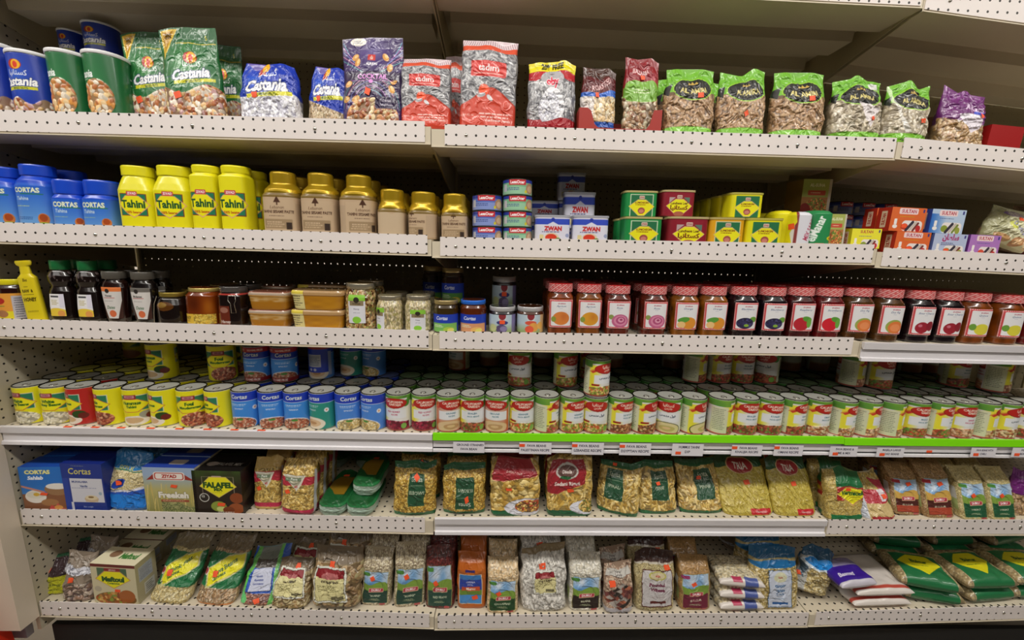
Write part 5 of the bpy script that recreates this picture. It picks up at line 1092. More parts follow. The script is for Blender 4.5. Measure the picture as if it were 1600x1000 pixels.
@design('duru')
def _(kind):
    W, H, D = 9.2, 16.5, 6.5; a = Art(14, H, 'b8a080', 7)
    P = {'chick': ['d8bc90', 'c8a878', 'e4d0ac'], 'bean': ['d0c0a0', 'b8a480', 'e4d8c0', '9a7c58'], 'black': ['cfc3a4', 'bcae8c', '8a7860', 'dcd2b8'], 'red': ['5a1c1c', '42120f', '7a2c28'], 'bulg': ['a8804c', '94703e', 'b8925c'], 'brown': ['a88458', 'c0a070', '8a683c'], 'green': ['c8b880', 'b8a468', 'd8cc98'], 'white': ['d8d4c4', 'c8c0ac', 'e8e4d8']}[kind]
    a.blobs(lambda U, V: V > -1, {'bulg': .35, 'brown': .4, 'green': .4, 'white': .8, 'chick': .8}.get(kind, .6), P, 5, 1.4, gap={'black': '8a7c64', 'white': 'a8a496', 'bean': '8c7c62'}.get(kind), h=.6)
    low = {'chick': '1c4424', 'bean': '1c4034', 'black': '1c4034', 'red': '1c4438', 'bulg': '6a1c34', 'brown': '4a1c14', 'green': '1c5434', 'white': '241814'}[kind]
    u0, u1, v0, v1 = .225, .775, .06, .68 if kind not in ('brown', 'green', 'bulg', 'red') else .76
    a.rect(u0, v0, u1, v1, 'a8a060'); a.rect(u0 + .012, v0 + .008, u1 - .012, v1 - .008, '5a94cc'); h = v1 - v0
    a.mix(lambda U, V: ((U > u0 + .012) & (U < u1 - .012) & (V < v1 - .01) & (V > v0 + h * .55)) * smooth_noise(U.shape, 5, 7) * .9, 'e0e4ea')
    a.put((a.U > u0 + .012) & (a.U < u1 - .012) & (a.V > v0) & (a.V < v0 + h * (.62 + .05 * np.sin(a.U * 12))), '7a9a3c' if kind != 'brown' else 'c8a04c'); a.put((a.U > u0 + .012) & (a.U < u1 - .012) & (a.V > v0) & (a.V < v0 + h * .4), low)
    a.rrect(.36, v0 + h * .34, .66, v0 + h * .47, 'e0c8a0', .2); a.rrect(.37, v0 + h * .352, .65, v0 + h * .46, 'b83a4c', .2); a.text('DURU', .51, v0 + h * .405, .042, 'f8ecec', .04, 0, .25)
    a.text({'chick': 'CHICKPEAS', 'bean': 'BEANS', 'black': '"BEANS"', 'red': 'RED BEANS', 'bulg': 'BULGUR', 'brown': 'BULGUR', 'green': 'WHEAT', 'white': 'BEANS'}[kind], .5, v0 + h * .22, .038, 'd8dcc0', .02, 0, .38); a.fine(.5, v0 + h * .1, .3, .04, 'b0b890', 2, 2)
    if kind == 'brown': a.rect(u0 + .02, v0 + .01, u1 - .02, v0 + h * .2, 'a8442c')
    a.rrect(u0 - .03, v1 - .1, u0 + .14, v1 - .03, {'brown': 'a82430', 'bulg': '9a3a6a'}.get(kind, '4c8a3c'), .4); a.rrect(.6, .015, .72, .06, 'b84a4c', .4)
    a.rect(.02, .16, .13, .62, 'b8b8b0'); a.mix(lambda U, V: ((U > .02) & (U < .13) & (V > .16) & (V < .38)) * 1., '9aa868')
    st = {'chick': (.42, .42), 'bean': (.42, .52), 'black': (.44, .54), 'red': (.42, .46), 'bulg': (.46, .55), 'brown': (.56, .66), 'green': (.5, .5), 'white': None}[kind]
    return make('pulse_bag', 'bag', a, W, H, D, BRICK, CLEAR, .3, 131 + len(kind), .32 if kind in ('brown', 'green') else .14, stick=(st[0], st[1], 1.7, 1.7, .6) if st else None)
@design('orangebag')
def _():
    W, H, D = 9.2, 17, 6.5; a = Art(13, H, 'b45a18', 7); a.mix(lambda U, V: .3 * smooth_noise(U.shape, 3, 10), 'd07a2c'); a.rect(.22, .1, .74, .68, 'd8c8a8'); a.rect(.235, .11, .725, .67, '2440a0'); a.mix(lambda U, V: ((U > .235) & (U < .725) & (V > .58) & (V < .67)) * 1., '3a78b8'); a.text('CHANA', .48, .53, .035, 'd8d8e8', .02, 0, .36); a.text('DAAL', .48, .48, .03, 'd8d8e8', .02)
    a.rect(.235, .28, .725, .38, '6a8a34'); a.rect(.235, .11, .725, .28, '4a90d0'); a.rrect(.28, .36, .68, .44, 'c8502c', .3); a.text('Menu', .48, .4, .05, 'f4e0d0', .04, 0, .34); a.rect(.36, .72, .58, .77, '3a2a70')
    return make('lentil_bag', 'bag', a, W, H, D, BRICK, FILM, .3, 141, .10, stick=(.58, .23, 1.8, 1.6, .4))
@design('labelbag')
def _(kind):
    W, H, D = {'fab': (11.5, 15.5, 7), 'fava': (15, 17.5, 7.5), 'white': (13.5, 18, 7.5)}[kind]; a = Art(W + D * .7, H, '8a7858', 7)
    pal = {'fab': ['a89468', '8a7448', 'c4b488', '9a7c50'], 'fava': ['a08458', '8a6c48', 'b89c74', '9a8860', 'b4aa7c'], 'white': ['dcd8d0', 'ccc8c0', 'e8e4dc']}[kind]; a.blobs(lambda U, V: V < (.9 if kind != 'fava' else .78), {'fab': 1.9, 'fava': 2.3, 'white': 1.0}[kind], pal, 6, 1.4, gap='a09c94' if kind == 'white' else '6a5638', h=.6)
    if kind != 'white': a.mix(lambda U, V: (V > .8) * .7, '6a5c4c')
    def parts(P):
        r = {'fab': (.16, .78, .26, .84), 'fava': (.16, .70, .12, .74), 'white': (.32, .70, .32, .68)}[kind]; L = Art((r[1] - r[0]) * a.w, (r[3] - r[2]) * H, 'dcdcd0', 11)
        L.rect(.05, .05, .95, .95, '3a3424'); L.rect(.06, .06, .94, .94, 'dcd49c'); L.rect(.06, .72, .94, .94, '8a1c24'); L.ell(.5, .76, .26, .1, 'b86a6a'); L.rect(.06, .66, .94, .73, 'dcd49c') if kind != 'fava' else L.rect(.06, .62, .94, .70, 'dcd49c')
        L.text({'fab': 'FAB BEANS', 'fava': 'FAVA BEANS', 'white': 'WHITE BEANS'}[kind], .5, .62, .07, '3a3020', .04, 0, .76); L.fine(.45, .42, .7, .2, '8a8454', 4, 3); L.rect(.55, .1, .9, .2, '6a6448')
        return [('label', patch(P, *r, L, .002, .03), PAPER)]
    d = make('fava_bean_bag' if kind == 'fava' else 'bean_bag', 'bag', a, W, H, D, SACK, CLEAR, .7, {'fab': 151, 'fava': 152, 'white': 153}[kind], .3 if kind == 'fab' else .12, parts=parts)
    add_stick(d, *{'fab': (.56, .88), 'fava': (.42, .78), 'white': (.46, .74)}[kind], 2.4, 1.8, .1); return d
@design('ziyadbag')
def _(kind):
    W, H, D = 13, 18, 6; a = Art(16, H, '9a9060', 7); a.blobs(lambda U, V: V < 1, .75 if kind == 'a' else .95, ['d0c08c', 'c0ac70', 'e0d4a8', 'b09858'] if kind == 'a' else ['a88458', 'c0a07c', '8a6a44', 'd0bc9c'], 5, 1.6)
    a.mix(lambda U, V: (V > .8) * .75, '6a5e48'); a.rect(0, .26, 1, .76, '1c7040'); a.poly([(.25, .22), (.15, .5), (.5, .74), (.86, .78), (.9, .55), (.55, .38)], 'c8c48c'); a.poly([(.27, .26), (.18, .5), (.5, .72), (.84, .76), (.87, .56), (.54, .41)], 'e8e01c')
    a.text('Chick Peas' if kind == 'a' else 'Fava Beans', .52, .58, .07, '1c5424', .03, 0, .62, rot=.6); a.text('Skinless', .44, .44, .055, '1c5424', .03, 0, .4, rot=.6); a.ell(.14, .46, .07, .06, 'd8c8c0', .6); a.ell(.14, .46, .05, .04, '9a2c30', .6)
    if kind == 'b': a.rect(0, 0, 1, .03, 'd88a4c')
    return make('pulse_bag', 'bag', a, W, H, D, SACK, CLEAR, .6, 160 + ord(kind), .62, stick=(.36, .46, 2, 2, .2))
@design('bluegreen')
def _():
    W, H, D = 11.5, 17.5, 6; a = Art(14.5, H, '2a58b8', 7); a.rect(.08, 0, .2, 1, '6ab858'); a.rect(.72, 0, .82, 1, '6ab858'); a.rect(.2, .66, .72, .8, '4a4038'); a.rect(.2, .8, .72, 1, '7a8078'); a.blobs(lambda U, V: (V < .22) & (U > .2) & (U < .72), 1.2, ['8a5a4c', '6a4038', 'a87860'], 4, 1.3); a.ell(.16, .12, .13, .09, '6ac878'); a.poly([(.2, .3), (.1, .3), (.1, .5), (.2, .56)], '6ac858')
    L = Art(6.5, 6.2, 'c4c8dc', 9); L.fine(.4, .5, .6, .5, '5a6498', 3, 2)
    return make('pulse_bag', 'bag', a, W, H, D, SACK, FILM, .5, 171, .5, stick=(.5, .1, 2, 1.8, .6), parts=lambda P: [('label', patch(P, .26, .68, .27, .66, L, .0015, .1), PAPER)])
@design('maroonbag')
def _():
    W, H, D = 11.5, 12.5, 6; a = Art(14.5, H, '3c2a30', 7); a.below(lambda U: .5 + .06 * U, 'c0c028'); a.text('Green Lentils', .5, .3, .07, '4a5a14', .02, .2, .6); a.fine(.5, .14, .5, .05, '5a6a1c', 1, 3); a.rect(0, .94, 1, 1, '1c5a3a'); a.rect(.84, .5, 1, .8, '9a2430')
    return make('lentil_bag', 'bag', a, W, H, D, SACK, FILM, .5, 181, .12, stick=(.4, .68, 2.4, 1.4, 0))
@design('graybag')
def _():
    W, H, D = 9.5, 15.5, 6; a = Art(12.5, H, '8a7c6c', 7); a.blobs(lambda U, V: V < .4, 1.9, ['8a6c58', '5c4640', 'a89080', 'b8a898'], 2, 1.2); a.rect(0, .6, 1, .76, 'd0d0d8'); a.text('PEELED', .3, .70, .035, '2c2c3c', .02); a.text('FAVA BEANS', .4, .64, .035, '2c2c3c', .02, 0, .5)
    return make('bean_bag', 'bag', a, W, H, D, SACK, CLEAR, .8, 191, .12, stick=(.4, .5, 1.8, 1.8, 0))
@design('maftoul')
def _():
    a = Art(13.5, 13.5, 'd0c8a4', 8); a.rect(0, .92, 1, 1, '6a2c28'); a.rect(.14, .64, .8, .90, '4a6a50'); a.rect(.3, .8, .66, .9, '8a2c30'); a.text('ZIYAD', .48, .855, .04, 'e8d8d0', .02); diamond(a, .48, .62, .4, .24); a.text('Maftoul', .48, .62, .12, '1c5424', .06, 0, .62); a.text('Couscous', .48, .52, .05, '1c5424', .03)
    a.blobs(lambda U, V: ((U - .5) / .46) ** 2 + ((V - .12) / .18) ** 2 < 1, 1.6, ['c88a3c', 'a8602c', 'e0b468', '9a4c28', '8a9a3c'], 4, 1.3); a.ell(.76, .2, .18, .16, 'a8602c'); a.ell(.12, .36, .08, .07, 'b8b098')
    t = Art(13.5, 7, 'e0d8b8', 7); t.ell(.3, .6, .12, .2, '8a6a50'); t.text('Maftoul', .66, .5, .3, '3c7a34', .05, 0, .4); s = Art(7, 13.5, 'b0a888', 6); s.rect(.15, .5, .8, .86, 'a8b0c0'); s.fine(.48, .68, .6, .3, '7a8090', 8, 3); s.rect(.35, .1, .85, .4, 'c8c8c0'); s.fine(.6, .25, .4, .24, '4a4a44', 5, 3)
    return carton('couscous_box', 13.5, 13.5, 7, a, s, t, stick=(.56, .34, 1.9, 1.1, -.1), sidec='b0a888')
@design('mixsmall')
def _():
    W, H, D = 8, 13, 5; a = Art(11, H, 'a89880', 7); a.blobs(lambda U, V: V > -1, .6, ['b89c84', 'a07c68', 'd0bca4'], 2, 1.4); a.mix(lambda U, V: (V < .14) * .8, 'b0b0b8')
    r = random.Random(3)
    for i in range(7):
        for j in range(6):
            u, v = .5 + (i - j) * .085, .14 + (i + j) * .045; a.poly([(u - .08, v), (u, v + .045), (u + .08, v), (u, v - .045)], r.choice(['6a3430', '8a4a3c', 'b86a4c', '2a2420', 'a8a098', '5a2c2c']))
    L = Art(6, 2, 'c0bcb4', 9); L.text('ﻋﺪس'[::-1], .5, .66, .3, '3a3434', .03); L.text('Lentils', .5, .3, .26, '4a4444', .01)
    return make('pulse_bag', 'bag', a, W, H, D, SACK, CLEAR, .6, 201, .1, stick=(.3, .66, 1.7, 1.7, .3), parts=lambda P: [('label', patch(P, .1, .88, .80, .93, L, .0015), PAPER)])
@design('pounded')
def _():
    W, H, D = 12.2, 17.3, 6; a = Art(15, H, 'b8a878', 7); a.blobs(lambda U, V: V < .85, .5, ['c0b080', 'd0c498', 'ac9a68'], 3, 1.8, h=.6); a.rect(0, .82, 1, 1, '3c2018'); a.rect(0, .80, 1, .825, 'b8b0a0')
    L = Art(8.8, 11, '5a2c24', 9); L.rect(.03, .025, .97, .975, 'c4c0c0'); L.ell(.5, .86, .27, .11, 'b8b460'); L.ell(.5, .86, .22, .08, 'c8bc98'); L.text('TAZA', .5, .85, .035, 'b02c2c', .04); L.text('Pounded', .5, .62, .085, '6a2c44', .05, 0, .8, out='b8a0ac', ow=1); L.text('Wheat', .5, .48, .085, '6a2c44', .05, 0, .6, out='b8a0ac', ow=1); L.text('ﻗﻤﺢ ﻣﻘﺸﻮر'[::-1], .5, .28, .05, '9a8a8a', .01); L.rrect(.26, .1, .76, .17, '5a2420', .5)
    return make('wheat_bag', 'bag', a, W, H, D, SACK, CLEAR, .4, 211, .12, stick=(.74, .76, 2.3, 1.7, .1), parts=lambda P: [('label', patch(P, .22, .82, .1, .72, L, .0015), PAPER)])
@design('bluelabel')
def _():
    W, H, D = 15, 17.5, 6; a = Art(18, H, 'b0a070', 7); a.blobs(lambda U, V: V < .72, 1.0, ['c8b478', 'b8a060', 'dcccA0', 'a8904c'], 3, 1.5); a.rect(0, .84, 1, 1, '145c88'); a.rect(0, .78, 1, .84, 'a89868'); a.ell(.5, .76, .5, .06, '1468a0')
    L = Art(7, 10.5, '4a6a88', 9); L.rect(.03, .02, .97, .98, 'c4ccdc'); L.ell(.5, .82, .28, .12, 'd0d0b0'); L.text('TAZA', .5, .82, .04, 'a02c28', .03); L.text('GIANT', .5, .6, .07, '3a6898', .04, 0, .7); L.rect(.2, .57, .8, .63, '3a6898') if 0 else None; L.text('White', .5, .48, .075, '3a6898', .04); L.text('Corn', .5, .38, .075, '3a6898', .04); L.fine(.5, .25, .6, .04, '8aa0b8', 1, 2); L.rrect(.2, .08, .82, .15, '2a5c98', .4)
    return make('corn_bag', 'bag', a, W, H, D, SACK, CLEAR, .4, 221, .12, stick=(.56, .52, 1.7, 1.7, .2), parts=lambda P: [('label', patch(P, .36, .76, .06, .68, L, .0015), PAPER)])
@design('tiltbag')
def _():
    W, H, D = 11, 17, 6; a = Art(14, H, 'a89c78', 7); a.blobs(lambda U, V: (V < .62) & (U > .3), 1.1, ['c8b47c', 'b8a060', 'dcd0a8'], 3, 1.3); a.mix(lambda U, V: (U < .3) * .8, 'b8bcc0'); a.rect(0, .8, 1, 1, '1c5070'); a.ell(.55, .7, .5, .12, 'd8e4ec'); a.ell(.58, .72, .46, .1, '1c8cdc'); a.poly([(0, .7), (.2, .6), (.24, .3), (.1, .4)], '4a6070')
    return make('corn_bag', 'bag', a, W, H, D, SACK, CLEAR, .7, 231, .1, stick=(.12, .36, 2, 1.6, .6))
def lying(name, cat, W, L, T, front, top, wr=.35, seed=3, mat=None, stick=None):
    """a soft bag lying flat: seen from its end, its broad face up"""
    nu, nv = top.nu, top.nv; C, z = top.sampled(); U, V = np.meshgrid(np.linspace(-1, 1, nu + 1), np.linspace(-1, 1, nv + 1))
    f = (1 - abs(U) ** 4) ** .45 * (1 - abs(V) ** 5) ** .45; wn = (smooth_noise(U.shape, seed, 7) - .5) * wr * .01
    X = U * W / 200 + wn; Y = V * L / 200; Zt = T / 100 * (.5 + .5 * f) + wn * f + z * .01; Zb = T / 100 * (.5 - .5 * f)
    P = np.stack([X, Y, Zt], -1); B = np.stack([X, Y, Zb], -1); mb = MB(); mb.grid(P, C); mb.grid(B, C, flip=True)
    d = dict(name=name, cat=cat, W=W / 100, H=T / 100, D=L / 100, mesh=mb.mesh(name), mat=mat or CLEAR, parts=[], P=P, aw=W, ah=L)
    if stick: add_stick(d, *stick)
    return d
@design('lygreen')
def _(kind):
    W, L, T = 16, 13.5, 5; a = Art(W, L, 'b0a078', 5); a.blobs(lambda U, V: V > -1, .8, ['b09c70', 'c4b48c', '9c865c'], 3, 1.4); a.rect(.12, 0, .88, .8, '1c7040'); a.poly([(.5, .16), (.16, .52), (.4, .76), (.7, .76), (.86, .52)], 'e4dc1c'); a.text('Lentils' if kind == 'a' else 'Bulgur', .52, .55, .09, '1c5424', .04, 0, .6); a.fine(.5, .42, .3, .04, '1c5424', 1, 3)
    return lying('pulse_bag', 'bag', W, L, T, None, a, .5, 3 + len(kind), CLEAR, (.44, .62, 2, 2, .2) if kind == 'a' else None)
@design('lyrice')
def _(kind):
    W, L, T = 15, 13, 3.5; a = Art(W, L, 'd8d0c8', 5)
    if kind == 'w': a.mix(lambda U, V: (abs(V - .1) < .03) * 1., 'b84a3c')
    else: a.blobs(lambda U, V: V > .1, 1.3, ['d8ccac', 'c8b890', 'e4dcc4'], 4, 2); a.rect(.3, .02, .5, .16, 'b83c5c'); a.rect(.55, .0, .85, .14, '4a5a9a')
    return lying('rice_bag', 'bag', W, L, T, None, a, .5, 13, FILM)
@design('lypurple')
def _():
    W, L, T = 13, 11, 3.6; a = Art(W, L, '3a1c90', 6); a.rect(0, 0, 1, .1, 'c8c4d0'); a.text('Basmati', .36, .3, .12, 'e0dcec', .04, .2, .5); a.mix(lambda U, V: (V > .6) * .8, 'b8b4c4')
    return lying('rice_bag', 'bag', W, L, T, None, a, .4, 23, FILM)
# ---------------------------------------------------------------- putting the goods on the shelves
def proj(p):
    d = Vector(p) - CAM_P; z = d.dot(_F)
    return 800 + F_PX * d.dot(_R) / z, 500 - F_PX * d.dot(_U) / z
USED = {}
def place(key, x, y, z, sx=1, sy=1, sz=1, label='', group=None, yaw=0, tilt=0, back=0, parts=True):
    d = get(key)
    def new(name, me, mat, parent=None):
        if not me.materials: me.materials.append(mat)
        o = bpy.data.objects.new(name, me); COL.objects.link(o); o.parent = parent; return o
    root = new(d['name'], d['mesh'], d['mat'])
    root.location = (x, y, z); root.scale = (sx, sy, sz); root.rotation_euler = (back, tilt, yaw)
    if parts:
        for pn, pm, pmat in d['parts']:
            p = new(pn, pm, pmat, root)
            if pn == 'price_sticker': p['label'] = 'orange price sticker'
    tag(root, label, d['cat'], group)
    return root
def blab(i, label, fall=None, noun='one'):
    w = ORD[i] + ' row ' + noun + ' behind the '; sh = label.replace('red oval ', '').replace('wholly ', '')
    for l in (sh, sh.replace(' honey bottle', '').replace(', front row', ''), sh.split(',')[0]):
        if len((w + l).split()) <= 16: return w + l
    return fall or w + ' '.join(label.split()[:11])
ORD = ['front', 'second', 'third', 'fourth', 'fifth', 'sixth', 'seventh']
def put(key, u, vt, w, row, label, s=.02, group=None, yaw=0, tilt=0, z=0.0, on=None, top='c', back=0, bay=None, n=0, blabel=None, bgroup=None, gap=.004):
    """u: where it stands across the picture, vt: where its top shows, w: how wide it shows (None = its own size)"""
    d = get(key); W, H, D = d['W'], d['H'], d['D']; Wt, Ht = W, H; x = at(u, 500, s).x
    for _ in range(6):
        k = Wt / W if w else 1.0
        if not w and vt: k = 1.0
        yc = s + D * k / 2; yt = {'c': yc, 'f': s, 'b': s + D * k}[top]
        zb = (top_z(row, x) if bay is None else front_z(row, bay, x) - rise(row, bay)) + z if on is None else on
        ys = s + D * k * {'bag': .5, 'box': 0}.get(d['cat'], .25); uc, vc = proj((x, ys, zb + Ht / 2)); x = at(u, vc, ys).x
        if vt: Ht = at(u, vt, yt + d.get('lean', 0) * Ht * .8).z - zb
        if w: Wt = at(u + w / 2, vc, ys).x - at(u - w / 2, vc, ys).x
    sx = Wt / W; sz = Ht / H; sy = sx
    zb += abs(tilt) * Wt / 2 * .9 * (0 if on is not None else 1)
    if d['cat'] == 'bag': gap = max(gap, .012)
    b_ = bay_of(x) if bay is None else bay; x0_, z0_, x1_, z1_ = EDGE[row, b_]; tilt -= (z1_ - z0_) / (x1_ - x0_)
    if s == .02 and row >= 5: yc -= .012; s = .008
    r = place(key, x, yc, zb + .0012, sx, sy, sz, label, group, yaw, tilt, back)
    info = dict(x=x, y=yc, z=zb, W=Wt, H=Ht, D=D * sy, sx=sx, sy=sy, sz=sz, key=key, top=zb + Ht, row=row)
    for i in range(1, n + 1):
        y2 = yc + i * (D * sy + gap)
        if y2 + D * sy / 2 > DEPTH - .01: break
        place(key, x, y2, zb + .0012, sx * .99, sy, sz, blab(i, label, blabel, d['name'].split('_')[-1]), bgroup or group or label, yaw, tilt, back)
    return info

# ---- top shelf: nut packs and roasted seeds
T = 'on the top shelf'
put(('nutcan', 'b'), -24, 76, 66, 1, 'blue nut can cut by the left edge of the picture on the top shelf')
put(('nutcan', 'b'), 44, 80, 57, 1, 'blue can of mixed nuts with white lid, front row, far left of the top shelf', top='f')
put(('nutcan', 'g'), 103, 79, 52, 1, 'green nut can with white lid right beside the blue nut can', top='f')
put(('nutcan', 'g'), 161, 81, 56, 1, 'wider green nut can with white lid beside the green pouches', top='f')
a_ = put(('nutcan', 'b'), 108, 112, 33, 1, 'blue can hidden behind the green cans, under the smaller raised one', s=.20)
put(('nutcan', 'b'), 108, 54, 33, 1, 'small looking blue can raised on another behind the first green can', s=.20, on=a_['top'] + .006)
a_ = put(('nutcan', 'b'), 152, 110, 46, 1, 'blue can hidden behind the wider green can, under the tall raised one', s=.165)
put(('nutcan', 'b'), 152, 45, 46, 1, 'blue nut can raised highest, above the wider green can', s=.165, on=a_['top'] + .006)
put('nutpouch', 245, 54, 74, 1, 'green stand up pouch of mixed nuts, left of the taller pouch', yaw=.0, s=.075, tilt=-.07)
put('nutpouch', 308, 47, 88, 1, 'tallest green stand up pouch of mixed nuts with yellow corner', s=.02, tilt=-.05)
put('nutpouch', 352, 72, 62, 1, 'dim green pouch standing behind the tallest green pouch', s=.13)
put(('nutbag', 'w'), 425, 106, 92, 1, 'low blue bag showing white sugared nuts', s=.02)
put(('nutbag', 't'), 512, 114, 62, 1, 'blue bag of beige nuts tucked beside the purple pouch', s=.045, yaw=-.1, tilt=.08)
put('cocktail', 583, 52, 94, 1, 'purple pouch of cocktail nuts with pink lettering', s=.015, top='f')
put('seedbag', 667, 86, 76, 1, 'smaller red and grey sunflower seed bag over the shelf joint', s=.018, top='f')
put('seedbag', 712, 94, 30, 1, 'red and grey seed bag peeping out between the two front ones', s=.12)
put('seedbag', 762, 58, 86, 1, 'largest red and grey sunflower seed bag with striped top', s=.015, top='f', tilt=.03)
put('obybag', 862, 99, 74, 1, 'seed bag with a yellow header reading 20 percent free', s=.02)
# the tray with two bags of nuts
tL, tR = at(905, 185, .012), at(1034, 188, .012); zt = top_z(1, tL.x); wT = tR.x - tL.x
mb = MB(); hgt = .065
pts = [(0, 0), (wT, 0), (wT, hgt), (wT * .90, hgt * .98), (wT * .86, hgt * .45), (wT * .82, hgt * .26), (wT * .24, hgt * .26), (wT * .19, hgt * .4), (wT * .14, hgt * .9), (wT * .1, hgt), (0, hgt)]
for y in (0.0, .0012): 
    b0 = mb.n; mb.v.append(np.array([(x, y, z) for x, z in pts])); mb.c.append(np.ones((len(pts), 3))); mb.n += len(pts); mb.face([b0 + i for i in range(len(pts))][::1 if y == 0 else -1])
n_ = len(pts)
for i in range(n_): mb.face([i, i + n_, (i + 1) % n_ + n_, (i + 1) % n_])
mb.box(0, .0012, 0, .0012, .13, hgt); mb.box(wT - .0012, .0012, 0, wT, .13, hgt); mb.box(0, .0012, 0, wT, .13, .0012); mb.box(0, .1288, 0, wT, .13, hgt)
tr = link('display_tray', mb.mesh('display_tray'), pbr('red_tray_board', 'a8342c', rough=.45), loc=(tL.x, .012, zt + .0005)); tr.rotation_euler.y = -(EDGE[1, 1][3] - EDGE[1, 1][1]) / (EDGE[1, 1][2] - EDGE[1, 1][0]); tr.location.z += .001; tag(tr, 'cut out red cardboard tray holding two nut bags', 'tray')
put(('mixbag', 'r'), 935, 112, 53, 1, 'dark red and blue bag of blanched nuts, left in the red tray', s=.026, z=.004)
put(('mixbag', 'p'), 1001, 96, 54, 1, 'taller red and green bag of pistachios, right in the red tray', s=.026, z=.004)
put(('green_bag', 'a'), 1076, 113, 76, 1, 'green topped seed bag right beside the red tray', s=.02, n=1, blabel='green topped seed bag in the second row behind the front ones', bgroup='roasted seed bags behind')
put(('green_bag', 'b'), 1157, 114, 72, 1, 'green topped seed bag with upright oval label and centred sticker', s=.02, n=1, blabel='green topped seed bag in the second row behind the front ones', bgroup='roasted seed bags behind')
put(('green_bag', 'a'), 1245, 118, 80, 1, 'crumpled green topped brown seed bag in the middle of the five', s=.02)
put(('green_bag', 'c'), 1335, 124, 78, 1, 'green topped bag of pale seeds with a white patch on top', s=.02)
put(('green_bag', 'd'), 1411, 132, 70, 1, 'rightmost green topped bag of pale seeds with a glossy diagonal fold', s=.02)
put('purplebag', 1496, 146, 70, 1, 'purple topped bag of seeds at the right of the top shelf', s=.02, bay=2)
# opened red carton
mb = MB(); cL, cR = at(1546, 205, .03), at(1598, 208, .03); wC = cR.x - cL.x; hC = .075
mb.box(0, 0, 0, wC, .0015, hC); mb.box(0, .0015, 0, .0015, .16, hC); mb.box(wC - .0015, .0015, 0, wC, .16, hC); mb.box(0, .1585, 0, wC, .16, hC); mb.box(0, 0, 0, wC, .16, .0015)
o = link('open_carton', mb.mesh('open_carton'), pbr('deep_red_board', '9c1414', rough=.4, coat=.2), loc=(cL.x, .03, front_z(1, 2, cL.x) - RISE + .0005)); o.rotation_euler.y = -(EDGE[1, 2][3] - EDGE[1, 2][1]) / (EDGE[1, 2][2] - EDGE[1, 2][0]); o.location.z += .001; tag(o, 'opened dark red carton at the right end of the top shelf', 'carton')
mb = MB(); mb.hexa([(.0, .16, hC), (wC, .16, hC), (0, .162, hC), (wC, .162, hC), (.02, .2, hC + .07), (wC * 1.1, .2, hC + .06), (.02, .202, hC + .07), (wC * 1.1, .202, hC + .06)])
link('flap', mb.mesh('flap'), pbr('grey_board_inside', '8a8074', rough=.7), o)
mb = MB(); mb.hexa([(-.05, .05, hC + .04), (0, .02, hC), (-.05, .052, hC + .04), (0, .022, hC), (-.035, .16, hC + .06), (0, .16, hC), (-.035, .162, hC + .06), (0, .162, hC)])
link('flap', mb.mesh('flap'), pbr('brown_board', '5a3418', rough=.7), o)

# ---- second shelf: tahini, sesame paste, tins
put(('bluejar', 'L'), 0, 263, 52, 2, 'tall blue tahini jar cut by the left edge of the picture', n=1, blabel='tall blue tahini jar in the row behind the front two', bgroup='tall blue jars behind')
put(('bluejar', 'L'), 54, 260, 52, 2, 'tall blue tahini jar wholly in the picture', n=1, blabel='tall blue tahini jar in the row behind the front two', bgroup='tall blue jars behind')
put(('bluejar', 'S'), 105, 283, 43, 2, 'short blue tahini jar turned to show its white side panel', yaw=.25, n=2, blabel='short blue tahini jar in the rows behind the front two', bgroup='short blue jars behind')
put(('bluejar', 'S'), 154, 284, 47, 2, 'short blue tahini jar beside the yellow jars', n=2, blabel='short blue tahini jar in the rows behind the front two', bgroup='short blue jars behind')
put(('tahinijar', 'r'), 212, 262, 51, 2, 'wide shouldered yellow tahini jar, first from the left', yaw=.18, n=1, blabel='yellow tahini jar in the row behind the front four', bgroup='yellow tahini jars behind')
put(('tahinijar', 'r'), 269, 262, 56, 2, 'wide shouldered yellow tahini jar beside the square ones', yaw=.12, n=1, blabel='yellow tahini jar in the row behind the front four', bgroup='yellow tahini jars behind')
put(('tahinijar', 'sq'), 321, 261, 39, 2, 'slim yellow tahini jar, left of the slim pair', n=1, blabel='yellow tahini jar in the row behind the front four', bgroup='yellow tahini jars behind')
put(('tahinijar', 'sq'), 367, 262, 41, 2, 'slim yellow tahini jar, right of the slim pair', n=1, blabel='yellow tahini jar in the row behind the front four', bgroup='yellow tahini jars behind')
for k_, u, vt, w, lb in ((('goldjar', 'La'), 439, 271, 54, 'large gold lidded sesame paste jar nearest the yellow jars'), (('goldjar', 'Lb'), 498, 273, 54, 'large gold lidded sesame paste jar in the middle of three'), (('goldjar', 'Lc'), 558, 276, 54, 'large gold lidded sesame paste jar with its label turned right'),
                        (('goldjar', 'Sx'), 611, 298, 42, 'small gold lidded jar with no label in sight'), (('goldjar', 'Sd'), 660, 302, 44, 'small gold lidded jar with a brown label turned left'), (('goldjar', 'Sa'), 710, 305, 41, 'small gold lidded jar standing alone beside the fish cans')):
    put(k_, u, vt, w, 2, lb, n=2, blabel=('large' if k_[1][0] == 'L' else 'small') + ' gold lidded jar in the rows behind the front ones', bgroup=('large' if k_[1][0] == 'L' else 'small') + ' paste jars behind', s=.018)
def stack(keys, u, w, row, labels, s=.02, z=0.0, hs=None, yaw=0):
    zz = None
    for i, (k, lb) in enumerate(zip(keys, labels)):
        a = put(k, u, None, w, row, lb, s=s, on=zz, z=z if zz is None else 0, yaw=yaw); zz = a['z'] + get(k)['H'] * a['sz'] + .0012
    return a
stack([('fishcan', 'b')] * 3, 761, 47, 2, ['blue fish can at the bottom of the blue stack', 'blue fish can in the middle of the blue stack', 'blue fish can on top of the blue stack'])
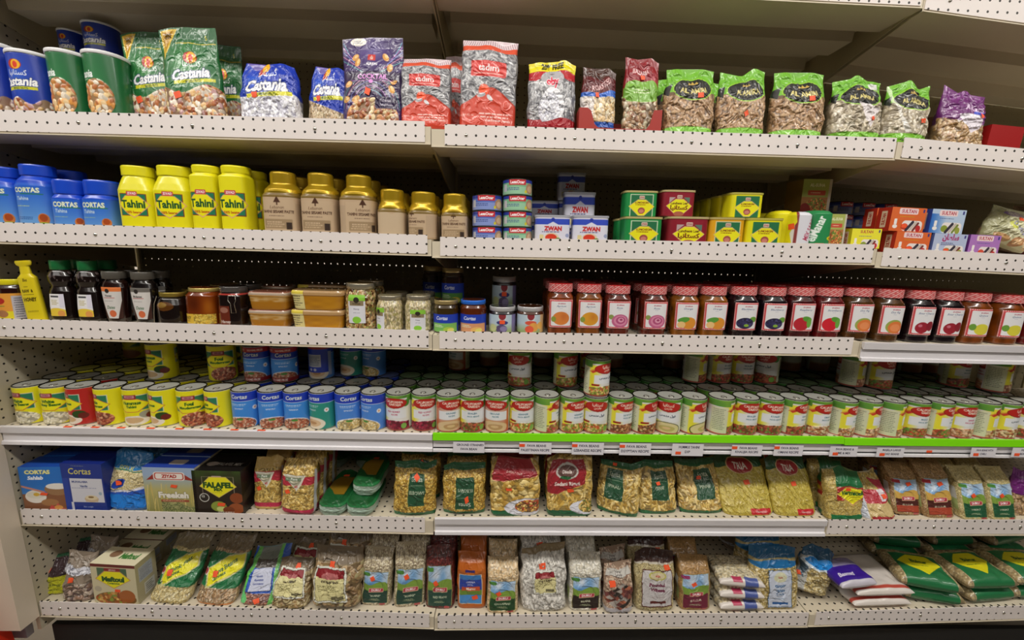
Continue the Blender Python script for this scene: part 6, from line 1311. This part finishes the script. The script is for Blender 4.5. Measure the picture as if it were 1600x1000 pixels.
stack([('fishcan', 'g'), ('fishcan', 'g'), ('fishcan', 'g'), ('fishcan', 'g')], 809, 46, 2, ['green fish can at the bottom of the taller fish stack', 'green fish can second up in the taller fish stack', 'green fish can third up in the taller fish stack', 'green fish can on top of the taller fish stack'])
mt = [put('meattin', 863, 338, 54, 2, 'white and blue meat tin in front beside the fish cans'), put('meattin', 922, 339, 55, 2, 'white and blue meat tin in front beside the green tins')]
m2_ = put('meattin', 872, 360, 48, 2, 'meat tin hidden in the second row, left', s=.11); m3_ = put('meattin', 925, 360, 48, 2, 'meat tin hidden in the second row, right', s=.11)
put('meattin', 905, 303, 48, 2, 'meat tin resting on the second row above the front pair', s=.11, on=max(m2_['top'], m3_['top']) + .002)
m4_ = put('meattin', 850, 350, 44, 2, 'meat tin hidden in the third row behind the fish cans', s=.20); m4b = put('meattin', 850, 316, 44, 2, 'dim meat tin, second up behind the front meat tins', s=.20, on=m4_['top'] + .002)
m5_ = put('meattin', 896, 348, 42, 2, 'meat tin at the foot of the tall stack at the rear', s=.20); m6_ = put('meattin', 894, 316, 42, 2, 'meat tin in the middle of the tall stack at the rear', s=.20, on=m5_['top'] + .002); put('meattin', 893, 273, 42, 2, 'meat tin topping the tall stack, highest of all meat tins', s=.20, on=m6_['top'] + .002)
g1 = put(('gheetin', 'g'), 1003, 341, 58, 2, 'green luncheon tin in front, lower of two', n=1, blabel='green luncheon tin in the row behind', bgroup='green tins behind')
put(('gheetin', 'g'), 1000, 301, 50, 2, 'green luncheon tin stacked on the lower green one', s=.045, on=g1['top'] + .002)
g2 = put(('gheetin', 'r'), 1072, 341, 62, 2, 'dark red luncheon tin in front, lower of two', n=1, blabel='dark red luncheon tin in the row behind', bgroup='red tins behind')
put(('gheetin', 'r'), 1058, 300, 50, 2, 'dark red luncheon tin stacked on the lower red one', s=.045, on=g2['top'] + .002)
g3 = put(('gheetin', 'o'), 1132, 342, 54, 2, 'orange yellow luncheon tin in front', n=2, blabel='orange yellow luncheon tin in the rows behind', bgroup='orange tins behind')
g4 = put(('gheetin', 'y'), 1190, 343, 56, 2, 'bright yellow luncheon tin in front, beside the sardines', n=2, blabel='bright yellow luncheon tin in the lower rows behind', bgroup='yellow tins behind')
put(('gheetin', 'y'), 1163, 304, 50, 2, 'yellow luncheon tin stacked above the orange and yellow ones', s=.05, on=max(g3['top'], g4['top']) + .002, n=3, blabel='yellow luncheon tin receding behind the stacked one', bgroup='upper yellow tins')
for i, x_ in enumerate((1226,)):
    put(('sardine', 'y'), 1222, 331, 28, 2, 'all yellow sardine tin on edge beside the white one', s=.05, n=3, blabel='yellow sardine tin on edge in the rows behind', bgroup='yellow sardine tins', yaw=-.1)
put(('sardine', 'w'), 1248, 333, 30, 2, 'white and pink sardine tin standing on edge', s=.015)
put(('sardine', 'g'), 1277, 331, 34, 2, 'green and blue sardine tin standing on edge', s=.015)
q1 = put(('alsuha', 's'), 1306, 335, 29, 2, 'small picture box of sweets beside the sardine tins', s=.02, n=1, blabel='small picture box hidden behind the other', top='f')
q0 = put(('alsuha', 's'), 1268, 345, 32, 2, 'picture box lying hidden behind the sardine tins', s=.15)
put(('alsuha', 'L'), 1275, 284, 45, 2, 'large green and orange picture box raised behind the sardine tins', s=.15, on=q0['top'] + .002)
for i in range(3):
    stack([('fishcan', 'b')] * 4, 1318 + i * 34, 33, 2, [f'dim blue can, {q} of the {["left", "centre", "right"][i]} stack behind the small boxes' for q in ('bottom', 'second', 'third', 'top')], s=.26)
put(('sultan', 'y'), 1353, 358, 46, 2, 'yellow box of stuffed dates hanging over the shelf joint', s=.015, top='f', bay=1)
s1 = put(('sultan', 'o'), 1425, 363, 54, 2, 'orange box of stuffed dates, lower in front', s=.015, top='f', bay=2); s1b = put(('sultan', 'o'), 1398, 362, 50, 2, 'orange box of stuffed dates at the bottom of the second row', s=.075, bay=2)
put(('sultan', 'o'), 1418, 325, 54, 2, 'orange box of stuffed dates on top in front', s=.018, on=s1['top'] + .001, top='f'); put(('sultan', 'o'), 1393, 328, 50, 2, 'orange box of stuffed dates on top behind', s=.075, on=s1b['top'] + .002)
s2 = put(('sultan', 'c'), 1483, 366, 52, 2, 'pale blue box with Arabic lettering, below the blue box', s=.015, top='f', bay=2); put(('sultan', 'b'), 1480, 328, 53, 2, 'blue and white box of stuffed dates on top', s=.018, on=s2['top'] + .001, top='f')
put(('sultan', 'u'), 1537, 368, 48, 2, 'purple box of stuffed dates at the right', s=.015, top='f', bay=2)
put(('datebag', 'd'), 1566, 336, 78, 2, 'crumpled pale bag of dates tipping over the purple box', s=.075, bay=2, tilt=.3, z=.02)
put(('datebag', 'm'), 1600, 330, 80, 2, 'dark maroon bag behind the crumpled bag of dates', s=.2, bay=2, tilt=.2)

# ---- third shelf: honey, nuts in honey, preserves, jams
put('yellowlid', 13, 435, 46, 3, 'dark spread jar with a yellow lid at the far left', s=.02)
put('honeytag', 50, 409, 29, 3, 'flat bright yellow raw honey bottle leaning beside the lidded jar', s=.02, tilt=-.09)
put('bear', 92, 407, 36, 3, 'dark bear shaped honey bottle with green cap, left one', s=.02, n=1, blabel='dark bear shaped bottle behind the front pair', bgroup='bear bottles behind')
put('bear', 135, 408, 36, 3, 'dark bear shaped honey bottle with green cap, right one', s=.02, n=1, blabel='dark bear shaped bottle behind the front pair', bgroup='bear bottles behind')
put(('squeeze', 'a'), 177, 424, 36, 3, 'grey capped syrup bottle with an orange edged label', s=.02, n=1, blabel='grey capped syrup bottle in the row behind', bgroup='syrup bottles behind')
put(('squeeze', 'b'), 222, 425, 36, 3, 'grey capped syrup bottle with a grey edged label', s=.02, n=1, blabel='grey capped syrup bottle in the row behind', bgroup='syrup bottles behind')
put('darkjar', 264, 456, 44, 3, 'dark honey jar with a thin string down its side', s=.02, n=2, blabel='dark honey jar in the unlit rows behind', bgroup='dark honey jars behind')
put('amberjar', 315, 449, 46, 3, 'amber honey jar with a honeycomb patterned label', s=.02, n=2, blabel='amber honey jar in the unlit rows behind', bgroup='amber honey jars behind')
put('clampjar', 361, 447, 40, 3, 'dark honey jar closed with a wire clamp', s=.02, n=1, blabel='wire clamp honey jar behind the front one')
stack([('combbox', 'a')] * 2, 415, 63, 3, ['clear box of honeycomb, lower left one', 'clear box of honeycomb, upper left one with a red edge'], s=.02)
stack([('combbox', 'a')] * 2, 418, 60, 3, ['clear honeycomb box, lower one in the unlit second row', 'clear honeycomb box, upper one in the unlit second row'], s=.17)
stack([('combbox', 'b')] * 2, 493, 84, 3, ['wide clear honey box with paper seal, lower right one', 'wide clear honey box with paper seal, upper right one'], s=.02)
bb = stack([('combbox', 'b')] * 2, 500, 78, 3, ['wide clear honey box, lower one in the unlit second row', 'wide clear honey box, upper one in the unlit second row'], s=.17)
for o_ in list(COL.objects):
    if 'unlit second row' in str(o_.get('label')): o_['group'] = 'honeycomb boxes behind'
put(('nutjar', 'L'), 561, 442, 47, 3, 'tall jar of nuts in honey with a white label', s=.02, n=1, blabel='tall jar of nuts hidden behind the front one')
put(('nutjar', 'T'), 607, 461, 40, 3, 'short jar of nuts in honey beside the tall one', s=.02, n=1, blabel='short jar of nuts in honey in the second row', bgroup='short nut jars behind', yaw=0)
put(('nutjar', 'S'), 652, 461, 41, 3, 'short jar of nuts in honey beside the preserves', s=.02, n=1, blabel='short jar of nuts in honey in the second row', bgroup='short nut jars behind')
put(('cortasjar', 'f'), 696, 468, 39, 3, 'fig preserve jar with gold lid over the shelf joint', s=.018)
put(('cortasjar', 'a'), 739, 468, 41, 3, 'preserve jar with a bright blue lid', s=.02)
c1 = put(('cortasjar', 'd'), 700, 474, 37, 3, 'dark preserve jar hidden under the raised one', s=.11); put(('cortasjar', 'd'), 707, 419, 35, 3, 'preserve jar with gold lid raised on another behind', s=.11, on=c1['top'] + .002)
c2 = put(('cortasjar', 'd'), 672, 474, 34, 3, 'dark preserve jar hidden behind the short nut jars', s=.20); put(('cortasjar', 'd'), 676, 416, 33, 3, 'dimmest raised preserve jar at the rear near the joint', s=.20, on=c2['top'] + .002)
put(('smalljam', 'b'), 785, 478, 42, 3, 'small blueberry jam jar with white lid in front', s=.02)
put(('smalljam', 'o'), 829, 478, 42, 3, 'small orange jam jar with white lid in front', s=.02)
c3 = put(('smalljam', 'b'), 790, 480, 38, 3, 'small dark jam jar hidden under the raised one', s=.12); put(('smalljam', 'b'), 788, 432, 38, 3, 'small dark jam jar raised on another behind', s=.12, on=c3['top'] + .002)
JAM = [(876, 443, 'apricot'), (921, 444, 'apricot2'), (966, 446, 'rose'), (1023, 447, 'rose'), (1071, 448, 'orange'), (1116, 448, 'orange'), (1163, 448, 'blackberry'), (1208, 449, 'blackberry'), (1252, 449, 'raspberry'), (1296, 450, 'straw'),
       (1342, 450, 'dryfig'), (1389, 452, 'dryfig'), (1437, 454, 'cherry'), (1481, 456, 'cherry'), (1524, 458, 'lemon'), (1575, 461, 'lemon'), (1618, 463, 'straw')]
JW = ['red lidded apricot jam jar, leftmost jam jar of its kind', 'red lidded jam jar with a golden apricot, beside the rose jams', 'red lidded rose jam jar, left of the gap', 'red lidded rose jam jar, right of the gap', 'red lidded orange jam jar beside the rose jam', 'red lidded orange jam jar beside the blackberry jam',
      'red lidded blackberry jam jar beside the orange jam', 'red lidded blackberry jam jar beside the raspberry jam', 'red lidded raspberry jam jar, left of the two berry reds', 'red lidded strawberry jam jar, right of the two berry reds', 'red lidded fig jam jar over the shelf joint', 'red lidded fig jam jar on the bare shelf edge',
      'red lidded cherry jam jar, left of the cherry pair', 'red lidded cherry jam jar, right of the cherry pair', 'red lidded yellow quince jam jar beside the cherry jam', 'red lidded yellow quince jam jar with empty space before it', 'red lidded jam jar cut by the right picture edge']
for (u, vt, fl), lb in zip(JAM, JW):
    put(('jam', fl), u, vt, 41, 3, lb, s=.016, n=2, blabel='red lidded jam jar in the dim rows behind the front ones', bgroup='red lidded jam jars behind', bay=2 if u > 1350 else (1 if u > 700 else 0), gap=.006)

# ---- fourth shelf: cans
ORD_ = ['first', 'second', 'third', 'fourth', 'fifth', 'sixth', 'seventh', 'eighth', 'ninth', 'tenth', 'eleventh', 'twelfth', 'thirteenth', 'fourteenth', 'fifteenth', 'sixteenth', 'seventeenth']
Y4 = [(42, 'white2', 'yellow can of white kidney beans at the far left end'), (84, 'white', 'yellow can of white kidney beans beside the red can'), (124, 'red', 'only red can of hummus in the front row'), (167, 'foulc', 'yellow fava can between the red can and a hummus can'), (211, 'hum', 'yellow hummus can with centred diamond label, front row'),
      (252, 'hum2', 'yellow hummus can with label turned left, front row'), (295, 'foul', 'yellow fava can with the largest green lettering, front row'), (338, 'foulr', 'last yellow fava can, beside the first blue can')]
B4 = [(380, 'a', 'blue bean can beside the last yellow can'), (421, 'b', 'blue bean can with a dark blue side stripe, among brown beans'), (461, 'c', 'blue bean can left of the blue and green hummus can'), (501, 'g', 'blue and green hummus can with a cream bowl, front row'), (541, 'h', 'blue chickpea can right of the blue and green can'), (582, 'i', 'last blue chickpea can, beside the kidney bean cans')]
def gfront(us, kinds):
    for i, (u, k) in enumerate(zip(us, kinds)): yield u, k
front = []
def four(key, u, label, **kw):
    a = put(key, u, None, None, 4, label, s=.006 if u > 670 else .012, **kw); front.append((u, key, a, label)); return a
for u, k, lb in Y4: four(('ycan', k), u, lb)
for u, k, lb in B4: four(('ccan', k), u, lb)
four(('gcan', 'red', .42), 621, 'kidney bean can with red oval beside the last blue can')
four(('gcan', 'red', .56), 661, 'kidney bean can with red oval at the end of the white edge')
GW = {'gro': 'brown bowl can', 'pal': 'chopped salad can', 'leb': 'pale chickpea can', 'egy': 'brown bean can', 'hum': 'hummus bowl can', 'kha': 'red bean stew can', 'oma': 'peach bean can', 'sau': 'rosy bean can', 'lim': 'tan bean can', 'maj': 'green pepper bean can', 'bk': 'bean can'}
G4 = [(700, 'gro', .58, 0), (738, 'kha', .5, 0), (777, 'gro', .42, 0), (816, 'leb', .5, 0), (855, 'pal', .9, 0), (895, 'leb', .62, 0), (932, 'leb', .46, 1), (971, 'egy', .62, 0), (1009, 'egy', .7, 1), (1048, 'hum', .34, 1), (1086, 'hum', .7, 1), (1130, 'kha', .95, 0), (1168, 'kha', .5, 0), (1206, 'kha', .48, 0), (1243, 'kha', .66, 0), (1281, 'oma', .56, 0),
      (1321, 'oma', .7, 0), (1359, 'sau', .76, 0), (1396, 'sau', .9, 0), (1434, 'maj', .5, 0), (1471, 'maj', .66, 0), (1506, 'sau', .5, 0), (1542, 'lim', .8, 0), (1574, 'lim', .6, 1), (1610, 'kha', .4, 1)]
POS = ['at the left end of the green edge', 'between the two brown bowl cans', 'third along the green edge', 'fourth along the green edge', 'turned to its pale side panel, fifth along the green edge', 'left of the stacked pair', 'carrying another can on top', 'right of the stacked pair', 'second right of the stacked pair', 'third right of the stacked pair', 'with a sticker on its lid, before the wide gap',
       'with its pale side turned out, after the wide gap', 'second after the wide gap', 'third after the wide gap', 'fourth after the wide gap', 'left of the green edge joint', 'at the green edge joint', 'first on the right green edge', 'with its pale side out, second on the right green edge', 'third on the right green edge', 'fourth on the right green edge', 'fifth on the right green edge', 'sixth on the right green edge', 'seventh on the right green edge', 'cut by the right edge of the picture']
for (u, k, o_, ar), ps in zip(G4, POS):
    a = four(('gcan', k, o_, ar), u, 'red oval ' + GW[k] + ' ' + ps, bay=1 if u < 1318 else 2)
    if u == 932: put(('gcan', 'leb', .66, 1), 935, None, None, 4, 'bean can standing on top of the front row, the only one there', s=.016, on=a['top'] + .002, yaw=.0, tilt=.01)
ZW = ['left bay', 'middle bay', 'right bay']
for u, key, a, flab in front:
    colr = {'ycan': 'y', 'ccan': 'b', 'gcan': 'g'}[key[0]]; cw = {'y': 'yellow', 'b': 'blue', 'g': 'red oval'}[colr]
    nk = 4 if colr != 'y' else 4
    for k in range(1, nk + 1):
        if 600 < u < 670 and k > 3: continue
        kk = key if k == 1 else ('farcan', colr)
        x_ = a['x'] - (.012 * k if u < 200 else 0) * 0
        place(kk, x_, a['y'] + k * .0778, a['z'] + .0005, 1, 1, 1, blab(k, flab, None, 'can'), f'{cw} cans, {ORD[k]} row, {ZW[bay_of(x_)]}', parts=True)
def up(key, u, label, s, vt=None): return put(key, u, None, None, 4, label, s=s, z=.1115 + .0015, bay=None)
up(('ycan', 'hum3'), 246, 'yellow hummus can raised on the second row, alone', .092)
up(('ycan', 'foul'), 341, 'yellow fava can raised on the second row, left of the pair', .092)
up(('ycan', 'foulr'), 374, 'yellow fava can raised, partly behind the red banded can', .17)
up(('ccan', 'freea'), 397, 'blue can with red bands raised on the second row, left one', .092)
up(('ccan', 'freeb'), 440, 'blue can with red bands raised on the second row, right one', .092)
up(('ccan', 'k'), 498, 'dark blue raised can showing its small print panel', .13)
up(('ccan', 'g'), 547, 'raised blue and green can at the left of a pair', .17)
up(('ccan', 'i'), 582, 'raised blue can of chickpeas at the right of a pair', .17)
up(('gcan', 'gro', .3), 717, 'raised brown bowl can, nearest the shelf joint, in shade', .25)
up(('gcan', 'pal', .4, 1), 813, 'raised salad can alone above the fourth green edge can', .092)
up(('gcan', 'leb', .62, 1), 885, 'raised pale can left of the can on the front row', .092)
up(('gcan', 'leb', .5, 1), 925, 'raised pale can just behind the can on the front row', .17)
up(('gcan', 'kha', .9, 0), 1090, 'raised can with its pale side out, left end of four', .15)
up(('gcan', 'kha', .6, 0), 1128, 'raised red stew can, second of four', .15)
up(('gcan', 'kha', .5, 0), 1164, 'raised red stew can, third of four', .15)
up(('gcan', 'kha', .2, 1), 1204, 'raised can with lined side panel, right end of four', .15)
up(('gcan', 'sau', .85, 0), 1338, 'raised rosy can, left of the pair at the green edge joint', .14)
up(('gcan', 'maj', .5, 1), 1382, 'raised green pepper can, right of the pair at the joint', .12)
up(('gcan', 'kha', .55, 0), 1501, 'raised red stew can alone in the right bay', .15)
up(('gcan', 'sau', .85, 0), 1566, 'raised can with plain side nearest the right edge', .10)
for u, c_ in ((205, 'y'), (250, 'y'), (765, 'g'), (850, 'g'), (960, 'g'), (1055, 'g'), (1240, 'g'), (1285, 'g'), (1430, 'g'), (1460, 'g')):
    near = min(front, key=lambda f: abs(f[0] - u - (783 - u) * .12))
    up(('farcan', c_), u, ('raised unlit can far behind the ' if u != 250 else 'unlit upper can at the rear behind the ') + near[3].split(',')[0].replace('red oval ', ''), .31)

# ---- fifth shelf: boxes and pasta
put('sahlab', 73, 727, 62, 5, 'blue box with a cup of milky drink, left end of the fifth shelf', s=.02, top='f', yaw=.08, n=2, blabel='blue box in the rows behind the left end box', bgroup='blue drink boxes behind')
put('mbox', 137, 722, 63, 5, 'dark blue and white pudding box with gold lettering', s=.02, top='f', n=2, blabel='dark blue box in the rows behind the pudding box', bgroup='pudding boxes behind')
put('ricebag', 206, 704, 62, 5, 'blue bag of grain bulging over the shelf fence', s=.012, n=1, blabel='blue bag behind the grain bag')
put('freekeh', 271, 728, 80, 5, 'green wheat box with a grain field picture', s=.02, top='f', n=1, blabel='green wheat box in the row behind', bgroup='wheat boxes behind')
put('falafel', 344, 733, 75, 5, 'black falafel mix box with a yellow diamond', s=.02, top='f', yaw=0, n=2, blabel='black falafel mix box in the rows behind', bgroup='falafel boxes behind')
put(('pastabag', 'penne'), 420, 712, 42, 5, 'tube pasta bag beside the black box', s=.035, n=2, blabel='tube pasta bag in the rows behind', bgroup='tube pasta bags behind')
put(('pastabag', 'mac'), 468, 716, 52, 5, 'small shell pasta bag with silver side, jutting forward', s=.0, z=.0125, n=2, blabel='pasta bag with silver side in the rows behind', bgroup='silver sided pasta bags behind', yaw=-.12)
f1 = put('flatpack', 527, None, 44, 5, 'flat green spaghetti packet lying lowest at the left', s=.02)
f1b = put('flatpack', 527, None, 40, 5, 'dim flat spaghetti packet lying behind the left one', s=.28)
f2 = put('flatpack', 569, None, 44, 5, 'flat green spaghetti packet lying at the bottom right', s=.02)
put('flatpack', 575, None, 42, 5, 'flat green spaghetti packet lying on top of another', s=.035, on=f2['z'] + .05 * f2['sz'] + .004)
put('flatpack', 578, None, 40, 5, 'dim flat spaghetti packet lying behind the stacked pair', s=.28)
put(('santa', 'elb'), 648, 722, 66, 5, 'elbow pasta bag with upright green label at the joint', s=.012, n=1, blabel='elbow pasta bag in the row behind', bgroup='elbow bags behind', yaw=.06, gap=.03)
put(('santa', 'elbr'), 726, 722, 66, 5, 'elbow pasta bag standing upside down', s=.02, n=1, blabel='elbow pasta bag in the row behind', bgroup='elbow bags behind', gap=.03)
put(('pastared', 'farf'), 805, 714, 74, 5, 'pasta bag with red top and a plate of tomato pasta', s=.02, n=1, blabel='red topped pasta bag behind the plate picture bag', gap=.02, yaw=.05)
put(('pastared', 'sed'), 890, 714, 70, 5, 'ribbed tube pasta bag with red panel and white plate', s=.008, n=1, blabel='ribbed tube pasta bag behind the front one', gap=.02)
put(('santa', 'spiral'), 965, 716, 62, 5, 'spiral pasta bag turned sideways in the middle bay', s=.02, yaw=-.35)
put(('santa', 'penne'), 1030, 722, 60, 5, 'penne bag with a crooked green label, left of the pair', s=.012, tilt=.0, yaw=.05)
put(('santa', 'penne2'), 1098, 722, 66, 5, 'penne bag with green label, right of the pair', s=.014)
put('tria', 1171, 716, 80, 5, 'yellow vermicelli bag with red oval, left one', s=.012, n=1, blabel='yellow vermicelli bag behind the front pair', bgroup='vermicelli bags behind', gap=.02)
put('tria', 1245, 716, 66, 5, 'yellow vermicelli bag with sticker on its red oval, right one', s=.012, n=1, blabel='yellow vermicelli bag behind the front pair', bgroup='vermicelli bags behind', gap=.02)
put('vermi', 1313, 730, 56, 5, 'vermicelli bag with yellow diamond behind the fence', s=.02, bay=2, n=1, blabel='vermicelli bag in the row behind the yellow diamond one')
put('redwhite', 1366, 738, 52, 5, 'pasta bag with white side and red band', s=.02, bay=2)
put(('duru', 'brown'), 1412, 728, 44, 5, 'brown labelled bulgur brick leaning left', s=.03, bay=2, n=1, blabel='brown labelled bulgur brick in the row behind', bgroup='bulgur bricks behind', tilt=.05)
put(('duru', 'brown'), 1463, 724, 46, 5, 'brown labelled bulgur brick standing upright', s=.018, bay=2, n=1, blabel='brown labelled bulgur brick in the row behind', bgroup='bulgur bricks behind')
put(('duru', 'green'), 1512, 730, 42, 5, 'green labelled wheat brick, left of the pair', s=.02, bay=2, n=1, blabel='green labelled wheat brick in the row behind', bgroup='wheat bricks behind')
put(('duru', 'green'), 1556, 730, 40, 5, 'green labelled wheat brick, right of the pair', s=.02, bay=2, n=1, blabel='green labelled wheat brick in the row behind', bgroup='wheat bricks behind')
put('purplebag', 1598, 736, 44, 5, 'purple topped bag at the right edge of the fifth shelf', s=.03, bay=2)

# ---- bottom shelf: pulses
put('maroonbag', 88, 868, 56, 6, 'maroon and yellow lentil bag at the left end', s=.03, n=1, blabel='green bag in the dark behind the lentil bag', bgroup='bags behind the lentil bag')
put('graybag', 133, 858, 44, 6, 'clear bag of peeled beans with a white strip label', s=.02, yaw=.1, n=1, blabel='clear bag of peeled beans behind the front one', back=-.0)
mf = put('maftoul', 184, 878, 70, 6, 'couscous box with yellow diamond, in front', s=.02, top='f', yaw=-.03)
put('maftoul', 194, 868, 66, 6, 'couscous box right behind the front one', s=.125, top='f', n=1, blabel='couscous box third in the line')
put(('ziyadbag', 'a'), 266, 846, 62, 6, 'green bag of pale chickpeas leaning back, left one', s=.01, tilt=.03, yaw=-.05)
put(('ziyadbag', 'b'), 337, 848, 62, 6, 'green bag of brown beans leaning back, right one', s=.01, tilt=.03, yaw=-.05)
put('bluegreen', 406, 866, 58, 6, 'blue and green striped pulse bag with white label', s=.015, tilt=.0)
put(('labelbag', 'fab'), 459, 872, 56, 6, 'bean bag with a small red and cream label, left one', s=.02, n=1, blabel='labelled bean bag behind the small left one', gap=.02)
put(('labelbag', 'fava'), 527, 858, 76, 6, 'large fava bean bag with red and cream label, over the fence', s=.004, z=.013, n=1, blabel='large fava bean bag behind the front one', gap=.02)
for u, vt, w, k, lb, bk in ((589, 858, 46, 'black', 'black eyed bean brick beside the large fava bag', 'bean'), (640, 850, 48, 'black', 'black eyed bean brick turned beside the red beans', 'bean'), (689, 854, 44, 'red', 'dark red bean brick over the shelf joint', 'red')):
    put(('duru', k), u, vt, w, 6, lb, s=.03, n=1, blabel='second row brick behind: ' + lb, yaw=.15 if u == 640 else 0, bay=0 if u < 672 else 1)
put('orangebag', 738, 862, 44, 6, 'orange lentil brick with a blue label', s=.03, n=1, blabel='orange lentil brick in the row behind')
put(('duru', 'chick'), 786, 874, 48, 6, 'chickpea brick with green label', s=.012, n=1, blabel='chickpea brick in the row behind')
put(('labelbag', 'white'), 850, 852, 70, 6, 'bag of white beans with crumpled small label', s=.015, n=1, blabel='bag of white beans behind the front one')
put(('duru', 'white'), 914, 866, 50, 6, 'white bean brick with dark brown label', s=.018, n=1, blabel='white bean brick in the row behind')
put('mixsmall', 964, 876, 44, 6, 'small bag with a brown chequered print', s=.02, n=1, blabel='small chequered bag in the row behind')
put('pounded', 1023, 860, 62, 6, 'pounded wheat bag with a large white label', s=.014, n=1, blabel='pounded wheat bag in the row behind')
put(('duru', 'bulg'), 1083, 868, 48, 6, 'bulgur brick with a purple label', s=.018, n=1, blabel='purple labelled bulgur brick in the row behind')
for i in range(3):
    a_ = put(('lyrice', 'p'), 1140 + i * 2, None, 64, 6, ['pale rice bag lying at the bottom of the pile', 'pale rice bag lying in the middle of the pile', 'pale rice bag lying on top of the pile'][i], s=.02, z=i * .043, yaw=-.06 * i)
put('graybag', 1150, 852, 46, 6, 'dark upright bag behind the pile of pale bags', s=.26, tilt=.2)
put('bluelabel', 1208, 856, 76, 6, 'corn bag with a blue bordered white label', s=.018, n=1, blabel='teal topped corn bag in the row behind')
put('tiltbag', 1262, 862, 50, 6, 'clear corn bag with blue top tipping right across the joint', s=.05, tilt=.3, yaw=-.1, z=.012)
for i, (u, zz_) in enumerate(((1345, 0), (1350, .04))):
    put(('lyrice', 'w'), u, None, 84, 6, ['white rice bag with a red line, lying lowest', 'white rice bag with a red line, lying under the purple one'][i], s=.01, z=zz_, bay=2)
put('lypurple', 1320, None, 58, 6, 'shiny purple rice bag lying on the white bags', s=.005, z=.079, bay=2, yaw=.1)
LY = [(1436, 0, .015, 'green pulse bag lying lowest, beside the white rice bags'), (1428, .054, .02, 'green pulse bag with yellow diamond lying on top, beside the white rice'), (1514, 0, .015, 'green pulse bag lying lowest, second pile of the right bay'), (1508, .054, .02, 'green pulse bag with yellow diamond on the second pile'),
      (1590, 0, .015, 'green pulse bag lying lowest at the right edge'), (1588, .054, .02, 'green pulse bag with yellow diamond at the right edge')]
for i, (u, zz_, s_, lb) in enumerate(LY): put(('lygreen', 'ab'[i % 2]), u, None, 76, 6, lb, s=s_, z=zz_, bay=2, yaw=(-.25, -.3, .06, .0, -.1, -.1)[i])
for i, (u, zz_) in enumerate(((1385, 0), (1385, .056), (1388, .112), (1462, 0), (1462, .056), (1465, .112), (1540, 0), (1540, .056), (1543, .112))):
    put(('lygreen', 'ba'[i % 2]), u, None, 66, 6, ['bottom','middle','top'][i % 3] + ' green and yellow bag of the ' + ['left','centre','right'][i // 3] + ' rear pile', s=.20, z=zz_, bay=2, group='pulse bags in the rear piles', yaw=-.3 + .07 * i)

# ---- tags and stickers on the can shelf's edge
def on_front(u0, v0, u1, v1, Y):
    p, q = at(u0, v1, Y), at(u1, v0, Y); return p, q
TAGS = [(708, 691, 757, 707, 'GROUND STRAINED', 'FAVA BEAN', 0), (811, 692, 862, 709, 'FAVA BEANS', 'PALESTINIAN RECIPE', 1), (893, 692, 944, 710, 'FAVA BEANS', 'LEBANESE RECIPE', 1), (967, 693, 1018, 711, 'FAVA BEANS', 'EGYPTIAN RECIPE', 1), (1049, 694, 1100, 712, 'HUMMUS TAHINI', 'DIP', 2),
        (1142, 696, 1192, 712, 'FAVA BEANS', 'KHALIJIA RECIPE', 1), (1208, 696, 1256, 712, 'FAVA BEANS', 'OMANI RECIPE', 1), (1295, 698, 1341, 713, 'FAVA BEANS &', 'LIME & MIX', 2), (1368, 700, 1414, 714, 'MAJELLA LARGE', 'BROAD BEANS', 2), (1515, 700, 1558, 714, 'FAVA BEANS WITH', 'CHILI', 2), (1579, 700, 1622, 714, 'PEELED', 'BEANS', 2)]
for u0, v0, u1, v1, t1, t2, st in TAGS:
    p, q = on_front(u0, v0, u1, v1, -.0125); W_, H_ = q.x - p.x, q.z - p.z; a = Art(W_ * 100, H_ * 100, 'e2e0e6', 14)
    a.text(t1, .54, .72, .2, '20203a', .02, 0, .66 if st else .86); a.text(t2, .5, .34, .2, '20203a', .02, 0, .88)
    g = np.zeros((a.nv + 1, a.nu + 1, 3)); g[..., 0] = np.linspace(0, W_, a.nu + 1)[None]; g[..., 2] = np.linspace(0, H_, a.nv + 1)[:, None]; mb = MB(); mb.grid(g, a.sampled()[0])
    o = link('price_tag', mb.mesh('price_tag'), PAPER, loc=(p.x, -.0125, p.z)); tag(o, f'white tag reading {t1.lower()} {t2.lower()} under the green edge'.replace('&', 'and'), 'tag')
    if st:
        mb = MB(); x0, z0 = (0, H_ * .62) if st == 1 else (W_ * .12, H_ * .12); mb.box(x0, -.0006, z0, x0 + .016, -.0003, z0 + .009); link('price_sticker', mb.mesh('price_sticker'), STICK, o)
mb = MB(); p = at(1447, 709, -.0042); mb.box(0, -.0003, 0, .017, 0, .011); o = link('price_sticker', mb.mesh('price_sticker'), STICK, loc=p); tag(o, 'lone orange price sticker in the channel under the right green edge', 'sticker')
for u, lb in ((107, 'under the red can'), (150, 'between the red and a yellow can'), (190, 'left of a yellow hummus can'), (236, 'before the second hummus can'), (281, 'before the can with large lettering'), (325, 'before the last yellow can'), (367, 'before the first blue can'), (409, 'before the second blue can')):
    p = at(u, 666 + (u - 107) * .014, -.0035); mb = MB(); mb.box(-.011, 0, 0, .011, .007, .0006); o = link('price_sticker', mb.mesh('price_sticker'), STICK, loc=(p.x, -.0085, top_z(4, p.x) + .0045)); tag(o, 'orange price sticker on the white shelf edge, ' + lb, 'sticker')
